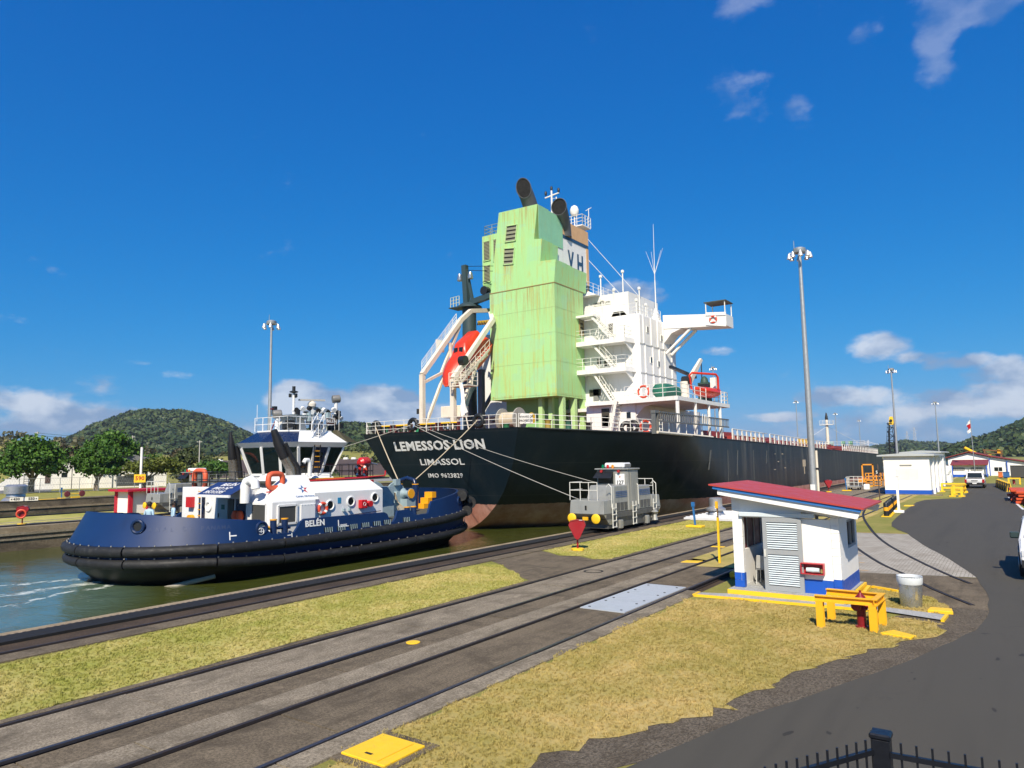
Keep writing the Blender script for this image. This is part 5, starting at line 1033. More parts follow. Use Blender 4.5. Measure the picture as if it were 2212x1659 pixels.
for i, s_ in enumerate(('BELÉN', 'IMO Nº', '9531595')): text_mb(s_, .46, (Vector((-32.85, 21.2, 2.595)) + u_ * (.50 - i * .47) + Vector((0, -.01, .012)), r_, u_), .008, .012, 1.0).build('lettering', MW, aw)
MB().path([(-31.35, 21.5, 1.9), (-31.35, 21.5, 2.75), (-31.3, 21.55, 2.95), (-31.0, 21.6, 3.05), (-30.75, 21.65, 2.9), (-30.7, 21.65, 2.6)], .22, 12).build('vent_cowl', TW, tug, smooth=True)
lv = thing('life_vests', 'two bright orange life vests hanging beside the tug doorway', 'life vest', (-32.3, 21.8, 1.0))
for x in (-32.55, -32.15): MB().lathe([(.05, 0), (.16, .08), (.20, .3), (.13, .5), (.05, .55)], (x, 21.8, .95), 10).build('vest', M('vest_orange', (.85, .10, .02), .6), lv, smooth=True)
# funnels: slim curved stacks
STK = M('stack_stainless', (.30, .28, .25), .28, .75, dirt=(.05, .045, .04), damt=.7, streak=True); STK2 = M('stack_soot', (.010, .010, .012), .5)
for bx, by, tx, ty, tz in ((-31.75, 24.65, -32.0, 23.6, 5.62), (-37.9, 25.3, -37.7, 24.8, 5.75)):
    P = [Vector((bx, by, 3.0)), Vector((bx, by - .08, 3.6)), Vector((bx + (tx - bx) * .35, by + (ty - by) * .4, 4.15)), Vector((bx + (tx - bx) * .7, by + (ty - by) * .75, 4.9)), Vector((tx, ty, tz))]
    sk = MB().path(P[:3], [.34, .31, .28], 16).build('exhaust_stack', STK, tug, smooth=True); MB().path(P[2:], [.285, .22, .06] if by > 25 else [.29, .27, .16], 16).build('sooty_tip', STK2, sk, smooth=True); MB().lathe([(.36, 0), (.36, .1)], P[0], 16).build('collar', STK, sk)
    MB().path([p + Vector((.42, .12, 0)) for p in P[:4]], [.13, .13, .12, .10], 10).build('small_stack', STK2, sk, smooth=True)
MB().path([(-31.2, 25.35, 3.1), (-31.2, 25.35, 3.85), (-31.2, 25.25, 4.0), (-31.2, 25.05, 4.0), (-31.2, 24.95, 3.85)], .11, 10).build('gooseneck_vent', TW, tug, smooth=True)
# wheelhouse: leaning window band on an octagonal plan
def octo(y0, y1, x0, x1, cy, cx):
    return [(x0 + cx, y0), (x1 - cx, y0), (x1, y0 + cy), (x1, y1 - cy), (x1 - cx, y1), (x0 + cx, y1), (x0, y1 - cy), (x0, y0 + cy)]
ob = octo(24.2, 28.6, -36.9, -32.5, 1.05, 1.65); ot = octo(23.75, 29.15, -37.35, -32.05, 1.1, 1.75); Zb, Zt = 3.22, 4.72
base = MB().add([(x, y, 2.92) for x, y in ob] + [(x, y, Zb) for x, y in ob], [tuple(range(7, -1, -1)), tuple(range(8, 16))] + [(i, (i + 1) % 8, 8 + (i + 1) % 8, 8 + i) for i in range(8)]).build('wheelhouse', TW, tug)
ins = [(x * .0 + TX + (x - TX) * .8, 26.4 + (y - 26.4) * .8) for x, y in ob]
MB().add([(x, y, Zb) for x, y in ins] + [(x, y, 4.0) for x, y in ins], [tuple(range(8, 16))] + [(i, (i + 1) % 8, 8 + (i + 1) % 8, 8 + i) for i in range(8)]).build('console', M('console_dark', (.02, .025, .03), .6), base)
def mat_wglass():
    t = NT('wheelhouse_glass'); t.b.inputs['Transmission Weight'].default_value = .75; t.b.inputs['IOR'].default_value = 1.45; return t.fin((.02, .05, .055), .03, 0, .5)
WGL = mat_wglass()
split = {0: 1, 1: 2, 2: 3, 3: 1, 4: 1, 5: 2, 6: 3, 7: 2}
for i in range(8):
    j = (i + 1) % 8; b0, b1 = Vector((*ob[i], Zb)), Vector((*ob[j], Zb)); t0, t1 = Vector((*ot[i], Zt)), Vector((*ot[j], Zt)); n = split[i]
    nr = (b1 - b0).cross(t0 - b0).normalized()
    for k in range(n):
        a, b, c_, d = b0.lerp(b1, k / n), b0.lerp(b1, (k + 1) / n), t0.lerp(t1, (k + 1) / n), t0.lerp(t1, k / n)
        mt = NAVY if (i == 2 and k == 1) else WGL
        pn = MB().hexa([a, b, b + nr * .012, a + nr * .012, d, c_, c_ + nr * .012, d + nr * .012]).build('door_panel' if mt is NAVY else 'pane', mt, base)
        MB().beam(a + nr * .02, d + nr * .02, .15, .09, nr).build('mullion', TW, base)
        if mt is NAVY: MB().hexa([a.lerp(b, .3).lerp(d.lerp(c_, .3), .55) + nr * .02, a.lerp(b, .7).lerp(d.lerp(c_, .7), .55) + nr * .02, a.lerp(b, .7).lerp(d.lerp(c_, .7), .55) + nr * .03, a.lerp(b, .3).lerp(d.lerp(c_, .3), .55) + nr * .03, a.lerp(b, .3).lerp(d.lerp(c_, .3), .8) + nr * .02, a.lerp(b, .7).lerp(d.lerp(c_, .7), .8) + nr * .02, a.lerp(b, .7).lerp(d.lerp(c_, .7), .8) + nr * .03, a.lerp(b, .3).lerp(d.lerp(c_, .3), .8) + nr * .03]).build('pane', DGL, pn)
    MB().beam(b0 + nr * .02, b1 + nr * .02, .08, .14).build('sill', TW, base)
orr = octo(23.5, 29.4, -37.6, -31.8, 1.15, 1.85)
MB().add([(x, y, Zt) for x, y in ot] + [(x, y, 5.0) for x, y in orr], [tuple(range(7, -1, -1)), tuple(range(8, 16))] + [(i, (i + 1) % 8, 8 + (i + 1) % 8, 8 + i) for i in range(8)]).build('roof_brim', TW, base)
oc = octo(24.6, 28.7, -36.6, -32.8, .9, 1.2)
for i in range(8):
    j = (i + 1) % 8; P = [(orr[i][0] * .97 + TX * .03, orr[i][1] * .97 + 26.4 * .03, 5.0), (orr[j][0] * .97 + TX * .03, orr[j][1] * .97 + 26.4 * .03, 5.0), (*oc[j], 5.62), (*oc[i], 5.62)]
    MB().add([Vector(p) for p in P] + [Vector(p) - Vector((0, 0, .08)) for p in P], [(0, 1, 2, 3), (7, 6, 5, 4), (0, 1, 5, 4), (1, 2, 6, 5), (2, 3, 7, 6), (3, 0, 4, 7)]).build('roof_panel', NAVY if i in (0, 1, 7) else TW, base)
MB().poly([(*p, 5.58) for p in oc], (0, 0, .12)).build('roof_cap', TW, base)
MB().hexa([(-32.6, 27.9, 5.1), (-31.95, 28.3, 5.02), (-31.9, 29.0, 5.02), (-32.9, 29.1, 5.1), (-32.8, 27.9, 5.72), (-32.5, 28.0, 5.75), (-32.6, 28.1, 5.75), (-33.2, 28.3, 5.72)]).build('sun_visor', M('visor_brown', (.05, .045, .02), .5), base)
m = MB().tube((-32.05, 25.9, 3.0), (-31.95, 25.9, 5.0), .03, 6); m.tube((-32.05, 26.3, 3.0), (-31.95, 26.3, 5.0), .03, 6); ld = m.build('wall_ladder', TBLK, base)
for z in np.arange(3.6, 5.0, .3): MB().beam((-32.0, 25.9, z), (-32.0, 26.3, z), .04, .04).build('rung', TOR, ld)
# top of the wheelhouse: rails, masts, lights, radar
railing('roof_rail', [(-36.2, 25.0, 5.7), (-33.2, 25.0, 5.7), (-33.2, 28.4, 5.7), (-36.2, 28.4, 5.7)], .78, base, TW, .8, .02, 2)
stairs((-32.7, 27.0, 5.8), (-32.2, 26.1, 5.05), .5, 4, base, TW)
mast = MB().tube((TX, 26.55, 5.7), (TX, 26.55, 8.1), .075, 8).build('mast', TW, base); MB().lathe([(.09, 0), (.26, .05), (.26, .09), (.10, .14), (.10, .4)], (TX, 26.55, 7.98), 10).build('mast_head', FBL, mast, smooth=True)
for dx, dy in ((.2, 0), (-.1, .18), (-.1, -.18)): MB().lathe([(.09, 0), (.09, .22)], (TX + dx, 26.55 + dy, 7.72), 8).build('mast_lantern', FBL, mast)
MB().hexa([(-35.4, 25.8, 5.7), (-34.0, 25.8, 5.7), (-34.0, 27.0, 5.7), (-35.4, 27.0, 5.7), (-35.1, 26.0, 6.5), (-34.2, 26.0, 6.5), (-34.2, 26.9, 6.5), (-35.1, 26.9, 6.5)]).build('mast_house', M('mast_house_beige', (.55, .53, .48), .5), base)
MB().hexa([(-35.2, 26.0, 6.45), (-34.1, 26.0, 6.45), (-34.1, 27.0, 6.45), (-35.2, 27.0, 6.45), (-35.8, 25.6, 6.62), (-33.5, 25.6, 6.62), (-33.5, 27.3, 6.62), (-35.8, 27.3, 6.62)]).build('mast_platform', TGREY, base)
for y in (26.2, 27.8, 29.3): MB().path([(-34.0, y, 5.7), (-34.0, y, 6.9)], .05, 6).build('light_post', TW, base)
MB().path([(-34.0, 25.9, 6.85), (-34.0, 27.2, 7.0), (-34.0, 27.8, 6.85), (-34.0, 29.3, 6.95)], .05, 6).build('light_bar', TW, base)
for i, (y, z) in enumerate(((26.1, 6.95), (26.5, 7.05), (26.9, 7.1), (27.2, 6.9), (27.6, 7.0), (28.0, 7.05), (28.4, 6.95), (28.8, 7.1), (29.1, 6.95), (28.1, 6.6), (28.9, 6.62), (29.3, 6.6))):
    f_ = MB().lathe([(.05, 0), (.13, .04), (.15, .20), (.15, .22)], (-33.85, y, z), 10, Vector((.7, -.5 + .3 * (i % 3), -.35))).build('floodlight', TW if i % 2 else FBL, base, smooth=True)
rd = MB().lathe([(.10, -.35), (.14, -.2), (.24, -.15), (.26, .02), (.18, .12), (.06, .2)], (TX, 27.9, 7.4), 14).build('radar_pedestal', M('radar_cream', (.62, .58, .50), .5), base, smooth=True); MB().beam((TX, 26.95, 7.6), (TX, 28.85, 7.68), .16, .10).build('radar_scanner', M('radar_cream'), rd); MB().tube((TX, 27.9, 5.7), (TX, 27.9, 7.1), .08, 8).build('radar_post', TW, rd)
for y, z, zb in ((29.6, 7.8, 5.7), (25.25, 6.66, 5.7)):
    sp_ = MB().lathe([(.24, -.22), (.25, -.15), (.25, .22), (.20, .26)], (TX + .2, y, z), 14, (.45, .89, .1)).build('searchlight', M('searchlight_grey', (.25, .24, .22), .4, .4), base, smooth=True); MB().tube((TX + .2, y, zb), (TX + .2, y, z - .2), .11, 10).build('searchlight_post', TW, sp_)
ns = MB().box(-33.55, -33.5, 28.05, 28.75, 6.15, 6.5).build('name_sign', M('sign_brown', (.07, .02, .012), .5), base); text_mb('BELÉN', .27, ((-33.49, 28.4, 6.325), (0, 1, 0), (0, 0, 1)), .008, .02).build('lettering', MW, ns)
MB().path([(-35.4, 25.5, 5.7), (-35.2, 25.7, 6.4), (-35.2, 25.7, 7.0), (-35.2, 25.3, 7.0)], .04, 6).build('red_bracket', M('dark_red', (.16, .012, .02), .5), base)
for y, z in ((27.3, 5.9), (28.7, 6.0), (27.8, 6.1), (29.0, 5.95), (25.6, 6.1)): MB().box(-34.2, -33.8, y, y + .3, z - .2, z + .2).build('instrument_box', random.choice([FBL, TW, TRED]), base)
for x, y, h in ((-36.3, 25.2, 1.6), (-33.4, 28.9, 1.3), (-36, 28.8, 1.8)): MB().tube((x, y, 5.7), (x, y, 5.7 + h), .015, 5).build('whip_aerial', TW, base)
for k in range(26):
    q = (random.uniform(-35.4, -33.6), 25.5 + k * .15, random.uniform(5.8, 7.0)); MB().box(q[0], q[0] + random.uniform(.12, .3), q[1], q[1] + random.uniform(.1, .24), q[2] - .15, q[2] + random.uniform(.1, .4)).build('mast_equipment', random.choice([FBL, TGREY, FBL, FBL, TW]), base)
for y in (26.0, 27.2, 28.6): MB().beam((-34.0, y, 5.7), (-34.4, y + .5, 7.0), .07, .07).build('mast_brace', FBL, base)
base.location.y += .4
# bridge-deck railings, fire monitor, forward platform
railing('deck_rail', [(-36.9, 22.1, 2.65), (-32.3, 22.1, 2.65)], .78, tug, TBLK, .75, .022, 2); railing('deck_rail', [(-32.0, 24.9, 2.93), (-31.4, 27.8, 2.93), (-31.4, 30.2, 2.93)], .75, tug, TBLK, .8, .02, 2); railing('deck_rail', [(-31.4, 30.2, 2.93), (-33, 31.3, 2.93), (-36.4, 31.3, 2.93)], .8, tug, TBLK, .8, .022, 2)
MB().beam((-31.5, 24.9, 2.97), (-31.4, 27.9, 2.97), .25, .06).build('amber_walkway', TOR, tug)
fmn = MB().tube((-34.0, 32.0, 2.7), (-34.0, 32.0, 3.6), .16, 12).build('fire_monitor', TRED, tug, smooth=True); MB().lathe([(.20, -.45), (.34, -.3), (.34, .25), (.22, .4)], (-34.0, 31.95, 3.82), 12, (0, 1, .05)).build('monitor_head', TRED, fmn, smooth=True); MB().tube((-34.0, 32.4, 3.8), (-33.9, 33.0, 3.68), .05, 8).build('monitor_nozzle', M('nozzle_steel', (.35, .36, .37), .3, .7), fmn)
MB().box(-34.4, -33.6, 31.6, 32.4, 2.3, 2.72).build('monitor_stand', TRED, fmn)
for y in (31.2, 31.55): MB().tube((-33.6, y, 2.7), (-33.6, y, 3.6), .09, 8).build('hydrant_riser', TRED, fmn)
MB().box(-37.4, -32, 29.7, 32.6, .24, 2.3).build('winch_house', TGREY, tug)
# towing winch
tw_ = MB().lathe([(.55, -.85), (.55, .85)], (-34.3, 33.9, 1.5), 18, (1, 0, 0)).build('winch_drum', M('grey_rope', (.16, .15, .13), .95, bump=.8, bs=14), tug, smooth=True)
for x in (-35.2, -33.35): MB().lathe([(.95, -.05), (.98, 0), (.95, .05)], (x, 34.1, 1.55), 24, (1, 0, 0)).build('winch_flange', TGREY, tw_, smooth=True)
MB().hexa([(-33.3, 33.4, .3), (-33.0, 33.4, .3), (-33.0, 35.2, .3), (-33.3, 35.2, .3), (-33.3, 33.9, 1.9), (-33.0, 33.9, 1.9), (-33.0, 34.6, 1.9), (-33.3, 34.6, 1.9)]).build('winch_frame', TGREY, tw_); MB().box(-33.4, -33.1, 33.9, 34.3, 2.3, 2.7).build('brake_block', TGREY, tw_)
MB().lathe([(.35, 0), (.20, .15), (.20, .5), (.36, .65)], (-33.0, 34.5, 1.75), 16, (1, 0, 0)).build('warping_end', TGREY, tw_, smooth=True); MB().lathe([(.30, 0), (.30, .05)], (-32.33, 34.5, 1.75), 16, (1, 0, 0)).build('warping_cap', TOR, tw_); MB().box(-33.3, -32.4, 34.2, 35.0, .3, 1.4).build('winch_motor', TGREY, tw_)
MB().tube((-34.0, 35.0, 2.0), (-34.0, 35.0, 2.45), .22, 12).build('hydraulic_motor', M('brass_motor', (.35, .28, .15), .35, .6), tw_, smooth=True)
coil = MB()
for k in range(6): coil.path([(-32.2 + .04 * k, 32.7, 1.9), (-32.1, 32.8 + .05 * k, 1.3), (-32.0 + .05 * k, 33.0 + .1 * k, .75), (-31.9, 33.3, .5)], .025, 5)
coil.build('hanging_line', ROPE, tw_)
# amber steps and inner bow
sb_ = thing('step_ladder', 'amber stepped platform on the tug foredeck', 'steps', (-33.6, 37.5, .6)); 
for k in range(3): MB().box(-33.9, -33.2, 36.7 + k * .42, 37.12 + k * .42, .55 + k * .38, .95 + k * .38).build('step', TOR, sb_)
def ringfloat(x, y, z, w, h, label, ax):
    t = thing('rescue_float', label, 'rescue float', (x, y, z), 0, 'orange rescue floats on the tug'); pts = []
    a = Vector((0, 1, 0)) if ax == 'x' else Vector((1, 0, 0)); u = Vector((0, 0, 1))
    for k in range(24):
        an = 2 * math.pi * k / 24; cx, sx = math.cos(an), math.sin(an); f = (abs(cx) ** 4 + abs(sx) ** 4) ** -.25; pts.append(Vector((x, y, z)) + a * w * cx * f + u * h * sx * f)
    MB().path(pts, .14, 10, closed=True).build('float_ring', M('float_orange', (.60, .10, .04), .6, dirt=(.4, .12, .06), damt=.4), t, smooth=True)
    MB().beam(Vector((x, y, z - h)) - a * w * 1.2 + u * -.18, Vector((x, y, z - h)) + a * w * 1.2 + u * -.18, .10, .06).build('float_cradle', TRED, t)
    return t
ringfloat(-30.75, 22.85, 2.95, .42, .36, 'large orange square-ringed rescue float above the tug intake grilles', 'x'); ringfloat(-37.6, 22.9, 3.0, .55, .5, 'orange rescue float at the far corner of the tug deckhouse', 'y')
lifebuoy(-29.9, 25.2, 1.45, 'orange lifebuoy hung on the white tug deckhouse wall', (1, 0, 0), .26, 'lifebuoys on the tug'); lifebuoy(-33.2, 30.9, 3.3, 'orange lifebuoy on the forward rail of the tug bridge deck', (.6, -.8, 0), .33, 'lifebuoys on the tug')
tw2 = MB().tube((-31.2, 17.4, -1.62), (-29.9, 19.1, -1.18), .11, 8); tag(tw2.build('floating_log', M('log_grey', (.30, .28, .24), .8), smooth=True), 'pale log floating half sunk beside the tug', 'log')
# lines between tug and ship, and from the locomotive
def line(name, label, pts, r, mat, sag=.0):
    a, b = Vector(pts[0]), Vector(pts[1]); P = [a.lerp(b, k / 16) - Vector((0, 0, sag * 4 * (k / 16) * (1 - k / 16))) for k in range(17)]
    return tag(MB().path(P, r, 6).build(name, mat), label, 'rope', 'ropes and wires between the ship, tug and lock')
line('tow_rope', 'thick rope from the port stern chock down to the tug bow', [(-43.05, 41.7, 6.7), (-35.3, 36.6, 2.2)], .042, ROPE, .1); line('tow_rope', 'thick rope from the right stern chock down to the tug bow', [(-32.2, 41.4, 6.75), (-34.2, 36.6, 2.4)], .036, ROPE, .1)
WIRE = M('wire_grey', (.42, .40, .35), .6); WIREB = M('wire_dark', (.02, .02, .02), .6)
line('towing_wire', 'pale towing wire from the middle stern chock to the locomotive', [(-38.6, 41.4, 6.7), (-19.0, 33.5, 1.6)], .022, WIRE, .15); line('towing_wire', 'second towing wire running just above the first to the locomotive', [(-38.2, 41.4, 6.7), (-18.4, 35.5, 2.3)], .018, WIRE, .2)
line('towing_wire', 'wire from the middle stern chock to the centre wall locomotive', [(-38.9, 41.5, 6.7), (-54.6, 34.5, 2.3)], .02, WIRE, .2); line('towing_wire', 'lower wire from the stern to the centre wall locomotive', [(-39.0, 41.5, 6.7), (-54.6, 33.0, 1.9)], .02, WIRE, .2)
# ------------------------------------------------------------------ towing locomotives
LG = M('loco_grey', (.36, .36, .33), .4, .35, .12, 1.2, dirt=(.10, .095, .08), damt=.6, streak=True); LGD = M('loco_frame_grey', (.12, .12, .115), .5, .4, dirt=(.05, .045, .04), damt=.6); LWH = M('loco_rail_white', (.62, .62, .58), .45)
LBL = M('loco_stripe_blue', (.05, .10, .26), .5)
def locomotive(label, number):
    L = thing('towing_locomotive', label, 'locomotive', (-18.2, 36.05, .05), 0, 'towing locomotives on the lock walls')
    X0, X1 = -19.22, -17.2; P = lambda mb, nm, mt=LG, par=None, **k: mb.build(nm, mt, par or L, **k)
    P(MB().box(X0 + .15, X1 - .12, 33.2, 38.9, .22, .72), 'under_frame', LGD)
    P(MB().box(X0, X1, 32.75, 39.35, .72, 1.0), 'side_sill', LGD, bevel=.02)
    for s, y0, y1, y2 in ((1, 32.5, 33.65, 33.2), (-1, 39.6, 38.45, 38.9)):
        P(MB().hexa([(X0 + .05, y2, .42), (X1 - .05, y2, .42), (X1 - .05, y1, .42), (X0 + .05, y1, .42), (X0, y0, .96), (X1, y0, .96), (X1, y1, .96), (X0, y1, .96)]), 'skirt')
        n_ = P(MB().hexa([(X0, y0, .98), (X1, y0, .98), (X1, y1, .98), (X0, y1, .98), (X0 + .04, y0 + .06 * s, 1.68), (X1 - .04, y0 + .06 * s, 1.68), (X1 - .04, y1, 1.72), (X0 + .04, y1, 1.72)]), 'nose', bevel=.03)
        P(MB().box(-18.29, -18.19, y0 - .012 if s > 0 else y0, y0 if s > 0 else y0 + .012, 1.2, 1.42), 'nose_slot', FBL, n_)
        for x in (-18.98, -17.58):
            b = P(MB().lathe([(.10, -.02), (.10, .14)], (x, y0 + (.0 if s > 0 else 0), .78), 12, (0, -s, 0)), 'buffer', YEL2); P(MB().lathe([(.25, .14), (.25, .18), (.20, .21), (.05, .215)], (x, y0, .78), 20, (0, -s, 0)), 'buffer_disc', YEL2, b, smooth=True)
        P(MB().box(-18.4, -18.1, min(y0, y0 - .08 * s), max(y0, y0 - .08 * s), .68, .85), 'coupler', YEL)
    P(MB().hexa([(X0 + .15, 33.66, 1.0), (X1 - .02, 33.66, 1.0), (X1 - .02, 35.4, 1.0), (X0 + .15, 35.4, 1.0), (X0 + .42, 34.0, 2.40), (X1 - .06, 33.8, 2.40), (X1 - .06, 35.4, 2.40), (X0 + .42, 35.4, 2.40)]), 'front_hood', bevel=.05)
    P(MB().hexa([(X0 + .15, 36.72, 1.0), (X1 - .02, 36.72, 1.0), (X1 - .02, 38.44, 1.0), (X0 + .15, 38.44, 1.0), (X0 + .2, 36.72, 2.30), (X1 - .06, 36.72, 2.30), (X1 - .06, 38.3, 2.30), (X0 + .2, 38.3, 2.30)]), 'rear_hood', bevel=.05)
    for (y0, y1) in ((33.95, 35.3), (36.85, 38.25)):
        for k in range(4): P(MB().box(X1 - .045, X1 - .022, y0, y1, 1.78 + k * .09, 1.81 + k * .09), 'stripe', LBL)
        for k in range(3): P(MB().box(X1 - .03, X1 - .015, y0 + .05 + k * .45, y0 + .42 + k * .45, 1.08, 1.5), 'access_panel', LGD)
    cab = P(MB().box(X0 + .1, X1 - .01, 35.42, 36.70, 1.0, 3.2), 'cab', bevel=.04)
    P(MB().box(X0 + .02, X1 + .06, 35.3, 36.8, 3.2, 3.28), 'cab_roof', LG, cab, bevel=.02)
    P(MB().box(X0 + .2, -18.1, 35.385, 35.42, 2.45, 3.05), 'pane', DGL, cab); P(MB().box(X1 - .012, X1 + .004, 35.75, 36.35, 2.1, 2.95), 'pane', DGL, cab); P(MB().box(X1 - .012, X1 + .012, 35.7, 36.4, 1.05, 3.05), 'cab_door', LG, cab)
    P(MB().hexa([(X0 + .05, 35.0, 2.75), (-18.05, 35.0, 2.75), (-18.05, 35.04, 2.75), (X0 + .05, 35.04, 2.75), (X0 + .15, 35.38, 3.12), (-18.08, 35.38, 3.12), (-18.08, 35.42, 3.12), (X0 + .15, 35.42, 3.12)]), 'sun_visor', FBL, cab)
    ac = P(MB().box(-18.75, -17.55, 35.6, 36.6, 3.28, 3.58), 'air_conditioner', TW, cab, bevel=.08)
    for k in range(6): P(MB().box(-17.556, -17.535, 35.8 + k * .12, 35.87 + k * .12, 3.34, 3.52), 'vent_slat', LGD, ac)
    for x, c in ((-18.72, (.0, .16, .06)), (-18.42, (.5, .01, .01)), (-18.12, (.75, .25, .01))): P(MB().lathe([(.07, 0), (.08, .1), (.05, .2)], (x, 35.42, 3.28), 10), 'signal_lamp', M('lamp_%d' % int(c[0] * 100), c, .2), cab, smooth=True)
    for x in (-18.75, -17.7): P(MB().lathe([(.08, -.03), (.08, .05)], (x, 35.28, 3.12), 10, (0, -1, 0)), 'marker_lamp', M('marker_red', (.35, .02, .02), .3), cab)
    if number:
        sg = P(MB().box(-17.95, -17.4, 35.375, 35.40, 2.28, 2.98), 'number_board', MW, cab); text_mb(number, .30, ((-17.68, 35.373, 2.50), (1, 0, 0), (0, 0, 1)), .006, .02).build('lettering', FBL, sg)
        P(MB().lathe([(.06, 0), (.06, .006)], (-17.68, 35.373, 2.82), 5, (0, -1, 0)), 'emblem', M('emblem_rose', (.5, .3, .25)), sg)
    for s, y in ((1, 32.6), (-1, 39.5)):
        m = MB()
        for z in (2.2, 2.6): m.tube((X0, y, z), (-17.6, y, z), .022, 6)
        for x in (X0, -18.6, -18.1, -17.6): m.tube((x, y, 1.68), (x, y, 2.6), .022, 6)
        for z in (2.2, 2.6): m.tube((X0, y, z), (X0, y + 1.3 * s, z), .022, 6)
        P(m, 'nose_railing', LWH)
    for y in (33.3, 36.5, 38.9):
        P(MB().path([(X1 + .05, y, 1.3), (X1 + .05, y, 2.35), (X1 - .1, y, 2.5), (X1 - .25, y, 2.35)], .025, 6), 'grab_rail', LWH)
    for y in (33.5, 35.9, 38.6):
        m = MB(); m.tube((X1 + .09, y - .2, .25), (X1 + .09, y - .2, 1.5), .025, 6); m.tube((X1 + .09, y + .2, .25), (X1 + .09, y + .2, 1.5), .025, 6); ld = P(m, 'ladder', LWH)
        for z in (.3, .62, .94, 1.26): P(MB().beam((X1 + .09, y - .2, z), (X1 + .09, y + .2, z), .10, .035), 'rung', LWH, ld)
    for y in (34.4, 37.7):
        for x in (-18.95, -17.35):
            w = P(MB().lathe([(.33, -.06), (.33, .06), (.24, .07), (.10, .12)], (x, y, .38), 18, (1 if x > -18 else -1, 0, 0)), 'wheel', LGD, smooth=True); P(MB().box(x + .05, x + .22, y - .16, y + .16, .15, .6), 'axle_box', LG, w, bevel=.03)
    P(MB().lathe([(.18, 0), (.10, .3), (.22, .45), (.05, .6)], (X1 + .15, 38.4, .3), 10), 'cable_guide', LG, smooth=True)
    return L
loco = locomotive('grey towing locomotive numbered 127 beside the black hull', '127')
lo2 = copy_tree(loco); lo2.location = (-54.6, 32.9, .05); lo2['label'] = 'grey towing locomotive on the centre wall behind the tug'
for ch in lo2.children:
    for g in list(ch.children):
        if g.name.startswith('number_board'):
            for q in list(g.children): bpy.data.objects.remove(q)
            bpy.data.objects.remove(g)
# deck chair on top of it
oc_ = thing('folding_chair', 'orange chair standing on the centre wall locomotive', 'chair', (-54.8, 32.4, 1.9)); MB().box(-55.1, -54.5, 32.2, 32.7, 2.05, 2.1).build('seat', ORNG, oc_); MB().box(-55.1, -54.5, 32.66, 32.72, 2.1, 2.6).build('backrest', ORNG, oc_)
for x in (-55.05, -54.55):
    for y in (32.25, 32.65): MB().tube((x, y, 1.72), (x, y, 2.05), .02, 6).build('leg', TBLK, oc_)
# ------------------------------------------------------------------ guard booth
BW = M('booth_white', (.84, .835, .81), .6, var=.03, dirt=(.55, .53, .48), damt=.3, scale=2.5); BB = M('booth_blue', (.008, .085, .46), .5, var=.06, dirt=(.02, .07, .25), damt=.4, scale=3); ALU = M('door_alu', (.33, .35, .365), .45, .1, .06)
SLAT = M('door_slat', (.58, .65, .69), .45, 0, .05); ROOFR = M('roof_red', (.43, .052, .036), .5, var=.10, scale=1.2, dirt=(.34, .06, .06), damt=.5); ROOFB = M('fascia_blue', (.03, .16, .46), .45)
bo = thing('guard_booth', 'small white and blue block booth with sloping red roof', 'booth', (-5.3, 21.7, 0))
MB().box(-6.78, -3.82, 20.05, 23.05, -.05, .15).build('plinth', C_WALK, bo); MB().box(-6.79, -3.81, 20.0, 20.05, -.05, .145).build('plinth_edge', YEL2, bo); MB().box(-3.80, -3.74, 21.6, 23.06, -.05, .145).build('plinth_edge', YEL2, bo)
def roofz(x): return 2.98 + (x + 7.1) * (2.40 - 2.98) / 3.8
bl = {}
def block(x0, x1, y0, y1, z0, z1):
    mt = BB if z1 < .56 else BW
    MB().box(x0 + .003, x1 - .003, y0 + .003, y1 - .003, z0 + .003, z1 - .003).build('block', mt, bo, bevel=.006)
def wall_run(axis, fixed, a, b, th, stagger=0):
    n = int(round((b - a) / .40)); k = 0; z = .15
    while z < 2.62:
        z1 = z + .20; off = .2 if k % 2 else 0; p = a
        cuts = [a] + [c for c in np.arange(a + .4 - off, b - .05, .4) if c > a + .08] + [b]
        for c0, c1 in zip(cuts, cuts[1:]):
            xr = max(c0, c1) if axis == 'x' else fixed + th
            if z + .02 > roofz(xr) - .26: continue
            zt = min(z1, roofz(xr) - .26)
            if zt - z < .05: continue
            if axis == 'x': block(c0, c1, fixed, fixed + th, z, zt)
            else: block(fixed, fixed + th, c0, c1, z, zt)
        z = z1; k += 1
MB().box(-6.70, -6.46, 20.465, 20.63, .15, 2.55).build('mortar_core', BW, bo); wall_run('x', 20.45, -6.72, -6.44, .2)
MB().box(-4.84, -4.11, 20.455, 20.63, .515, 2.10).build('front_panel', BW, bo); MB().box(-4.84, -4.11, 20.45, 20.63, .15, .512).build('blue_base', BB, bo); MB().box(-4.09, -3.915, 20.47, 20.63, .15, 2.10).build('mortar_core', BW, bo); wall_run('x', 20.45, -4.11, -3.9, .2)
MB().box(-4.1, -3.905, 20.652, 21.55, .515, 2.14).build('side_panel', BW, bo); MB().box(-4.1, -3.9, 20.652, 22.95, .15, .512).build('blue_base', BB, bo)
MB().box(-4.1, -3.905, 22.752, 22.95, .515, 2.14).build('side_panel', BW, bo)
for (z0, z1) in ((.515, 1.25), (2.02, 2.14)): MB().box(-4.1, -3.905, 21.552, 22.75, z0, z1).build('side_panel', BW, bo)
w_ = MB().box(-4.02, -3.97, 21.56, 22.74, 1.26, 2.01).build('window_pane', DGL, bo)
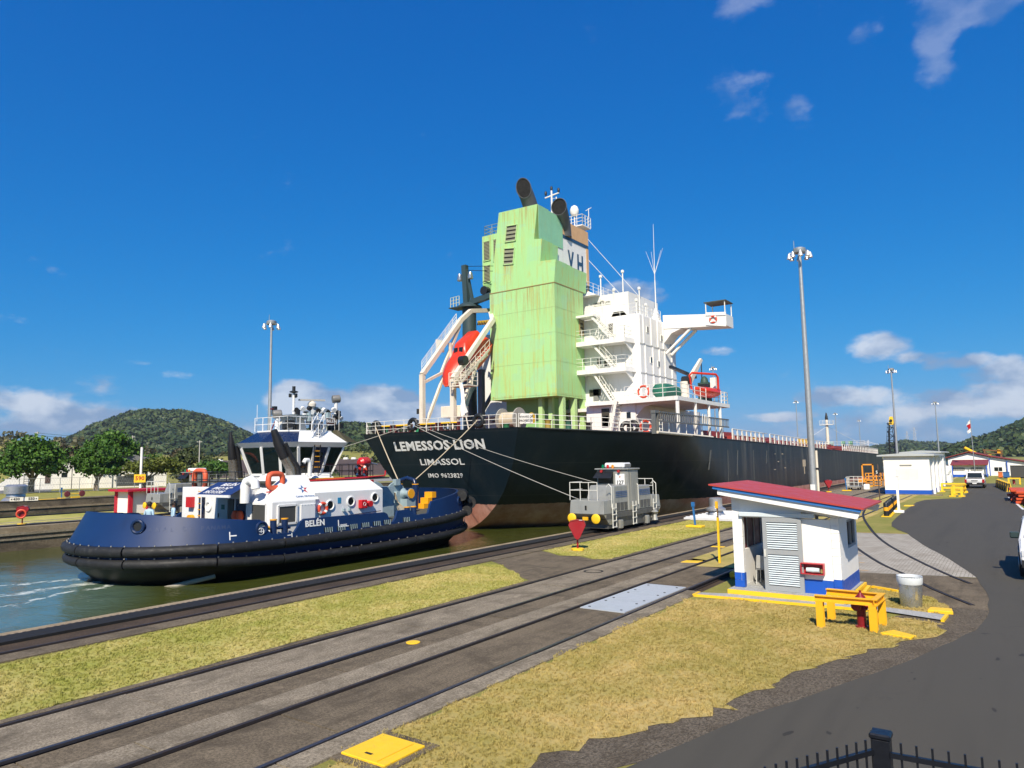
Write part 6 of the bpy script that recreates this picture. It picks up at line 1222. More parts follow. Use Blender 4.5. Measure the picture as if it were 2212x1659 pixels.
for a, b in (((-3.95, 21.6, 1.29), (-3.95, 22.7, 1.29)), ((-3.95, 21.6, 1.98), (-3.95, 22.7, 1.98)), ((-3.95, 21.6, 1.29), (-3.95, 21.6, 1.98)), ((-3.95, 22.7, 1.29), (-3.95, 22.7, 1.98)), ((-3.95, 22.15, 1.29), (-3.95, 22.15, 1.98))): MB().beam(a, b, .05, .06, (1, 0, 0)).build('window_frame', ALU, w_)
# back and left walls
MB().box(-6.7, -4.1, 22.76, 22.92, .15, 1.05).build('back_wall', BW, bo); MB().box(-6.7, -4.1, 22.76, 22.92, 2.0, 2.35).build('back_lintel', BW, bo)
for x in (-6.6, -5.85, -4.95, -4.18): MB().box(x - .04, x + .04, 22.8, 22.88, 1.05, 2.0).build('back_mullion', ALU, bo)
MB().box(-6.71, -6.53, 20.66, 22.75, .15, 1.15).build('left_wall', BW, bo); MB().box(-6.71, -6.53, 20.66, 22.75, 2.1, 2.45).build('left_lintel', BW, bo)
cu = MB().box(-6.64, -6.60, 20.7, 22.74, 1.16, 2.09).build('window_red_panel', M('panel_maroon', (.14, .015, .02), .5), bo)  # maroon panel filling the left window opening
for y in (20.72, 21.35, 22.0, 22.7): MB().box(-6.66, -6.575, y - .025, y + .025, 1.16, 2.09).build('window_frame', ALU, cu)
MB().box(-6.68, -4.12, 20.66, 22.74, .15, .17).build('floor', C_WALK, bo)
MB().poly([(-6.68, 20.68, 2.50), (-4.12, 20.68, 2.14), (-4.12, 20.68, 2.18), (-6.68, 20.68, 2.54)], (0, 2.05, 0)).build('ceiling', BW, bo)
# front lintel, gable board, door and rail
MB().poly([(-6.45, 20.46, 2.10), (-4.83, 20.46, 2.10), (-4.83, 20.46, roofz(-4.83) - .26), (-6.45, 20.46, roofz(-6.45) - .26)], (0, .16, 0)).build('lintel', BW, bo)
MB().poly([(-6.72, 20.44, roofz(-6.72) - .34), (-3.9, 20.44, roofz(-3.9) - .34), (-3.9, 20.44, roofz(-3.9) - .06), (-6.72, 20.44, roofz(-6.72) - .06)], (0, .2, 0)).build('gable_beam', BW, bo)
MB().box(-6.5, -4.48, 20.36, 20.43, 2.13, 2.25).build('door_rail_cover', SLAT, bo, bevel=.01)
dr = thing('x', 'x', 'x'); bpy.data.objects.remove(dr)
door = MB().box(-5.84, -4.84, 20.375, 20.40, .15, 2.12)
door.v, door.f = [], []
for a, b in (((-5.80, .15), (-5.80, 2.12)), ((-4.88, .15), (-4.88, 2.12))): door.box(a[0] - .055, a[0] + .055, 20.36, 20.42, a[1], b[1])
for z in (.22, 1.19, 2.06): door.box(-5.745, -4.935, 20.362, 20.418, z - .065, z + .065)
door = door.build('sliding_door', ALU, bo)
sl0 = None
for z0, z1, n in ((.30, 1.115, 14), (1.265, 1.985, 12)):
    for i in range(n):
        z = z0 + (z1 - z0) * (i + .5) / n
        if sl0 is None: sl0 = MB().hexa([(-5.745, 20.362, -.02), (-4.935, 20.362, -.02), (-4.935, 20.405, .014), (-5.745, 20.405, .014), (-5.745, 20.358, -.014), (-4.935, 20.358, -.014), (-4.935, 20.403, .022), (-5.745, 20.403, .022)]).build('slat', SLAT, door); sl0.location = (0, 0, z)
        else: shared(sl0, door, (0, 0, z))
MB().box(-5.74, -4.94, 20.408, 20.414, .28, 2.0).build('door_mesh', M('door_mesh_dark', (.12, .13, .14), .6), door); MB().box(-5.83, -5.79, 20.33, 20.36, 1.05, 1.25).build('handle', LWH, door)
# roof
rv = lambda x, dz: roofz(x) + dz
MB().hexa([(-7.2, 19.98, rv(-7.12, .02)), (-3.2, 19.98, rv(-3.26, .02)), (-3.26, 23.45, rv(-3.26, .02)), (-7.12, 23.45, rv(-7.12, .02)), (-7.2, 19.98, rv(-7.12, .06)), (-3.2, 19.98, rv(-3.26, .06)), (-3.26, 23.45, rv(-3.26, .06)), (-7.12, 23.45, rv(-7.12, .06))]).build('roof', ROOFR, bo)
MB().hexa([(-7.1, 20.02, rv(-7.03, -.065)), (-3.28, 20.02, rv(-3.34, -.065)), (-3.28, 20.07, rv(-3.34, -.065)), (-7.1, 20.07, rv(-7.03, -.065)), (-7.1, 20.02, rv(-7.03, .018)), (-3.28, 20.02, rv(-3.34, .018)), (-3.28, 20.07, rv(-3.34, .018)), (-7.1, 20.07, rv(-7.03, .018))]).build('fascia', ROOFB, bo)
MB().hexa([(-7.05, 20.08, rv(-7.0, -.05)), (-3.3, 20.08, rv(-3.35, -.05)), (-3.35, 23.4, rv(-3.35, -.05)), (-7.0, 23.4, rv(-7.0, -.05)), (-7.05, 20.08, rv(-7.0, .017)), (-3.3, 20.08, rv(-3.35, .017)), (-3.35, 23.4, rv(-3.35, .017)), (-7.0, 23.4, rv(-7.0, .017))]).build('soffit', BW, bo)
for y in (20.074, 23.3):
    MB().poly([(-6.98, y, rv(-6.98, -.055)), (-3.30, y, rv(-3.30, -.055)), (-3.38, y, rv(-3.40, -.25)), (-6.98, y, rv(-6.98, -.22))], (0, .06, 0)).build('rafter', BW, bo)
# furniture inside
MB().box(-6.5, -5.4, 21.6, 22.7, .82, .86)
dk = thing('desk', 'beige counter desk inside the booth', 'desk', (-6.0, 22, .17)); MB().box(-6.5, -5.2, 21.75, 22.7, .80, .84).build('top', M('desk_top', (.5, .45, .36), .5), dk); MB().box(-6.5, -6.44, 21.75, 22.7, .17, .8).build('panel', M('desk_panel', (.5, .5, .48), .5), dk); MB().box(-5.26, -5.2, 21.75, 22.7, .17, .8).build('panel', M('desk_panel'), dk)
ch = thing('plastic_chair', 'light grey plastic chair in the booth doorway', 'chair', (-6.05, 21.25, .17)); CHM = M('chair_shell', (.42, .42, .40), .5)
MB().box(-6.28, -5.84, 21.0, 21.4, .58, .61).build('seat', CHM, ch, bevel=.01); MB().hexa([(-6.27, 20.97, .62), (-5.85, 20.97, .62), (-5.85, 21.0, .62), (-6.27, 21.0, .62), (-6.22, 20.90, 1.0), (-5.90, 20.90, 1.0), (-5.90, 20.93, 1.0), (-6.22, 20.93, 1.0)]).build('backrest', CHM, ch, bevel=.01)
for x in (-6.27, -5.85):
    for y in (20.98, 21.4): MB().tube((x, y, .17), (x, y, .58), .014, 6).build('leg', LWH, ch)
rx = thing('hose_cabinet', 'open red hose box on the front wall of the booth', 'fire box', (-4.6, 20.4, .8)); RB = M('box_red', (.45, .03, .04), .4)
for a in ((-4.88, -4.30, 20.26, 20.445, .67, .69), (-4.88, -4.30, 20.26, 20.445, .94, .96), (-4.88, -4.86, 20.26, 20.445, .69, .94), (-4.32, -4.30, 20.26, 20.445, .69, .94), (-4.86, -4.32, 20.43, 20.446, .69, .94)): MB().box(*a).build('panel', RB, rx)
MB().lathe([(.06, -.16), (.07, 0), (.06, .16)], (-4.58, 20.33, .78), 10, (1, 0, 0)).build('hose_roll', M('hose_pale', (.55, .65, .68), .6), rx, smooth=True); MB().lathe([(.05, 0), (.03, .1)], (-4.36, 20.33, .72), 8).build('nozzle', M('brass', (.5, .35, .12), .3, .8), rx)
# path in front with yellow edging
wk = sheet('footpath', [(-7.5, 19.35), (-6.7, 19.42), (-4.4, 19.55), (-2.8, 19.62), (-1.62, 19.25), (-1.58, 19.9), (-2.8, 20.15), (-3.8, 20.0), (-6.8, 19.98), (-7.5, 19.75)], .03, C_WALK)
for a, b in (((-7.5, 19.33), (-6.7, 19.40)), ((-6.7, 19.40), (-4.4, 19.53)), ((-4.4, 19.53), (-3.2, 19.6)), ((-7.52, 19.33), (-7.52, 19.76)), ((-1.6, 19.2), (-1.56, 19.92))): struct('kerb_line', MB().beam((*a, .02), (*b, .02), .07, .06), YEL2)
sheet('footpath', [(-3.72, 20.05), (-3.3, 20.2), (-3.72, 23.0), (-1.9, 22.1), (-1.75, 22.4), (-3.8, 23.6)][:3] + [(-3.72, 21.5)], .02, C_WALK)
struct('kerb_line', MB().beam((-3.62, 21.5, .03), (-3.68, 23.0, .03), .09, .08), YEL2); struct('kerb_line', MB().beam((-3.6, 23.05, .03), (-2.9, 22.65, .03), .09, .06), YEL2)
# ------------------------------------------------------------------ hydrant, guard, can and other street furniture
gd = thing('hydrant_guard', 'yellow steel frame standing around the red hydrant', 'guard frame', (-3.25, 17.8, 0)); GY = M('guard_yellow', (.82, .42, .012), .5, var=.05, dirt=(.45, .2, .02), damt=.25, scale=4)
def ibeam(mb, p, q, w=.10, ax=Vector((1, 0, 0))):
    p, q = Vector(p), Vector(q); d = (q - p).normalized(); a = ax; b = d.cross(a).normalized(); mb.beam(p + b * w * .45, q + b * w * .45, w, .016, b); mb.beam(p - b * w * .45, q - b * w * .45, w, .016, b); mb.beam(p, q, .014, w * .9, b); return mb
for x, y in ((-3.80, 17.32), (-2.74, 17.40), (-3.76, 18.25), (-2.68, 18.2)): ibeam(MB(), (x, y, -.02), (x, y, .56), .15).build('leg', GY, gd)
for p, q in (((-3.9, 17.32, .62), (-2.66, 17.40, .62)), ((-3.84, 18.25, .62), (-2.62, 18.2, .62)), ((-2.70, 17.32, .622), (-2.66, 18.28, .622))):
    d = (Vector(q) - Vector(p)).normalized(); side = Vector((-d.y, d.x, 0)); m = MB(); m.beam(p, q, .015, .12); m.beam(Vector(p) + Vector((0, 0, .06)), Vector(q) + Vector((0, 0, .06)), .13, .016); m.beam(Vector(p) - Vector((0, 0, .06)), Vector(q) - Vector((0, 0, .06)), .13, .016); m.build('top_rail', GY, gd)
hy = thing('fire_hydrant', 'dark red fire hydrant inside the yellow frame', 'hydrant', (-3.05, 17.75, 0)); HR = M('hydrant_red', (.20, .008, .012), .4, dirt=(.1, .01, .01), damt=.3)
MB().lathe([(.17, 0), (.17, .04), (.12, .06), (.115, .46), (.16, .48), (.16, .52), (.13, .54), (.13, .70), (.16, .72), (.16, .75), (.12, .84), (.05, .90), (.035, .95)], (-3.02, 17.7, 0), 18).build('barrel', HR, hy, smooth=True)
hy.scale = (.82, .82, .80)
for d in ((-1, -.2, 0), (1, .2, 0)): MB().lathe([(.07, .1), (.07, .19), (.085, .19), (.085, .24)], (-3.02, 17.7, .58), 12, d).build('side_outlet', HR, hy, smooth=True)
MB().lathe([(.10, .1), (.10, .2), (.13, .2), (.13, .26)], (-3.02, 17.7, .60), 14, (-.4, -1, 0)).build('pumper_outlet', HR, hy, smooth=True); MB().lathe([(.03, 0), (.03, .06)], (-3.02, 17.7, .94), 5).build('operating_nut', HR, hy)
cn = thing('trash_can', 'ribbed galvanised trash can with a bag beside the path', 'trash can', (-2.38, 20.75, 0)); GV = M('galvanised', (.50, .53, .55), .32, .85, .15, 6)
m = MB(); n = 72; rows = [(.20, .0), (.205, .02), (.235, .46), (.24, .48)]
for r, z in rows:
    for k in range(n): a = 2 * math.pi * k / n; rr = r + (.007 if k % 3 == 0 else 0) * (1 if 0 < z < .47 else 0); m.v.append((-2.38 + rr * math.cos(a), 20.75 + rr * math.sin(a), z))
for i in range(len(rows) - 1):
    for k in range(n): m.f.append((i * n + k, i * n + (k + 1) % n, (i + 1) * n + (k + 1) % n, (i + 1) * n + k))
m.f.append(tuple(range(n))); m.build('body', GV, cn, smooth=True); MB().lathe([(.245, .48), (.25, .52), (.25, .60), (.258, .61), (.258, .63), (.245, .635)], (-2.38, 20.75, 0), 30, caps=False).build('upper_band', GV, cn, smooth=True)
MB().lathe([(.215, .58), (.235, .632), (.255, .636), (.262, .60), (.256, .50), (.245, .47)], (-2.38, 20.75, 0), 26, caps=False).build('bag', M('bag_clear', (.62, .66, .68), .3), cn, smooth=True)
cn.scale = (1.14, 1.14, 1.18)
MB().lathe([(.20, .0), (.20, .012)], (-2.38, 20.75, .5), 24).build('rubbish', M('rubbish', (.35, .36, .37)), cn)
yp = thing('marker_post', 'tall thin yellow marker post at the end of the track', 'post', (-8.97, 25.73, 0)); MB().box(-9.01, -8.94, 25.70, 25.77, 0, 1.62).build('post', YEL2, yp); MB().box(-9.0, -8.95, 25.70, 25.76, 1.62, 2.2).build('weathered_top', M('post_brown', (.16, .10, .05), .7), yp); MB().box(-9.03, -8.93, 25.66, 25.70, 1.95, 2.2).build('plate', YEL, yp)
def phone(x, y, label, rz=0):
    t = thing('emergency_box', label, 'emergency box', (x, y, 0), rz, 'red hooded boxes on posts')
    t_m = Matrix.Translation(Vector((x, y, 0))) @ Matrix.Rotation(rz, 4, 'Z')
    def Pm(mb, nm, mt, **k): return mb.xf(t_m).build(nm, mt, t, **k)
    RD = M('hood_red', (.28, .010, .016), .4, dirt=(.2, .02, .02), damt=.3)
    Pm(MB().lathe([(.28, 0), (.28, .09)], (0, 0, 0), 8), 'base', YEL2, bevel=.01); Pm(MB().tube((0, 0, .09), (0, 0, .55), .04, 10), 'post', RD, smooth=True)
    pts = [(-.36, 0, 1.05), (-.30, 0, 1.20), (0, 0, 1.26), (.30, 0, 1.20), (.36, 0, 1.05), (.10, 0, .52), (0, 0, .46), (-.10, 0, .52)]
    Pm(MB().poly([(px, -.2, pz) for px, _, pz in pts], (0, .03, 0)), 'face', RD); Pm(MB().poly([(px, .2, pz) for px, _, pz in pts], (0, .03, 0)), 'face', RD)
    m = MB()
    for i in range(4): a, b = pts[i], pts[i + 1]; m.hexa([(a[0], -.22, a[2]), (b[0], -.22, b[2]), (b[0], .25, b[2]), (a[0], .25, a[2]), (a[0], -.22, a[2] + .02), (b[0], -.22, b[2] + .02), (b[0], .25, b[2] + .02), (a[0], .25, a[2] + .02)])
    Pm(m, 'hood', RD); Pm(MB().box(-.12, .12, -.12, .14, .62, .95), 'handset_box', M('phone_dark', (.03, .03, .03))); Pm(MB().box(.02, .22, -.20, -.02, 1.255, 1.262).xf(Matrix.Rotation(R(0), 4, 'Y')), 'notice', MW)
    return t
phone(-15.28, 26.45, 'dark red hooded emergency box on a post in front of the locomotive', R(28)); phone(-16.0, 80, 'red hooded emergency box by the foot of the tall light mast', R(25)); p3 = phone(-54.9, 20.7, 'red hooded emergency box on the centre wall left of the tug', R(60))
lb3 = thing('lifebuoy', 'orange lifebuoy hung in the red box on the centre wall', 'lifebuoy', (-54.7, 20.55, .75)); MB().torus((-54.6, 20.5, .75), .26, .06, (1, -.6, 0), 20, 8).build('ring', M('buoy_orange'), lb3, smooth=True)
dg = thing('direction_board', 'pair of white boards reading 430 and 550 above the red box', 'sign', (-55.0, 20.6, 1.3)); 
r_ = Vector((.45, .89, 0)).normalized()
for k, s in ((-1, '◄430'), (1, '550►')):
    c = Vector((-54.95, 20.75, 1.72)) + r_ * .42 * k; n_ = r_.cross(Vector((0, 0, 1))); MB().hexa([c - r_ * .38 - Vector((0, 0, .13)), c + r_ * .38 - Vector((0, 0, .13)), c + r_ * .38 - Vector((0, 0, .13)) - n_ * .03, c - r_ * .38 - Vector((0, 0, .13)) - n_ * .03, c - r_ * .38 + Vector((0, 0, .13)), c + r_ * .38 + Vector((0, 0, .13)), c + r_ * .38 + Vector((0, 0, .13)) - n_ * .03, c - r_ * .38 + Vector((0, 0, .13)) - n_ * .03]).build('board', M('board_cream', (.72, .70, .60)), dg)
    text_mb(s.strip('◄►'), .24, (c + n_ * .004, r_, (0, 0, 1)), .006, .03).build('lettering', FBL, dg)
    tip = c + r_ * .33 * k + n_ * .006; MB().add([tip, tip - r_ * .09 * k + Vector((0, 0, .06)), tip - r_ * .09 * k - Vector((0, 0, .06)), tip + n_ * .006, tip - r_ * .09 * k + Vector((0, 0, .06)) + n_ * .006, tip - r_ * .09 * k - Vector((0, 0, .06)) + n_ * .006], [(0, 1, 2), (5, 4, 3), (0, 1, 4, 3), (1, 2, 5, 4), (2, 0, 3, 5)]).build('arrow', FBL, dg)
def bluepost(x, y, label):
    t = thing('outlet_post', label, 'post', (x, y, 0), 0, 'blue outlet posts on yellow bases'); MB().box(x - .45, x + .45, y - .3, y + .3, 0, .12).build('base', YEL2, t, bevel=.03); MB().beam((x, y, .12), (x - .08, y, 1.15), .09, .09).build('post', M('post_blue', (.02, .13, .36), .45), t); MB().box(x - .16, x + .0, y - .08, y + .08, 1.12, 1.36).build('box', M('post_blue'), t)
bluepost(-14.56, 38.1, 'leaning blue outlet post on a yellow base near the locomotive'); bluepost(-14.8, 83, 'blue outlet post on a yellow base far along the track')
bluepost(-95.5, 40.1, 'small blue post on the far bank grass beside the wheel marker')
vt = thing('roof_ventilator', 'silver mushroom ventilator on a pale ribbed roof slab', 'ventilator', (-16.2, 45.5, 0)); MB().box(-17.0, -13.0, 42.6, 49.0, 0, .12).build('slab', M('ribbed_white', (.66, .67, .68), .5, .1), vt)
for k in range(9): MB().box(-17.0, -13.0, 42.9 + k * .7, 43.1 + k * .7, .12, .16).build('rib', M('ribbed_white'), vt)
GVM = M('vent_silver', (.48, .48, .48), .35, .7)
MB().lathe([(.55, .0), (.42, .3)], (-15.9, 45.3, .12), 16).build('curb', GVM, vt, smooth=True); MB().lathe([(.62, .30), (.62, .42), (.45, .5), (.42, .55)], (-15.9, 45.3, .12), 20).build('skirt', GVM, vt, smooth=True); MB().lathe([(.40, .5), (.42, .55), (.42, 1.05), (.30, 1.1)], (-15.9, 45.3, .12), 20).build('hood', GVM, vt, smooth=True)
v2 = thing('roof_ventilator', 'white mushroom ventilator on the far lock wall at the left', 'ventilator', (-95.8, 35.3, 0)); MB().lathe([(1.5, 0), (1.2, .3), (.9, .5)], (-95.8, 35.3, 0), 16).build('curb', GVM, v2, smooth=True); MB().lathe([(1.0, .5), (.95, .8), (1.2, .85), (1.2, 1.7), (.9, 1.9)], (-95.8, 35.3, 0), 18).build('hood', GVM, v2, smooth=True)
tag(MB().box(-7.6, -7.15, 22.6, 24.0, .0, .22).build('kerb_block', YEL, bevel=.05), 'yellow kerb block in the shade behind the booth', 'kerb')
# ------------------------------------------------------------------ things along the road to the right
MG = M('mast_galv', (.42, .44, .45), .45, .6, .1, 3, dirt=(.25, .25, .24), damt=.4)
def light_mast(x, y, h, label, r0=.28, lamps=8):
    t = thing('light_mast', label, 'light mast', (x, y, 0), 0, 'high light masts along the locks')
    MB().tube((x, y, -.1), (x, y, h), r0, 12, r0 * .42).build('pole', MG, t, smooth=True); MB().lathe([(.45, 0), (.5, .1), (.5, .35), (.3, .45)], (x, y, h - .1), 14).build('lamp_crown', MG, t, smooth=True)
    for k in range(lamps):
        a = 2 * math.pi * k / lamps + .3; c = Vector((x + .8 * math.cos(a), y + .8 * math.sin(a), h - .35)); m = MB().lathe([(.08, .24), (.13, .08), (.19, -.12), (.20, -.18)], c, 10); hd = m.build('lamp_head', M('lamp_shell', (.62, .63, .64), .3, .5), t, smooth=True)
        MB().beam((x, y, h - .1), c + Vector((0, 0, .3)), .06, .06).build('lamp_arm', MG, hd); MB().lathe([(.18, -.19), (.18, -.175)], c, 10).build('lamp_glass', M('lamp_lens', (.75, .76, .75), .15), hd)
    MB().tube((x - .4, y, h + .3), (x - .4, y, h + 1.0), .03, 5).build('aerial', MG, t)
    return t
light_mast(-13.1, 60, 20.4, 'tall light mast rising behind the red booth roof', .30)
for x, y, h, lb in ((-17, 144, 19, 'light mast behind the white and blue utility building'), (-17, 232, 18.1, 'farthest light mast on the near side, left of the flagpole'), (-60, 256, 22.4, 'light mast over the far end of the black hull'), (-60, 173.5, 26, 'light mast seen beyond the orange rescue boat'), (-60, 322, 21.2, 'light mast just right of the ship foremast'), (-60, 378, 20.4, 'smallest and most distant light mast over the ship bow'), (-62, 45.2, 18.3, 'light mast on the centre wall left of the tug wheelhouse')): light_mast(x, y, h, lb, .25, 6)
tp = thing('camera_pole', 'thin cream pole beside the tall light mast', 'pole', (-12.75, 60, 0)); MB().tube((-12.75, 60, 0), (-12.75, 60, 4.2), .09, 8).build('pole', CREAM, tp); MB().box(-12.95, -12.55, 59.9, 60.1, 2.7, 2.85).build('bracket', TBLK, tp)
mb2 = MB().box(-13.25, -12.9, 59.6, 59.72, 1.1, 1.55); tag(mb2.build('notice_plate', MW), 'small white notice on the tall light mast', 'sign')
# utility building
def ubuild(x0, x1, y0, y1, h, label):
    t = thing('utility_building', label, 'building', ((x0 + x1) / 2, y0, 0), 0, 'white utility buildings with blue bases'); MB().box(x0, x1, y0, y1, -.05, h).build('wall', BW, t); MB().box(x0 - .02, x1 + .02, y0 - .02, y1 + .02, -.05, .42).build('base_band', BB, t)
    xm = (x0 + x1) / 2; MB().add([(x0 - .5, y0 - .35, h), (x1 + .45, y0 - .35, h), (x1 + .45, y1 + .3, h), (x0 - .5, y1 + .3, h), (x0 - .5, y0 - .35, h + .14), (x1 + .45, y0 - .35, h + .14), (x1 + .45, y1 + .3, h + .14), (x0 - .5, y1 + .3, h + .14), (xm, y0 - .35, h + .30), (xm, y1 + .3, h + .30)], [(3, 2, 1, 0), (0, 1, 5, 8, 4), (2, 3, 7, 9, 6), (1, 2, 6, 5), (3, 0, 4, 7), (4, 8, 9, 7), (8, 5, 6, 9)]).build('roof', M('roof_grey', (.42, .45, .46), .5), t); return t
u1 = ubuild(-10.35, -6.5, 77.2, 88, 3.62, 'white windowless utility building with blue base beside the track')
MB().box(-8.95, -7.95, 77.1, 77.18, 2.76, 2.88).build('wall_light', LWH, u1); MB().box(-9.35, -7.45, 77.19, 77.198, 1.4, 2.45).build('faded_patch', M('faded_patch', (.76, .745, .70), .7), u1)
for y in (79, 83, 87): MB().box(-6.52, -6.3, y, y + .5, 0, 3.5).build('pilaster', BW, u1)
MB().box(-6.5, -6.47, 80.5, 81.4, .4, 2.3).build('door', M('door_navy', (.02, .06, .18)), u1)
u2 = ubuild(-10.2, -7.0, 92.6, 104, 3.9, 'second white and blue utility building half hidden behind the first')
for y in (94, 98): MB().box(-7.02, -6.8, y, y + .5, 0, 3.8).build('pilaster', BW, u2)
struct('footpath', MB().box(-10.3, -5.6, 76.2, 77.1, -.03, .05), C_SLAB)
# bollards black and amber
b0 = thing('bollard', 'x', 'bollard', (-6.65, 49.4, 0), 0, 'black and yellow bollards beside the road')
MB().lathe([(.15, .18), (.15, .80), (.12, .86), (.04, .88)], (-6.65, 49.4, 0), 14).build('tube', FBL, b0, smooth=True); MB().lathe([(.156, .36), (.156, .58)], (-6.65, 49.4, 0), 14, caps=False).build('band', TOR, b0, smooth=True); MB().box(-6.92, -6.38, 49.15, 49.65, 0, .05).build('base_plate', YEL2, b0); MB().lathe([(.156, .05), (.156, .2)], (-6.65, 49.4, 0), 14, caps=False).build('foot_band', FBL, b0)
ords = ['nearest', 'second', 'third', 'fourth', 'fifth', 'sixth', 'seventh', 'eighth and farthest']
for i in range(8):
    b = b0 if i == 0 else copy_tree(b0); b.location = (-6.65 - .075 * i, 49.4 + 1.18 * i, 0); b['label'] = '%s black and yellow bollard of the row beside the white post' % ords[i]
wp_ = thing('white_post', 'white square post on a concrete foot beside the bollards', 'post', (-6.39, 53, 0)); MB().box(-6.68, -6.1, 52.75, 53.25, 0, .16).build('foot', BW, wp_, bevel=.02); MB().box(-6.46, -6.32, 52.93, 53.07, .16, 2.35).build('post', BW, wp_); MB().box(-6.5, -6.28, 52.9, 53.1, 2.35, 2.39).build('cap', BW, wp_)
sp1 = thing('track_sign', 'thin dark post with a small round S sign at the building corner', 'sign', (-10.3, 66, 0)); MB().tube((-9.3, 66, 0), (-9.3, 66, 3.0), .05, 6).build('post', M('post_rust', (.10, .07, .05)), sp1); dsc = MB().lathe([(.22, 0), (.22, .02)], (-9.38, 65.93, 2.35), 16, (0, -1, 0)).build('disc', FBL, sp1); text_mb('S', .34, ((-9.38, 65.905, 2.35), (1, 0, 0), (0, 0, 1)), .01, .02).build('lettering', MW, dsc)
for pts, lb in (([(-7.2, 55.5), (-6.6, 55.5), (-6.6, 56.3), (-7.2, 56.3)], 'flat yellow cover in the grass behind the bollards'), ([(-6.9, 60), (-6.3, 60.2), (-6.3, 61), (-6.9, 60.8)], 'yellow cover at the road edge before the utility building')): cover('yellow_cover', lb, pts, .04, YEL2, 'cover')
def ybar(x0, x1, y0, y1, label):
    t = thing('yellow_barrier', label, 'barrier', ((x0 + x1) / 2, y0, 0), 0, 'yellow pipe barriers by the utility building')
    for x, y in ((x0, y0), (x1, y1)): MB().box(x - .09, x + .09, y - .09, y + .09, 0, .85).build('post', YEL2, t); MB().box(x - .25, x + .25, y - .2, y + .2, 0, .1).build('foot', YEL2, t)
    for z in (.8, .4): MB().beam((x0 - .1, y0, z), (x1 + .1, y1, z), .12, .14).build('rail', YEL2, t)
ybar(-6.1, -4.2, 83.6, 83.8, 'long yellow barrier in front of the second utility building'); ybar(-4.68, -3.98, 74.4, 74.6, 'short yellow barrier at the road corner, nearest the camera'); ybar(-4.75, -4.1, 78, 82, 'yellow barrier running along the road edge')
# pickups
CARW = M('car_white', (.72, .73, .74), .22, 0, .03, spec=.6); CGL = M('car_glass', (.015, .02, .022), .06); TYRE = M('tyre', (.015, .015, .016), .8); CHR = M('car_trim_dark', (.02, .02, .022), .4)
def pickup(label):
    """origin at the ground centre, front toward +y"""
    t = thing('pickup_truck', label, 'pickup', (0, 0, 0), 0, 'white pickups on the road')
    side = [(-2.55, .50), (-2.60, .95), (-2.56, 1.02), (-.75, 1.04), (-.55, 1.66), (-.40, 1.74), (.55, 1.74), (.75, 1.68), (1.30, 1.12), (2.35, .98), (2.55, .85), (2.58, .50), (2.1, .38), (-2.1, .38)]
    m = MB(); n = len(side)
    for sx in (-1, 1):
        for y, z in side: m.v.append((sx * (.88 if z <= 1.1 else .88 - .16 * min(1, (z - 1.1) / .6)), y, z))
    m.f = [tuple(range(n - 1, -1, -1)), tuple(range(n, 2 * n))] + [(i, (i + 1) % n, n + (i + 1) % n, n + i) for i in range(n)]
    body = m.build('body', CARW, t, world=False, bevel=.05, smooth=True)
    MB().box(-.74, .74, -2.50, -.85, .98, 1.055).build('load_bed', CHR, t, world=False)
    MB().hexa([(-.70, -.80, 1.12), (.70, -.80, 1.12), (.70, -.76, 1.12), (-.70, -.76, 1.12), (-.64, -.60, 1.62), (.64, -.60, 1.62), (.64, -.56, 1.62), (-.64, -.56, 1.62)]).build('rear_window', CGL, t, world=False)
    MB().hexa([(-.76, 1.30, 1.13), (.76, 1.30, 1.13), (.76, 1.22, 1.13), (-.76, 1.22, 1.13), (-.64, .80, 1.66), (.64, .80, 1.66), (.64, .74, 1.66), (-.64, .74, 1.66)]).build('windscreen', CGL, t, world=False)
    for sx in (-1, 1):
        for y0, y1 in ((-.6, .15), (.2, 1.05)): MB().hexa([(sx * .87, y0, 1.12), (sx * .87, y1, 1.12), (sx * .885, y1, 1.12), (sx * .885, y0, 1.12), (sx * .745, y0 + .12, 1.62), (sx * .745, min(y1 - .05, .68), 1.62), (sx * .76, min(y1 - .05, .68), 1.62), (sx * .76, y0 + .12, 1.62)]).build('side_window', CGL, t, world=False)
        for y in (-1.55, 1.55):
            w = MB().lathe([(.36, -.12), (.38, -.08), (.38, .08), (.36, .12)], (sx * .80, y, .38), 22, (sx, 0, 0)).build('wheel', TYRE, t, world=False, smooth=True); MB().lathe([(.22, .10), (.22, .135), (.06, .14)], (sx * .80, y, .38), 16, (sx, 0, 0)).build('rim', M('rim_alu', (.45, .45, .46), .3, .8), w, world=False, smooth=True)
        MB().box(sx * .80 - .10, sx * .80 + .10, -2.62, -2.56, .62, .98).build('tail_light', M('tail_red', (.35, .01, .01), .25), t, world=False); MB().box(sx * .66 - .18, sx * .66 + .18, 2.50, 2.575, .72, .88).build('headlight', M('headlight_clear', (.6, .62, .63), .1), t, world=False)
        mr = MB().box(sx * .98 - .13, sx * .98 + .13, .92, 1.04, 1.10, 1.30).build('mirror', M('mirror_shell', (.03, .05, .05), .25), t, world=False, bevel=.03)
    MB().box(-.86, .86, -2.72, -2.58, .45, .62).build('rear_bumper', CHR, t, world=False); MB().box(-.2, .2, -2.735, -2.72, .48, .60).build('number_plate', MW, t, world=False); MB().box(-.85, .85, 2.56, 2.66, .40, .62).build('front_bumper', CHR, t, world=False); MB().box(-.45, .45, 2.54, 2.60, .68, .86).build('grille', CHR, t, world=False); MB().box(-.3, .3, -2.625, -2.60, .80, .86).build('tailgate_handle', CHR, t, world=False)
    return t
pk = pickup('white pickup driving away between the utility building and the red-roofed hall'); place(pk, (-3.68, 95.1, 0), 0)
pk2 = copy_tree(pk); place(pk2, (.82, 28.9, 0), math.pi, 'white pickup cut off by the right edge of the picture')
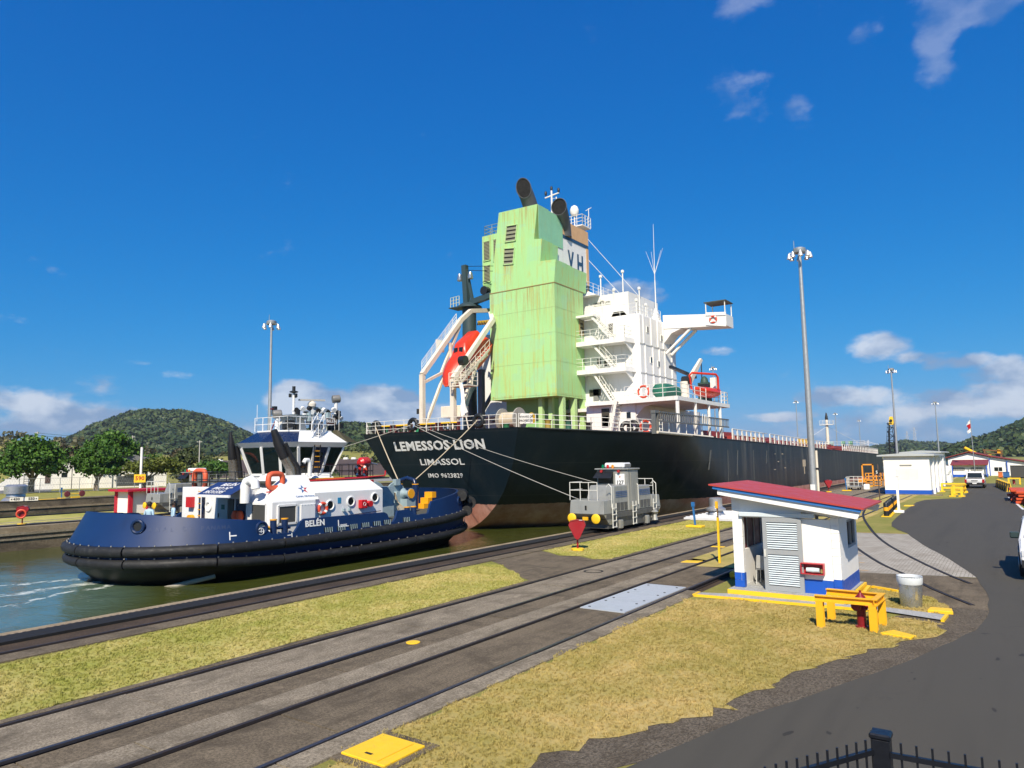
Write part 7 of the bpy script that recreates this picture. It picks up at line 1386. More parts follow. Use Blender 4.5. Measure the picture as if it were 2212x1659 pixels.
pk3 = copy_tree(pk); place(pk3, (-158, 57, 0), R(80), 'white vehicle parked far left beyond the chain-link fence')
# red-roofed halls, tank, flag
RTIL = M('roof_tile_red', (.22, .035, .03), .6, dirt=(.15, .04, .03), damt=.4)
wing = thing('office_annex', 'low white annex with red tiled roof behind the flagpole', 'building', (-6, 136, 0)); MB().box(-8.3, -3.6, 136, 141, 0, 2.0).build('wall', BW, wing); MB().box(-8.33, -3.57, 135.97, 141.02, 0, .4).build('base_band', BB, wing)
MB().hexa([(-8.5, 135.3, 1.9), (-3.4, 135.3, 1.9), (-3.4, 141, 2.6), (-8.5, 141, 2.6), (-8.5, 135.3, 2.0), (-3.4, 135.3, 2.0), (-3.4, 141, 2.72), (-8.5, 141, 2.72)]).build('roof', RTIL, wing)
for x in (-7.4, -5.0): w = MB().box(x - .75, x + .75, 135.94, 135.99, 1.05, 1.5).build('window', M('window_grey', (.30, .31, .30)), wing); [MB().box(x - .75 + k * .3, x - .71 + k * .3, 135.92, 135.945, 1.05, 1.5).build('louvre_bar', LGD, w) for k in range(6)]
for x in (-8.25, -3.65): MB().box(x - .08, x + .08, 135.4, 135.55, 0, 1.95).build('porch_post', BB, wing)
hall = thing('workshop_hall', 'white gabled workshop hall with red roof at the end of the road', 'building', (-3, 144, 0))
MB().poly([(-9.3, 144, 0), (-3.4, 144, 0), (-3.4, 144, 3.1), (-6.2, 144, 3.85), (-9.3, 144, 3.0)], (0, 14, 0)).build('wall', BW, hall); MB().poly([(-3.4, 144.3, 0), (6, 144.3, 0), (6, 144.3, 1.3), (-3.4, 144.3, 3.1)], (0, 12, 0)).build('wall', BW, hall)
for a, b in (((-9.9, 2.95), (-6.2, 4.0)), ((-6.2, 4.0), (-3.3, 3.2))): MB().poly([(a[0], 143.5, a[1]), (b[0], 143.5, b[1]), (b[0], 143.5, b[1] + .12), (a[0], 143.5, a[1] + .12)], (0, 15, 0)).build('roof', RTIL, hall)
MB().poly([(-3.3, 143.8, 3.2), (6.2, 143.8, 1.35), (6.2, 143.8, 1.47), (-3.3, 143.8, 3.33)], (0, 13, 0)).build('roof', RTIL, hall); MB().box(-2.78, -1.7, 144.22, 144.3, .8, 1.4).build('window', DGL, hall); MB().box(-2.25, -2.2, 144.2, 144.23, .8, 1.4).build('mullion', BW, hall)
for x in (-3.4, -1.0): MB().box(x - .06, x + .06, 143.95, 144.28, 0, 2.9 if x < -2 else 2.4).build('downpipe', BB, hall)
for x0, x1, c, lb in ((-.55, 3.0, (.05, .05, .05), 'dark mesh panel screen at the right end of the hall'), (-1.5, -.7, (.02, .10, .30), 'blue waste bin by the hall'), (-2.1, -1.55, (.6, .14, .03), 'orange crate beside the blue bin')):
    t = thing('yard_box', lb, 'bin' if x1 < 0 else 'screen', (x0, 130, 0)); MB().box(x0, x1, 130, 131.2, .1, 1.8 if x1 > 0 else .85).build('body', M('yard_%d' % int(x0 * -10), c, .6), t, bevel=.04); MB().box(x0 - .04, x1 + .04, 129.95, 131.25, 1.8 if x1 > 0 else .85, 1.88 if x1 > 0 else .93).build('lid', M('yard_%d' % int(x0 * -10)), t); MB().box(x0 + .1, x1 - .1, 130.1, 131.1, 0, .1).build('skid', TBLK, t)
tk = thing('white_tank', 'round white tank end on a concrete block behind the utility building', 'tank', (-7.7, 110, 0)); MB().lathe([(.1, -.02), (.55, .0), (.66, .15), (.66, 3.4), (.4, 3.6)], (-7.7, 110, 1.55), 20, (0, 1, 0)).build('shell', BW, tk, smooth=True); MB().box(-8.4, -6.9, 109.8, 113, 0, .95).build('cradle', BW, tk)
sg_ = thing('signal_post', 'red and white signal lamp with boards behind the utility building', 'signal', (-7.7, 108, 0)); MB().tube((-7.65, 108, 0), (-7.65, 108, 3.6), .06, 6).build('post', LWH, sg_); MB().box(-7.95, -7.4, 107.95, 108.05, 2.9, 3.45).build('board', MW, sg_); MB().lathe([(.14, 0), (.16, .3), (.06, .45)], (-7.75, 108, 3.5), 10).build('lamp', TRED, sg_, smooth=True); MB().box(-7.9, -7.7, 107.93, 107.955, 3.05, 3.3).build('symbol', TRED, sg_)
fp = thing('flagpole', 'flagpole with limp red and white flag before the red-roofed annex', 'flag', (-5.2, 134, 0)); MB().tube((-5.15, 134, 0), (-5.2, 134, 9.3), .07, 8, .04).build('pole', MG, fp)
for z0, z1, mt in ((8.5, 9.1, MW), (7.75, 8.5, TRED), (7.2, 7.75, MW)):
    m = MB()
    for i in range(5):
        t = i / 4
        for j in range(4): m.v.append((-5.22 - j * .16 * (.7 + .5 * math.sin(3 * ((z0 + (z1 - z0) * t) - 7)) ** 2), 134 + .08 * math.sin(j * 2 + t * 3), z0 + (z1 - z0) * t - .12 * j))
    for i in range(4):
        for j in range(3): m.f.append((i * 4 + j, i * 4 + j + 1, i * 4 + j + 5, i * 4 + j + 4))
    m.build('flag_cloth', mt, fp, smooth=True)
# chevron barriers, orange stack, gate frame
for i in range(7):
    x, y = -1.62 + i * .17, 97.5 - i * 1.9; t = thing('water_barrier', '%s yellow and black striped barrier beside the road' % ['farthest', 'second farthest', 'third farthest', 'middle', 'third nearest', 'second nearest', 'nearest'][i], 'barrier', (x, y, 0), 0, 'striped barriers along the right road edge')
    MB().hexa([(x - .28, y - .9, 0), (x + .28, y - .9, 0), (x + .28, y + .9, 0), (x - .28, y + .9, 0), (x - .12, y - .9, .85), (x + .12, y - .9, .85), (x + .12, y + .9, .85), (x - .12, y + .9, .85)]).build('body', YEL2, t)
    for k in range(3): yy = y - .7 + k * .55; MB().hexa([(x - .29, yy, .05), (x - .29, yy + .25, .05), (x - .27, yy + .25, .05), (x - .27, yy, .05), (x - .14, yy + .25, .83), (x - .14, yy + .5, .83), (x - .12, yy + .5, .83), (x - .12, yy + .25, .83)]).build('stripe', FBL, t); MB().hexa([(x - .3 + .18 * k, y - .905, .02), (x - .2 + .18 * k, y - .905, .02), (x - .2 + .18 * k, y - .89, .02), (x - .3 + .18 * k, y - .89, .02), (x - .2 + .1 * k, y - .905, .8), (x - .1 + .1 * k, y - .905, .8), (x - .1 + .1 * k, y - .89, .8), (x - .2 + .1 * k, y - .89, .8)]).build('stripe', FBL, t)
ORB = M('barrier_orange', (.55, .07, .015), .6, dirt=(.3, .08, .03), damt=.5)
for i in range(8):
    x, y, z = -.1 + .12 * i + (.0 if i < 5 else .5), 72 - i * 1.55, 0; t = thing('plastic_barrier', '%s orange plastic barrier in the pile at the right edge' % ['farthest', 'second', 'third', 'fourth', 'fifth', 'sixth', 'seventh', 'nearest'][i], 'barrier', (x, y, 0), 0, 'orange barriers piled by the road')
    for k in range(4): a = random.uniform(-.15, .15); MB().box(x - .42 + a, x + .75 + a, y - .7, y + .65, .02 + k * .24, .20 + k * .24).build('slab', ORB, t, bevel=.03)
struct('road_line', MB().quad((-.66, 74.7, .008), (-.50, 74.7, .008), (.36, 58.9, .008), (.20, 58.9, .008)), MW)
gf = thing('yellow_gate_frame', 'low yellow pipe frame around a red hydrant far right', 'guard frame', (0, 105, 0))
for x in (-.7, .4): MB().box(x - .08, x + .08, 104.9, 105.1, 0, .75).build('post', YEL2, gf)
MB().beam((-.78, 105, .72), (.48, 105, .72), .14, .14).build('rail', YEL2, gf); hy2 = thing('fire_hydrant', 'small red hydrant under the far yellow frame', 'hydrant', (-.2, 105.3, 0)); MB().lathe([(.2, 0), (.14, .1), (.14, .4), (.18, .45), (.05, .6)], (-.2, 105.4, 0), 10).build('barrel', HR, hy2, smooth=True); MB().lathe([(.08, 0), (.08, .2)], (-.2, 105.3, .3), 8, (0, -1, 0)).build('outlet', HR, hy2)
# cranes
ltc = thing('lattice_crane', 'black lattice crane boom with yellow head beyond the utility building', 'crane', (-24.6, 200, 0)); m = MB()
for sx, sy in ((-.75, -.7), (.75, -.7), (.75, .7), (-.75, .7)): m.tube((-24.8 + sx, 200 + sy, -1.2), (-24.35 + sx * .75, 200 + sy * .75, 11.5), .12, 6)
for k in range(12):
    z0, z1 = -1.2 + k * 1.06, -1.2 + (k + 1) * 1.06; s = 1 if k % 2 else -1; f = .75 - .015 * k; m.tube((-24.8 + s * f, 199.3, z0), (-24.8 - s * f + .04, 199.3, z1), .08, 5); m.tube((-24.8 + f, 200 + s * .7, z0), (-24.8 + f, 200 - s * .7, z1), .08, 5); m.tube((-24.8 - f, 199.3, z1), (-24.8 + f, 199.3, z1), .07, 5)
m.build('boom', TBLK, ltc); MB().hexa([(-25.0, 199.4, 11.2), (-23.8, 199.4, 11.2), (-23.8, 200.6, 11.2), (-25.0, 200.6, 11.2), (-24.7, 199.6, 13.2), (-24.0, 199.6, 13.2), (-24.0, 200.4, 13.2), (-24.7, 200.4, 13.2)]).build('boom_head', YEL2, ltc); MB().lathe([(.35, -.1), (.35, .1)], (-24.4, 199.35, 12.2), 12, (0, 1, 0)).build('sheave', FBL, ltc)
m = MB(); m.tube((-25.2, 199.5, 11.8), (-26.2, 198.5, 1.0), .05, 5); m.tube((-24.9, 199.5, 11.8), (-25.9, 198.5, 1.0), .05, 5); m.build('hoist_wire', TBLK, ltc); MB().box(-27.5, -21.5, 196, 206, -1.3, .4).build('barge', M('barge_grey', (.12, .13, .13)), ltc)
ycr = thing('mobile_crane', 'yellow crane boom resting over the workshop roof', 'crane', (-6, 160, 0)); MB().tube((-7.6, 160, 4.9), (-5.6, 161, 3.6), .28, 10).build('boom', YEL2, ycr, smooth=True); MB().box(-6.2, -3.4, 160, 163, 0, 3.5).build('carrier', YEL, ycr); MB().box(-7.85, -7.4, 159.8, 160.2, 4.8, 5.15).build('boom_tip', TBLK, ycr)
gcr = thing('gantry_crane', 'rusty brown gantry girder behind the workshop hall', 'crane', (-2, 165, 0)); RST = M('gantry_brown', (.16, .08, .03), .7); m = MB(); m.beam((-4.8, 165, 4.4), (-1.6, 165, 4.1), .4, .25); m.beam((-4.6, 165, 3.8), (-1.6, 165, 3.6), .4, .15); m.build('girder', RST, gcr)
for x in (-4.5, -1.9): MB().beam((x, 165, 0), (x, 165, 4.2), .3, .3).build('leg', RST, gcr)
MB().box(-2.5, -2.0, 164.8, 165.2, 3.7, 4.4).build('trolley', TOR, gcr)
# work platform and cart next to the ship
pf = thing('work_platform', 'orange steel access platform with a tall frame beside the ship', 'platform', (-14.5, 97, 0)); OP = M('platform_orange', (.72, .30, .03), .5)
for x in (-15.7, -14.5): MB().box(x - .08, x + .08, 98.9, 99.1, 0, 2.65).build('frame_post', OP, pf)
MB().box(-15.78, -14.42, 98.9, 99.1, 2.5, 2.66).build('frame_head', OP, pf); MB().box(-15.0, -13.2, 96.2, 98.6, .65, .78).build('deck', OP, pf)
for x in (-14.95, -14.1, -13.25):
    for y in (96.25, 98.5): MB().box(x - .05, x + .05, y - .05, y + .05, 0, 1.55).build('post', OP, pf)
for z in (.05, .35, 1.15, 1.52): MB().box(-15.0, -13.2, 96.2, 96.28, z, z + .09).build('rail', OP, pf)
MB().box(-16.1, -15.0, 98.0, 99.0, .4, .85).build('step_block', OP, pf); cover('yellow_cover', 'yellow pad beside the orange work platform', [(-14.9, 94), (-14.0, 94), (-14.0, 95), (-14.9, 95)], .05, YEL2, 'pad')
ca = thing('service_cart', 'low grey service cart with pale tube rails beside the track', 'cart', (-14.6, 86, 0)); MB().box(-15.2, -13.9, 85.2, 87.2, .28, .42).build('bed', LG, ca); railing('rail', [(-15.2, 85.2, .42), (-15.2, 87.2, .42), (-13.9, 87.2, .42)], 1.0, ca, LWH, .5, .03)
for x in (-15.0, -14.1):
    for y in (85.5, 86.9): MB().lathe([(.2, -.05), (.2, .05)], (x, y, .2), 12, (1, 0, 0)).build('wheel', TYRE, ca)
wb_ = tag(MB().box(-13.6, -13.0, 85.6, 86.2, 0, .62).build('white_drum_box', BW, bevel=.08), 'small white and blue box beside the service cart', 'box')
# railing of the terrace fence in the right foreground
FN = M('fence_black', (.012, .014, .02), .38, .3, .1, 8)
fe = thing('picket_fence', 'black steel picket fence with a square post in the right foreground', 'fence', (-.92, 5.85, 0))
MB().box(-.985, -.865, 5.79, 5.91, -.02, 1.79).build('post', FN, fe, bevel=.006); MB().box(-.995, -.855, 5.78, 5.92, 1.79, 1.83).build('post_cap', FN, fe, bevel=.01)
MB().box(-.955, -.895, 5.74, 5.79, 1.50, 1.56).build('clamp', FN, fe, bevel=.008); MB().lathe([(.014, 0), (.014, .02)], (-.925, 5.74, 1.53), 8, (0, -1, 0)).build('bolt', MG, fe)
A0 = Vector((-.975, 5.80, 0)); A1 = A0 + Vector((-.49, -.87, 0)) * 3.2; B0 = Vector((-.865, 5.80, 0)); B1 = B0 + Vector((1.0, .06, 0)) * 2.6
pk_m = None
for a, b in ((A0, A1), (B0, B1)):
    d = (b - a).normalized(); Ln = (b - a).length
    for z in (.25, 1.70): MB().beam(a + Vector((0, 0, z)), b + Vector((0, 0, z)), .03, .035).build('rail', FN, fe)
    for k in range(int(Ln / .095)):
        c = a + d * (.07 + k * .095)
        if pk_m is None: pk_m = MB().box(-.007, .007, -.007, .007, .05, 1.79).build('picket', FN, fe, world=False); pk_m.location = c - Vector((-.92, 5.85, 0))
        else: shared(pk_m, fe, c - Vector((-.92, 5.85, 0)))
# ------------------------------------------------------------------ far bank on the left
def leafcloud(name, mat, parent, blobs, n, size, seed=1, kind=None, spread=.55):
    """blobs: (cx,cy,cz,rx,ry,rz); many small leaf faces gathered in clumps through the crown volume"""
    g = np.random.default_rng(seed); vol = np.array([b[3] * b[4] * b[5] for b in blobs]); pk = g.choice(len(blobs), size=max(1, n // 45), p=vol / vol.sum()); B = np.array(blobs)
    d = g.normal(size=(len(pk), 3)); d /= np.linalg.norm(d, axis=1)[:, None]; rad = g.uniform(.45, 1.0, len(pk)) ** .6
    cc = B[pk, :3] + d * rad[:, None] * B[pk, 3:]
    cr_ = g.uniform(.6, 1.3, len(pk)) * spread
    idx = g.integers(0, len(pk), n); off = g.normal(size=(n, 3)) * cr_[idx][:, None] * np.array([1, 1, .6]); P = cc[idx] + off
    a = g.normal(size=(n, 3)); a /= np.linalg.norm(a, axis=1)[:, None]; h = g.normal(size=(n, 3)); h[:, 2] *= .6; b = np.cross(a, h); b /= np.linalg.norm(b, axis=1)[:, None] + 1e-9
    s = (g.uniform(.6, 1.3, n) * size)[:, None]; V = np.stack([P - a * s, P + b * s * .55, P + a * s, P - b * s * .55], 1).reshape(-1, 3)
    if parent is not None: inv = np.array(world_of(parent).inverted()); V = V @ inv[:3, :3].T + inv[:3, 3]
    me = bpy.data.meshes.new(name); me.vertices.add(4 * n); me.vertices.foreach_set('co', V.ravel()); me.loops.add(4 * n); me.loops.foreach_set('vertex_index', np.arange(4 * n)); me.polygons.add(n); me.polygons.foreach_set('loop_start', np.arange(0, 4 * n, 4)); me.update(calc_edges=True); me.materials.append(mat)
    o = bpy.data.objects.new(name, me); COL.objects.link(o)
    if parent is not None: o.parent = parent; WM[o.name] = world_of(parent)
    if kind: o['kind'] = kind
    return o
def mat_leaf(name, a, b, c3, sc=.55):
    t = NT(name); c = t.mix(t.ramp(t.noise(sc, 4, .6), .35, .7), a, b); c = t.mix(t.math('MULTIPLY', t.ramp(t.noise(5, 2), .5, .75), .6), c, c3)
    t.b.inputs['Subsurface Weight'].default_value = 0; return t.fin(c, .55, 0, .3)
LF1 = mat_leaf('leaf_deep_green', (.03, .085, .010), (.075, .165, .018), (.13, .23, .025)); LF2 = mat_leaf('leaf_yellow_green', (.06, .085, .012), (.13, .15, .02), (.18, .19, .03)); LF3 = mat_leaf('leaf_olive', (.03, .05, .014), (.07, .09, .025), (.12, .12, .05)); LF4 = mat_leaf('leaf_brownish', (.07, .06, .03), (.12, .10, .05), (.15, .12, .07))
BARK = M('bark', (.22, .18, .14), .9, var=.3, scale=3); BARKD = M('bark_dark', (.08, .06, .045), .9)
def tree(name, label, base, trunk_h, r, limbs, blobs, n, size, leaf, bark, group, seed, spread=.55):
    t = thing(name, label, 'tree', base, 0, group); b = Vector(base); m = MB(); top = b + Vector((.15, .1, trunk_h)); m.path([b - Vector((0, 0, .1)), b + Vector((.05, -.05, trunk_h * .5)), top], [r * 1.35, r, r * .8], 9)
    for l in limbs: e = Vector(l); m.path([top - Vector((0, 0, .2)), top.lerp(e, .5) + Vector((0, 0, .25)), e], [r * .6, r * .42, r * .15], 7)
    m.build('trunk', bark, t, smooth=True); leafcloud('crown', leaf, t, blobs, n, size, seed, spread=spread); return t
def auto_tree(x, y, h, w, label, leaf, bark, seed, n=2600, size=.4, group='trees beyond the fence', base=0.0, loose=1.0):
    g = np.random.default_rng(seed); th = h * .32; bl = []
    for k in range(7): a = g.uniform(0, 6.28); rr = g.uniform(.15, .62) * w; bl.append((x + rr * math.cos(a), y + rr * math.sin(a), base + h * g.uniform(.48, .82), w * g.uniform(.3, .5), w * g.uniform(.3, .5), h * g.uniform(.14, .24)))
    return tree('broadleaf_tree', label, (x, y, base), th, .04 * h + .05, [(q[0], q[1], q[2]) for q in bl[:4]], bl, n, size, leaf, bark, group, seed, .55 * loose)
tree('broadleaf_tree', 'big dark green tree with pale trunk at the far left', (-123.8, 47.6, 0), 2.0, .42, [(-124, 45.5, 4.5), (-123.6, 49.8, 4.6), (-125.5, 47.8, 5.5), (-122, 47, 5)], [(-124, 47.6, 5.8, 3.2, 3.6, 2.5), (-123.5, 45.0, 4.4, 2.6, 2.4, 1.7), (-123.6, 50.2, 4.3, 2.4, 2.3, 1.6), (-124.5, 47.4, 7.0, 2.3, 2.4, 1.5), (-121.8, 47.8, 4.6, 2.0, 2.8, 1.6), (-123, 43.6, 3.6, 1.2, 1.0, .7), (-123, 51.6, 5.4, 1.2, 1.0, .8)], 8200, .30, LF1, BARK, 'large trees before the white building', 3, .5)
tree('broadleaf_tree', 'big bright green round tree before the white building', (-121.7, 56.2, 0), 1.8, .36, [(-122, 54.5, 4.2), (-121.5, 58.3, 4.2), (-122.5, 56.4, 5.4), (-120, 56, 4.6)], [(-122, 56.3, 5.2, 3.0, 2.9, 2.3), (-121.6, 54.6, 4.2, 2.2, 1.7, 1.5), (-121.4, 58.4, 4.0, 2.2, 1.9, 1.5), (-122.3, 56.6, 6.6, 2.0, 2.2, 1.4), (-119.9, 56.4, 4.4, 1.8, 2.4, 1.7), (-121, 53.2, 5.3, 1, .9, .7), (-121.3, 59.6, 5.0, 1, .9, .7)], 7600, .30, LF1, BARK, 'large trees before the white building', 4, .5)
tree('broadleaf_tree', 'low spreading tree with yellowish leaves behind the 590 post', (-117.8, 61.9, 0), 1.6, .26, [(-118, 60, 3.2), (-117.6, 64.6, 3.6), (-118.5, 62.4, 4), (-117.8, 66.5, 3.6)], [(-118, 60.3, 3.5, 1.8, 1.7, .8), (-117.8, 63.4, 4.0, 2.2, 2.3, .95), (-118, 66.4, 3.6, 2.0, 2.0, .9), (-118.4, 64.6, 4.5, 1.6, 2.0, .6)], 5200, .26, LF2, BARKD, 'large trees before the white building', 5, .5)
tree('broadleaf_tree', 'taller green tree rising behind the round tree', (-135, 64.5, 0), 3.2, .4, [(-135, 63, 7), (-135, 66, 7.2)], [(-135, 64.6, 8.0, 2.6, 2.4, 2.0), (-135, 66.6, 6.6, 2.4, 2.2, 1.8), (-135, 62.8, 6.4, 2.2, 2.0, 1.6)], 5000, .36, LF1, BARKD, 'large trees before the white building', 6)
bg_names = ['dark bushy tree in the tree line beyond the left car park', 'olive tree behind the far left dark tree', 'brown-leaved tree behind the white building', 'dark tree right of the white building', 'pale olive tree left of the meadow', 'brownish tree in the dip below the hill', 'dark tree under the left foot of the hill', 'shrubby tree at the edge of the brown slope', 'olive tree beside the lamp pole on the far bank', 'brown tree next to the tall lone pole', 'round dark tree beside the brown slope', 'low bush at the fence right of the yellowish tree']
for i, (x, y, h, w, lf) in enumerate(((-160, 50, 8, 5, LF1), (-170, 62, 8.5, 6, LF3), (-165, 78, 8, 5, LF4), (-150, 80, 7, 4, LF1), (-158, 92, 8, 5, LF3), (-170, 100, 7.5, 5, LF4), (-190, 76, 10, 6, LF1), (-150, 96, 5, 4, LF3), (-175, 88, 9, 5, LF3), (-168, 72, 9, 4.5, LF4), (-140, 88, 5, 3.5, LF1), (-122, 72, 3.6, 2.4, LF3))):
    auto_tree(x, y, h, w, bg_names[i], lf, BARKD, 40 + i, 2600, .42)
# white building with raking walls
WB = M('stucco_white', (.70, .69, .65), .75, var=.04, dirt=(.5, .47, .40), damt=.4, streak=True); GRF = M('grey_roof', (.14, .145, .15), .7)
wbld = thing('white_building', 'white modern building with raking end walls behind the chain-link fence', 'building', (-126, 53, 0))
MB().poly([(-126, 43.5, 0), (-126, 50.4, 0), (-126, 50.4, 4.7), (-126, 50.0, 4.8)], (-4, 0, 0)).build('raking_wall', WB, wbld); MB().poly([(-125.4, 50.3, 0), (-125.4, 54.6, 0), (-125.4, 54.6, 4.4), (-125.4, 51.8, 5.9), (-125.4, 50.3, 5.95)], (-7, 0, 0)).build('wall', WB, wbld); MB().box(-125.42, -125.3, 51.0, 51.7, 1.0, 4.3).build('tall_window', M('window_brown', (.06, .03, .025)), wbld)
MB().box(-125.42, -125.35, 53.2, 54.0, 1.9, 2.6).build('window', DGL, wbld); MB().box(-131, -124.5, 57.6, 60.4, 0, 6.2).build('tower_wall', WB, wbld); MB().poly([(-124.8, 60.4, 0), (-124.8, 68.5, 0), (-124.8, 68.5, 3.3), (-124.8, 60.4, 3.3)], (-8, 0, 0)).build('wall', WB, wbld); MB().poly([(-124.4, 60.3, 3.3), (-124.4, 69.0, 3.2), (-124.4, 67.0, 4.6), (-124.4, 62.0, 5.7), (-124.4, 60.3, 5.9)], (-8.6, 0, 0)).build('roof', GRF, wbld)
MB().box(-124.3, -124.2, 61.8, 65.2, 2.2, 3.9).build('sign_panel', WB, wbld); MB().box(-124.85, -124.7, 61.0, 66.5, .3, 1.9).build('glazing', M('dim_glass', (.05, .055, .06), .3), wbld); MB().box(-132.5, -125.5, 54.7, 57.5, 0, 4.2).build('link_wall', WB, wbld)
m = MB()
for y in (48.2, 49.0): m.tube((-125.3, y, 0), (-125.3, y, 2.5), .05, 6)
for z in np.arange(.3, 2.5, .35): m.tube((-125.3, 48.2, z), (-125.3, 49.0, z), .04, 5)
m.build('wall_ladder', LGD, wbld); wbld.rotation_euler = (0, 0, R(-28)); wbld.location = (-139.5, 58.2, 0); wbld.scale = (1.1, 1.1, 1.1)
# chain-link fence along the bank
cf = thing('chain_link_fence', 'grey chain-link fence running across the far bank', 'fence', (-117, 60, 0)); FG_ = M('fence_galv', (.40, .41, .40), .5, .5)
fa, fb = Vector((-122.5, 40, 0)), Vector((-110, 92, 0)); L_ = (fb - fa).length; d_ = (fb - fa).normalized()
pm = None
for k in range(int(L_ / 2.6) + 1):
    c = fa + d_ * 2.6 * k; MB().tube(c, c + Vector((0, 0, 2.25)), .05, 6).build('post', FG_, cf)
for z in (.15, 1.2, 2.2): MB().tube(fa + Vector((0, 0, z)), fb + Vector((0, 0, z)), .025, 5).build('rail', FG_, cf)
m = MB()
for k in range(int(L_ / .35)): c = fa + d_ * .35 * k; m.beam(c + Vector((0, 0, .1)), c + d_ * 1.0 + Vector((0, 0, 2.2)), .012, .012); m.beam(c + d_ * 1.0 + Vector((0, 0, .1)), c + Vector((0, 0, 2.2)), .012, .012)
m.build('wire_mesh', FG_, cf, kind='stuff')
sheet('car_park', [(-135, 36), (-124, 40), (-128, 52), (-160, 66), (-175, 40)], .01, M('bank_asphalt', (.13, .13, .13), .85)); sheet('service_road', [(-108, 78), (-104, 110), (-130, 140), (-140, 110), (-116, 78)], .01, M('bank_road', (.26, .25, .22), .9))
# poles and the 590 marker
p590 = thing('marker_pole', 'white pole with yellow board reading 590 on the far side', 'sign', (-75, 39, 0)); 
PX, PY = -64.2, 33.4
p590.location = (PX, PY, 0); WM[p590.name] = Matrix.Translation(Vector((PX, PY, 0)))
MB().tube((PX, PY, 0), (PX, PY, 5.5), .11, 8).build('pole', BW, p590); bd_ = MB().beam((PX - .28 + .15, PY - .42 - .11, 2.72), (PX + .28 + .15, PY + .32 - .11, 2.72), .05, .72).build('board', YEL2, p590)
rr_ = Vector((.56, .74, 0)).normalized(); nn_ = rr_.cross(Vector((0, 0, 1))); text_mb('590', .5, (Vector((PX + .15, PY - .16, 2.72)) + nn_ * .03, rr_, (0, 0, 1)), .012, .02).build('lettering', M('sign_red', (.40, .02, .02)), bd_)
for x, y, h, lb in ((-170, 66, 11.5, 'concrete utility pole at the left behind the trees'), (-150, 76, 10.2, 'thin pole rising behind the yellowish tree'), (-145, 88, 9.2, 'lamp pole on the slope left of the tug stack'), (-135, 69.5, 6.6, 'short pole right of the white tower wall')):
    t = thing('utility_pole', lb, 'pole', (x, y, 0), 0, 'poles on the far bank'); MB().tube((x, y, 0), (x, y, h), .14, 8, .09).build('pole', M('pole_pale', (.46, .44, .40), .8), t); MB().beam((x - .5, y - .3, h - .3), (x + .5, y + .3, h - .3), .12, .12).build('crossarm', M('pole_pale'), t)
wr = MB()
for z in (9.2, 9.7): wr.path([(-170, 66, z + 1.5), (-158, 71, z + .2), (-150, 76, z), (-147, 82, z - .9), (-145, 88, z - .6)], .03, 4)
tag(wr.build('overhead_wires', TBLK), 'two overhead wires strung between the poles on the far bank', 'wires'); 
wm = thing('wheel_marker', 'pair of maroon wheels on an axle in the far bank grass', 'marker', (-95, 41.4, 0))
for y in (40.6, 42.3): MB().lathe([(.34, -.06), (.37, 0), (.34, .06), (.12, .08)], (-95.2, y, .55), 18, (1, 0, 0)).build('wheel', M('maroon', (.16, .03, .035), .6), wm, smooth=True)
MB().tube((-95.2, 40.6, .55), (-95.2, 42.3, .55), .05, 6).build('axle', YEL2, wm); MB().box(-95.5, -95.0, 41.0, 42.0, 0, .22).build('stand', YEL2, wm)
for pts, lb in (([(-95.6, 37.2), (-94.2, 37.2), (-94.2, 39.2), (-95.6, 39.2)], 'worn yellow marks on the far lock wall coping'), ([(-95.4, 46.6), (-94.2, 46.6), (-94.2, 47.6), (-95.4, 47.6)], 'second yellow mark on the far lock wall')): cover('painted_mark', lb, pts, .075, YEL2, 'marking')
# red and white kiosk on the centre wall
ki = thing('kiosk', 'red and white kiosk with flat roof on the centre wall', 'kiosk', (-59.5, 30.5, 0)); KR = M('kiosk_red', (.45, .012, .035), .5)
MB().box(-61.2, -58.0, 29.2, 33.2, 1.78, 1.95).build('roof', KR, ki); MB().box(-60.8, -58.5, 29.75, 32.7, 0, 1.78).build('wall', BW, ki)
for y in (29.62, 31.1, 32.72): MB().box(-58.5, -58.3, y - .16, y + .16, 0, 1.78).build('post', KR, ki)
MB().box(-60.9, -60.7, 29.58, 29.75, 0, 1.78).build('post', KR, ki); MB().box(-58.49, -58.4, 31.4, 31.75, 1.1, 1.4).build('notice', LWH, ki)
# hatch plates on the centre wall
cover('painted_mark', 'small yellow patch on the centre wall coping', [(-53.45, 23.8), (-53.05, 23.8), (-53.05, 24.9), (-53.45, 24.9)], .045, YEL, 'marking')
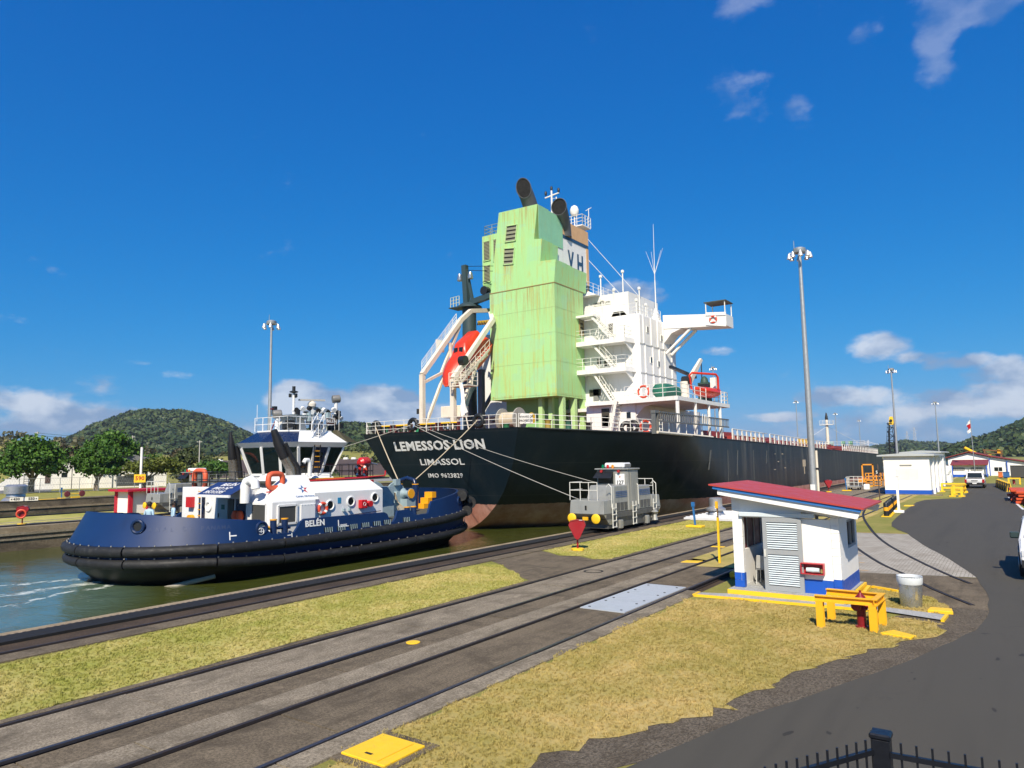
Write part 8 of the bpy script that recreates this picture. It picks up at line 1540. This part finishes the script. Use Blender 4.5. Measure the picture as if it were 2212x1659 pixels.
# ------------------------------------------------------------------ hills and their woods
def polar(az, d): return d * math.sin(R(az)), d * math.cos(R(az))
FOR = mat_leaf('forest_canopy', (.018, .042, .010), (.070, .098, .022), (.085, .115, .035), .022); FORD = mat_leaf('forest_dry', (.05, .052, .02), (.09, .085, .035), (.12, .10, .05))
SOIL = M('hill_soil', (.035, .055, .018), .95, var=.4, scale=.02)
def hill(name, label, prof, D, wf, wb, ntree, rtree, mat, seed, sc=1.0, soil=SOIL):
    azs = [p[0] for p in prof]; a0, a1 = azs[0], azs[-1]; NA, ND = 60, 14; g = np.random.default_rng(seed)
    def H(az, d):
        top = math.tan(R(np.interp(az, azs, [p[1] for p in prof]))) * D + 3.8
        u = (d - D) / (wb if d > D else wf); return top * max(0, math.cos(min(1, abs(u)) * math.pi / 2)) ** 1.15 - 1.2
    m = MB(); ds = list(np.linspace(D - wf, D, ND)) + list(np.linspace(D, D + wb, 6))[1:]
    for i in range(NA + 1):
        az = a0 + (a1 - a0) * i / NA
        for d in ds: m.v.append((*polar(az, d), H(az, d)))
    n = len(ds)
    for i in range(NA):
        for j in range(n - 1): m.f.append((i * n + j, i * n + j + 1, (i + 1) * n + j + 1, (i + 1) * n + j))
    struct(name, m, soil, smooth=True)
    if not ntree: return H
    az = g.uniform(a0, a1, ntree); d = D - wf * g.uniform(-.12, .95, ntree); K = 40
    C = np.array([(*polar(az[i], d[i]), H(az[i], d[i])) for i in range(ntree)]); r = rtree * g.uniform(.5, 1.4, ntree)
    q = g.normal(size=(ntree, K, 3)); q /= np.linalg.norm(q, axis=2)[:, :, None]; q[:, :, 2] = np.abs(q[:, :, 2]) * .9 - .1
    P = (C[:, None, :] + q * r[:, None, None] * g.uniform(.75, 1.1, (ntree, K, 1)) + np.array([0, 0, .25]) * r[:, None, None]).reshape(-1, 3); n = len(P); nn = (q + .45 * g.normal(size=q.shape)).reshape(-1, 3); nn /= np.linalg.norm(nn, axis=1)[:, None]
    ua = np.cross(nn, g.normal(size=(n, 3))); ua /= np.linalg.norm(ua, axis=1)[:, None]; ub = np.cross(nn, ua); sz = (np.repeat(r, K) * g.uniform(.16, .34, n))[:, None]
    V = np.stack([P - ua * sz, P + ub * sz * .8, P + ua * sz, P - ub * sz * .8], 1).reshape(-1, 3)
    me = bpy.data.meshes.new('forest'); me.vertices.add(4 * n); me.vertices.foreach_set('co', V.ravel()); me.loops.add(4 * n); me.loops.foreach_set('vertex_index', np.arange(4 * n)); me.polygons.add(n); me.polygons.foreach_set('loop_start', np.arange(0, 4 * n, 4)); me.update(calc_edges=True); me.materials.append(mat)
    o = bpy.data.objects.new('forest', me); COL.objects.link(o); tag(o, label, 'forest', kind='stuff'); return H
hill('hill', 'dense wood covering the rounded hill on the left', [(-71, .5), (-67.5, 1.3), (-66.2, 1.9), (-65.3, 2.5), (-64.3, 2.9), (-63.6, 3.25), (-62.4, 3.55), (-60.6, 3.48), (-59.5, 3.4), (-57.7, 2.95), (-56.2, 2.25), (-55, 1.65), (-52.5, 1.3), (-49, .8)], 1400, 700, 500, 5200, 8, FOR, 21)
hill('hill', 'wooded ridge between the tug and the ship', [(-57, .6), (-55, 1.6), (-52, 2.0), (-49, 2.6), (-48, 2.72), (-46.5, 2.55), (-43, 2.2), (-38, 1.8), (-33, 1.2), (-28, .7)], 900, 380, 300, 2600, 6.0, FOR, 22)
hill('hill', 'low wooded ridge under the pylons at the right', [(-11, .15), (-8.3, .30), (-7.5, .42), (-6.7, .58), (-6, .70), (-5.5, .52), (-4.6, .5), (-3.8, .48), (-2.9, .30), (-1.5, .3), (2, .3), (8, .2)], 2300, 900, 500, 2200, 10, FOR, 23)
hill('hill', 'high wooded hillside rising at the right edge', [(-3.6, .1), (-2.9, .25), (-2.2, .55), (-1.5, .72), (-.9, .95), (-.1, 1.35), (.7, 1.65), (2.5, 2.2), (6, 2.6), (14, 2.4)], 1150, 450, 400, 2600, 7, FOR, 24)
hill('hillside', 'scattered scrub on the grassy rise at the far left', [(-100, 2.2), (-82, 2.3), (-70.8, 2.0), (-69.5, 1.9), (-68, 1.75), (-67, 1.6), (-64, 1.2), (-60, .8), (-52, .8)], 480, 210, 150, 90, 3.4, FORD, 25, soil=G3)
hill('meadow', 'bushes dotted over the meadow bank behind the lock', [(-58, .7), (-55, 1.1), (-51, 1.15), (-47, 1.1), (-43, 1.0), (-36, .9)], 330, 110, 150, 70, 2.2, LF3, 26, soil=G3)
BRS = M('brown_bank', (.075, .05, .04), .95, var=.35, scale=.3); azs_ = np.linspace(-58.5, -36, 30); m = MB()
for a in azs_: m.v += [(*polar(a, 225), -.2), (*polar(a, 262), 5.2 + .3 * math.sin(a * 2)), (*polar(a, 276), 5.4)]
for i in range(29):
    for j in range(2): m.f.append((i * 3 + j, i * 3 + j + 1, i * 3 + j + 4, i * 3 + j + 3))
struct('brown_bank', m, BRS, smooth=True)
PIP = M('white_pipe', (.72, .71, .68), .6)
for i, a in enumerate((-57.3, -56.6, -55.4, -54.4, -53.6, -52.4, -51.6, -48.2, -47.6)):
    x, y = polar(a, 262); t = tag(MB().hexa([(x - 1.0, y - .5, 5.0), (x + 1.0, y - .5, 5.0), (x + 1.0, y + .5, 5.0), (x - 1.0, y + .5, 5.0), (x - .8, y - .4, 5.8), (x + .8, y - .4, 5.8), (x + .8, y + .4, 5.8), (x - .8, y + .4, 5.8)]).build('white_block', PIP, bevel=.1), '%s white block from the left on the crest of the brown bank' % ['first', 'second', 'third', 'fourth', 'fifth', 'sixth', 'seventh', 'eighth', 'last'][i], 'block', 'white blocks along the brown bank')
# pylons and the far bridge
for i, (az_, el_, D) in enumerate(((-6.04, 1.62, 2300), (-5.57, 1.86, 2250))):
    x, y = polar(az_, D); zt = math.tan(R(el_)) * D + 3.8; zb = 15; t = thing('pylon', ['left of the two faint lattice pylons on the ridge', 'right and taller of the two faint lattice pylons'][i], 'pylon', (x, y, zb), 0, 'pylons on the ridge'); PYL = M('pylon_grey', (.42, .45, .48), .6); m = MB()
    for sx in (-1, 1):
        for sy in (-1, 1): m.tube((x + sx * 5, y + sy * 5, zb), (x + sx * .8, y + sy * .8, zt), .5, 4)
    for k in range(7): f0, f1 = 5 - 4.2 * k / 7, 5 - 4.2 * (k + 1) / 7; z0, z1 = zb + (zt - zb) * k / 7, zb + (zt - zb) * (k + 1) / 7; m.tube((x - f0, y - f0, z0), (x + f1, y - f1, z1), .35, 4); m.tube((x + f0, y - f0, z0), (x - f1, y - f1, z1), .35, 4)
    m.build('lattice', PYL, t)
    for zz in (.72, .86): MB().beam((x - 7, y, zb + (zt - zb) * zz), (x + 7, y, zb + (zt - zb) * zz), .8, .8).build('crossarm', PYL, t)
bx, by = polar(-8.5, 3800); br = thing('cable_stayed_bridge', 'pale cable-stayed bridge far off beyond the ship bow', 'bridge', (bx, by, 0)); BRM = M('bridge_pale', (.55, .58, .60), .7); ztp = math.tan(R(1.12)) * 3800; zdk = math.tan(R(.16)) * 3800 + 6
ux, uy = math.cos(R(-8.5)), -math.sin(R(-8.5))
MB().beam((bx, by, 0), (bx, by, ztp), 5, 4).build('pylon_tower', BRM, br); MB().beam((bx - ux * 190, by - uy * 190, zdk), (bx + ux * 260, by + uy * 260, zdk), 12, 3).build('deck', BRM, br); m = MB()
for k in range(1, 16):
    for s in (-1, 1): L2 = s * k * (11 if s < 0 else 15); m.tube((bx, by, ztp - 2 - k * .6), (bx + ux * L2, by + uy * L2, zdk), .30, 4)
m.build('stay_cables', BRM, br, kind='stuff')
# ------------------------------------------------------------------ two crewmen on the tug's after deck
SKIN = M('skin_brown', (.13, .065, .04), .6); SHIRT = M('shirt_pale_blue', (.38, .55, .68), .8, var=.08, scale=8); TRO = M('trousers_navy', (.02, .025, .04), .85); HAIR = M('hair_black', (.008, .007, .006), .7)
def person(label, loc, rz, arm):
    J = {'pel': (0, 0, .95, .15), 'wst': (0, 0, 1.08, .145), 'che': (0, .01, 1.30, .17), 'nk0': (0, .0, 1.46, .085), 'nk1': (0, .015, 1.54, .06), 'hd0': (0, .02, 1.62, .085), 'hd1': (0, .02, 1.70, .098), 'hd2': (0, .015, 1.76, .065)}
    for s, n in ((1, 'r'), (-1, 'l')):
        J['sh' + n] = (s * .19, 0, 1.42, .07); J['el' + n] = (s * .26, -.02, 1.15, .048); J['wr' + n] = (s * .22, .2 if arm else .06, 1.0 if arm else .90, .034); J['hn' + n] = (s * .20, .28 if arm else .09, .99 if arm else .80, .038)
        J['hp' + n] = (s * .10, 0, .90, .105); J['kn' + n] = (s * .11, .02, .50, .065); J['an' + n] = (s * .11, -.02, .09, .045); J['to' + n] = (s * .12, .14, .04, .04)
    names = list(J); E = [('pel', 'wst'), ('wst', 'che'), ('che', 'nk0'), ('nk0', 'nk1'), ('nk1', 'hd0'), ('hd0', 'hd1'), ('hd1', 'hd2')]
    for n in 'rl': E += [('che', 'sh' + n), ('sh' + n, 'el' + n), ('el' + n, 'wr' + n), ('wr' + n, 'hn' + n), ('pel', 'hp' + n), ('hp' + n, 'kn' + n), ('kn' + n, 'an' + n), ('an' + n, 'to' + n)]
    me = bpy.data.meshes.new('body'); me.from_pydata([J[k][:3] for k in names], [(names.index(a), names.index(b)) for a, b in E], []); o = bpy.data.objects.new('body', me); COL.objects.link(o); md = o.modifiers.new('skin', 'SKIN'); 
    for i, k in enumerate(names): me.skin_vertices[0].data[i].radius = (J[k][3], J[k][3] * (.72 if k in ('pel', 'wst', 'che') else 1))
    me.skin_vertices[0].data[0].use_root = True; ss = o.modifiers.new('sub', 'SUBSURF'); ss.levels = 2; ss.render_levels = 2
    dg = bpy.context.evaluated_depsgraph_get(); nm = bpy.data.meshes.new_from_object(o.evaluated_get(dg)); bpy.data.objects.remove(o); nm.materials.clear()
    for mt in (SKIN, SHIRT, TRO): nm.materials.append(mt)
    for p in nm.polygons:
        c = p.center; p.use_smooth = True; p.material_index = 0 if (c.z > 1.49 or (abs(c.x) > .17 and c.z < 1.12 and c.z > .7)) else (2 if c.z < 1.0 else 1)
    t = thing('person', label, 'person', loc, rz, 'crew on the tug after deck'); b = bpy.data.objects.new('body', nm); COL.objects.link(b); b.parent = t
    MB().lathe([(.03, .17), (.07, .155), (.10, .11), (.108, .05), (.10, .0)], (0, .005, 1.66), 14, caps=False).build('hair', HAIR, t, world=False, smooth=True)
    for s in (-1, 1): MB().lathe([(.012, 0), (.012, .004)], (s * .035, .112, 1.70), 8, (0, 1, 0)).build('eye', HAIR, t, world=False); MB().lathe([(.02, 0), (.025, .01), (.01, .02)], (s * .10, .02, 1.68), 8, (s, 0, 0)).build('ear', SKIN, t, world=False)
    MB().lathe([(.018, 0), (.012, .03)], (0, .105, 1.665), 8, (0, 1, -.4)).build('nose', SKIN, t, world=False)
person('man in a pale blue shirt leaning on the tug stern rail, left of the pair', (-33.7, 18.0, .3), R(20), True); person('man in a pale blue shirt with his back turned, right of the pair', (-33.2, 18.9, .3), R(-20), False)
# ------------------------------------------------------------------ grass tufts on the verges
def tuft(name, mat, h):
    g = np.random.default_rng(5); m = MB()
    for k in range(9):
        a = g.uniform(0, 6.28); r = g.uniform(0, .035); x, y = r * math.cos(a), r * math.sin(a); b = g.uniform(0, 6.28); l = g.uniform(.5, 1.1) * h; w = .0045; t = g.uniform(.3, 1.0) * l
        dx, dy = math.cos(b), math.sin(b); m.add([(x - dy * w, y + dx * w, 0), (x + dy * w, y - dx * w, 0), (x + dx * t * .45 + dy * w * .7, y + dy * t * .45 - dx * w * .7, l * .6), (x + dx * t * .45 - dy * w * .7, y + dy * t * .45 + dx * w * .7, l * .6), (x + dx * t, y + dy * t, l)], [(0, 1, 2, 3), (3, 2, 4)])
    me = bpy.data.meshes.new(name); me.from_pydata(m.v, [], m.f); me.materials.append(mat); return me
def scatter(src, name, label, mat, dens, h, seed):
    """one grass object per verge: tufts spread over the turf sheet by geometry nodes"""
    tm = tuft(name + '_blades', mat, h); to = bpy.data.objects.new(name + '_source', tm)
    ng = bpy.data.node_groups.new(name, 'GeometryNodeTree'); ng.interface.new_socket('Geometry', in_out='INPUT', socket_type='NodeSocketGeometry'); ng.interface.new_socket('Geometry', in_out='OUTPUT', socket_type='NodeSocketGeometry')
    N = ng.nodes; gi, go = N.new('NodeGroupInput'), N.new('NodeGroupOutput'); dp = N.new('GeometryNodeDistributePointsOnFaces'); dp.inputs['Density'].default_value = dens; dp.inputs['Seed'].default_value = seed
    ip = N.new('GeometryNodeInstanceOnPoints'); oi = N.new('GeometryNodeObjectInfo'); oi.inputs['Object'].default_value = to
    rv_ = N.new('FunctionNodeRandomValue'); rv_.data_type = 'FLOAT_VECTOR'; rv_.inputs[0].default_value = (-.25, -.25, 0); rv_.inputs[1].default_value = (.25, .25, 6.28); rs = N.new('FunctionNodeRandomValue'); rs.data_type = 'FLOAT'; rs.inputs[2].default_value = .5; rs.inputs[3].default_value = 1.35
    L = ng.links; L.new(gi.outputs[0], dp.inputs['Mesh']); L.new(dp.outputs['Points'], ip.inputs['Points']); L.new(oi.outputs['Geometry'], ip.inputs['Instance']); L.new(rv_.outputs[0], ip.inputs['Rotation']); L.new(rs.outputs[1], ip.inputs['Scale']); L.new(ip.outputs[0], go.inputs[0])
    o = bpy.data.objects.new(name, src.data); COL.objects.link(o); md = o.modifiers.new('tufts', 'NODES'); md.node_group = ng; return tag(o, label, 'grass', kind='stuff')
scatter(turf1, 'grass', 'mown yellow-green grass strip between the lock edge and the rails', G1, 260, .042, 1)
scatter(turf2, 'grass', 'mown grass strip around the red emergency box', G1, 150, .045, 2)
scatter(turf3, 'grass', 'dry mown grass in front of the booth', G2, 330, .042, 3)
scatter(turf4, 'grass', 'grass patch around the trash can', G2, 260, .045, 4)
# ------------------------------------------------------------------ air
hz = MB().box(-3600, 1000, -450, 4400, -14, 150).build('haze', M('haze_placeholder')); tag(hz, 'thin pale haze in the air over the locks and hills', 'haze', kind='stuff')
hm = bpy.data.materials.new('haze'); hm.use_nodes = True; hm.node_tree.nodes.clear(); ho = hm.node_tree.nodes.new('ShaderNodeOutputMaterial'); hv = hm.node_tree.nodes.new('ShaderNodeVolumePrincipled'); hv.inputs['Color'].default_value = (.80, .88, 1, 1); hv.inputs['Density'].default_value = .0001; hv.inputs['Anisotropy'].default_value = .2
hm.node_tree.links.new(hv.outputs[0], ho.inputs['Volume']); hz.data.materials.clear(); hz.data.materials.append(hm); S.cycles.volume_bounces = 0
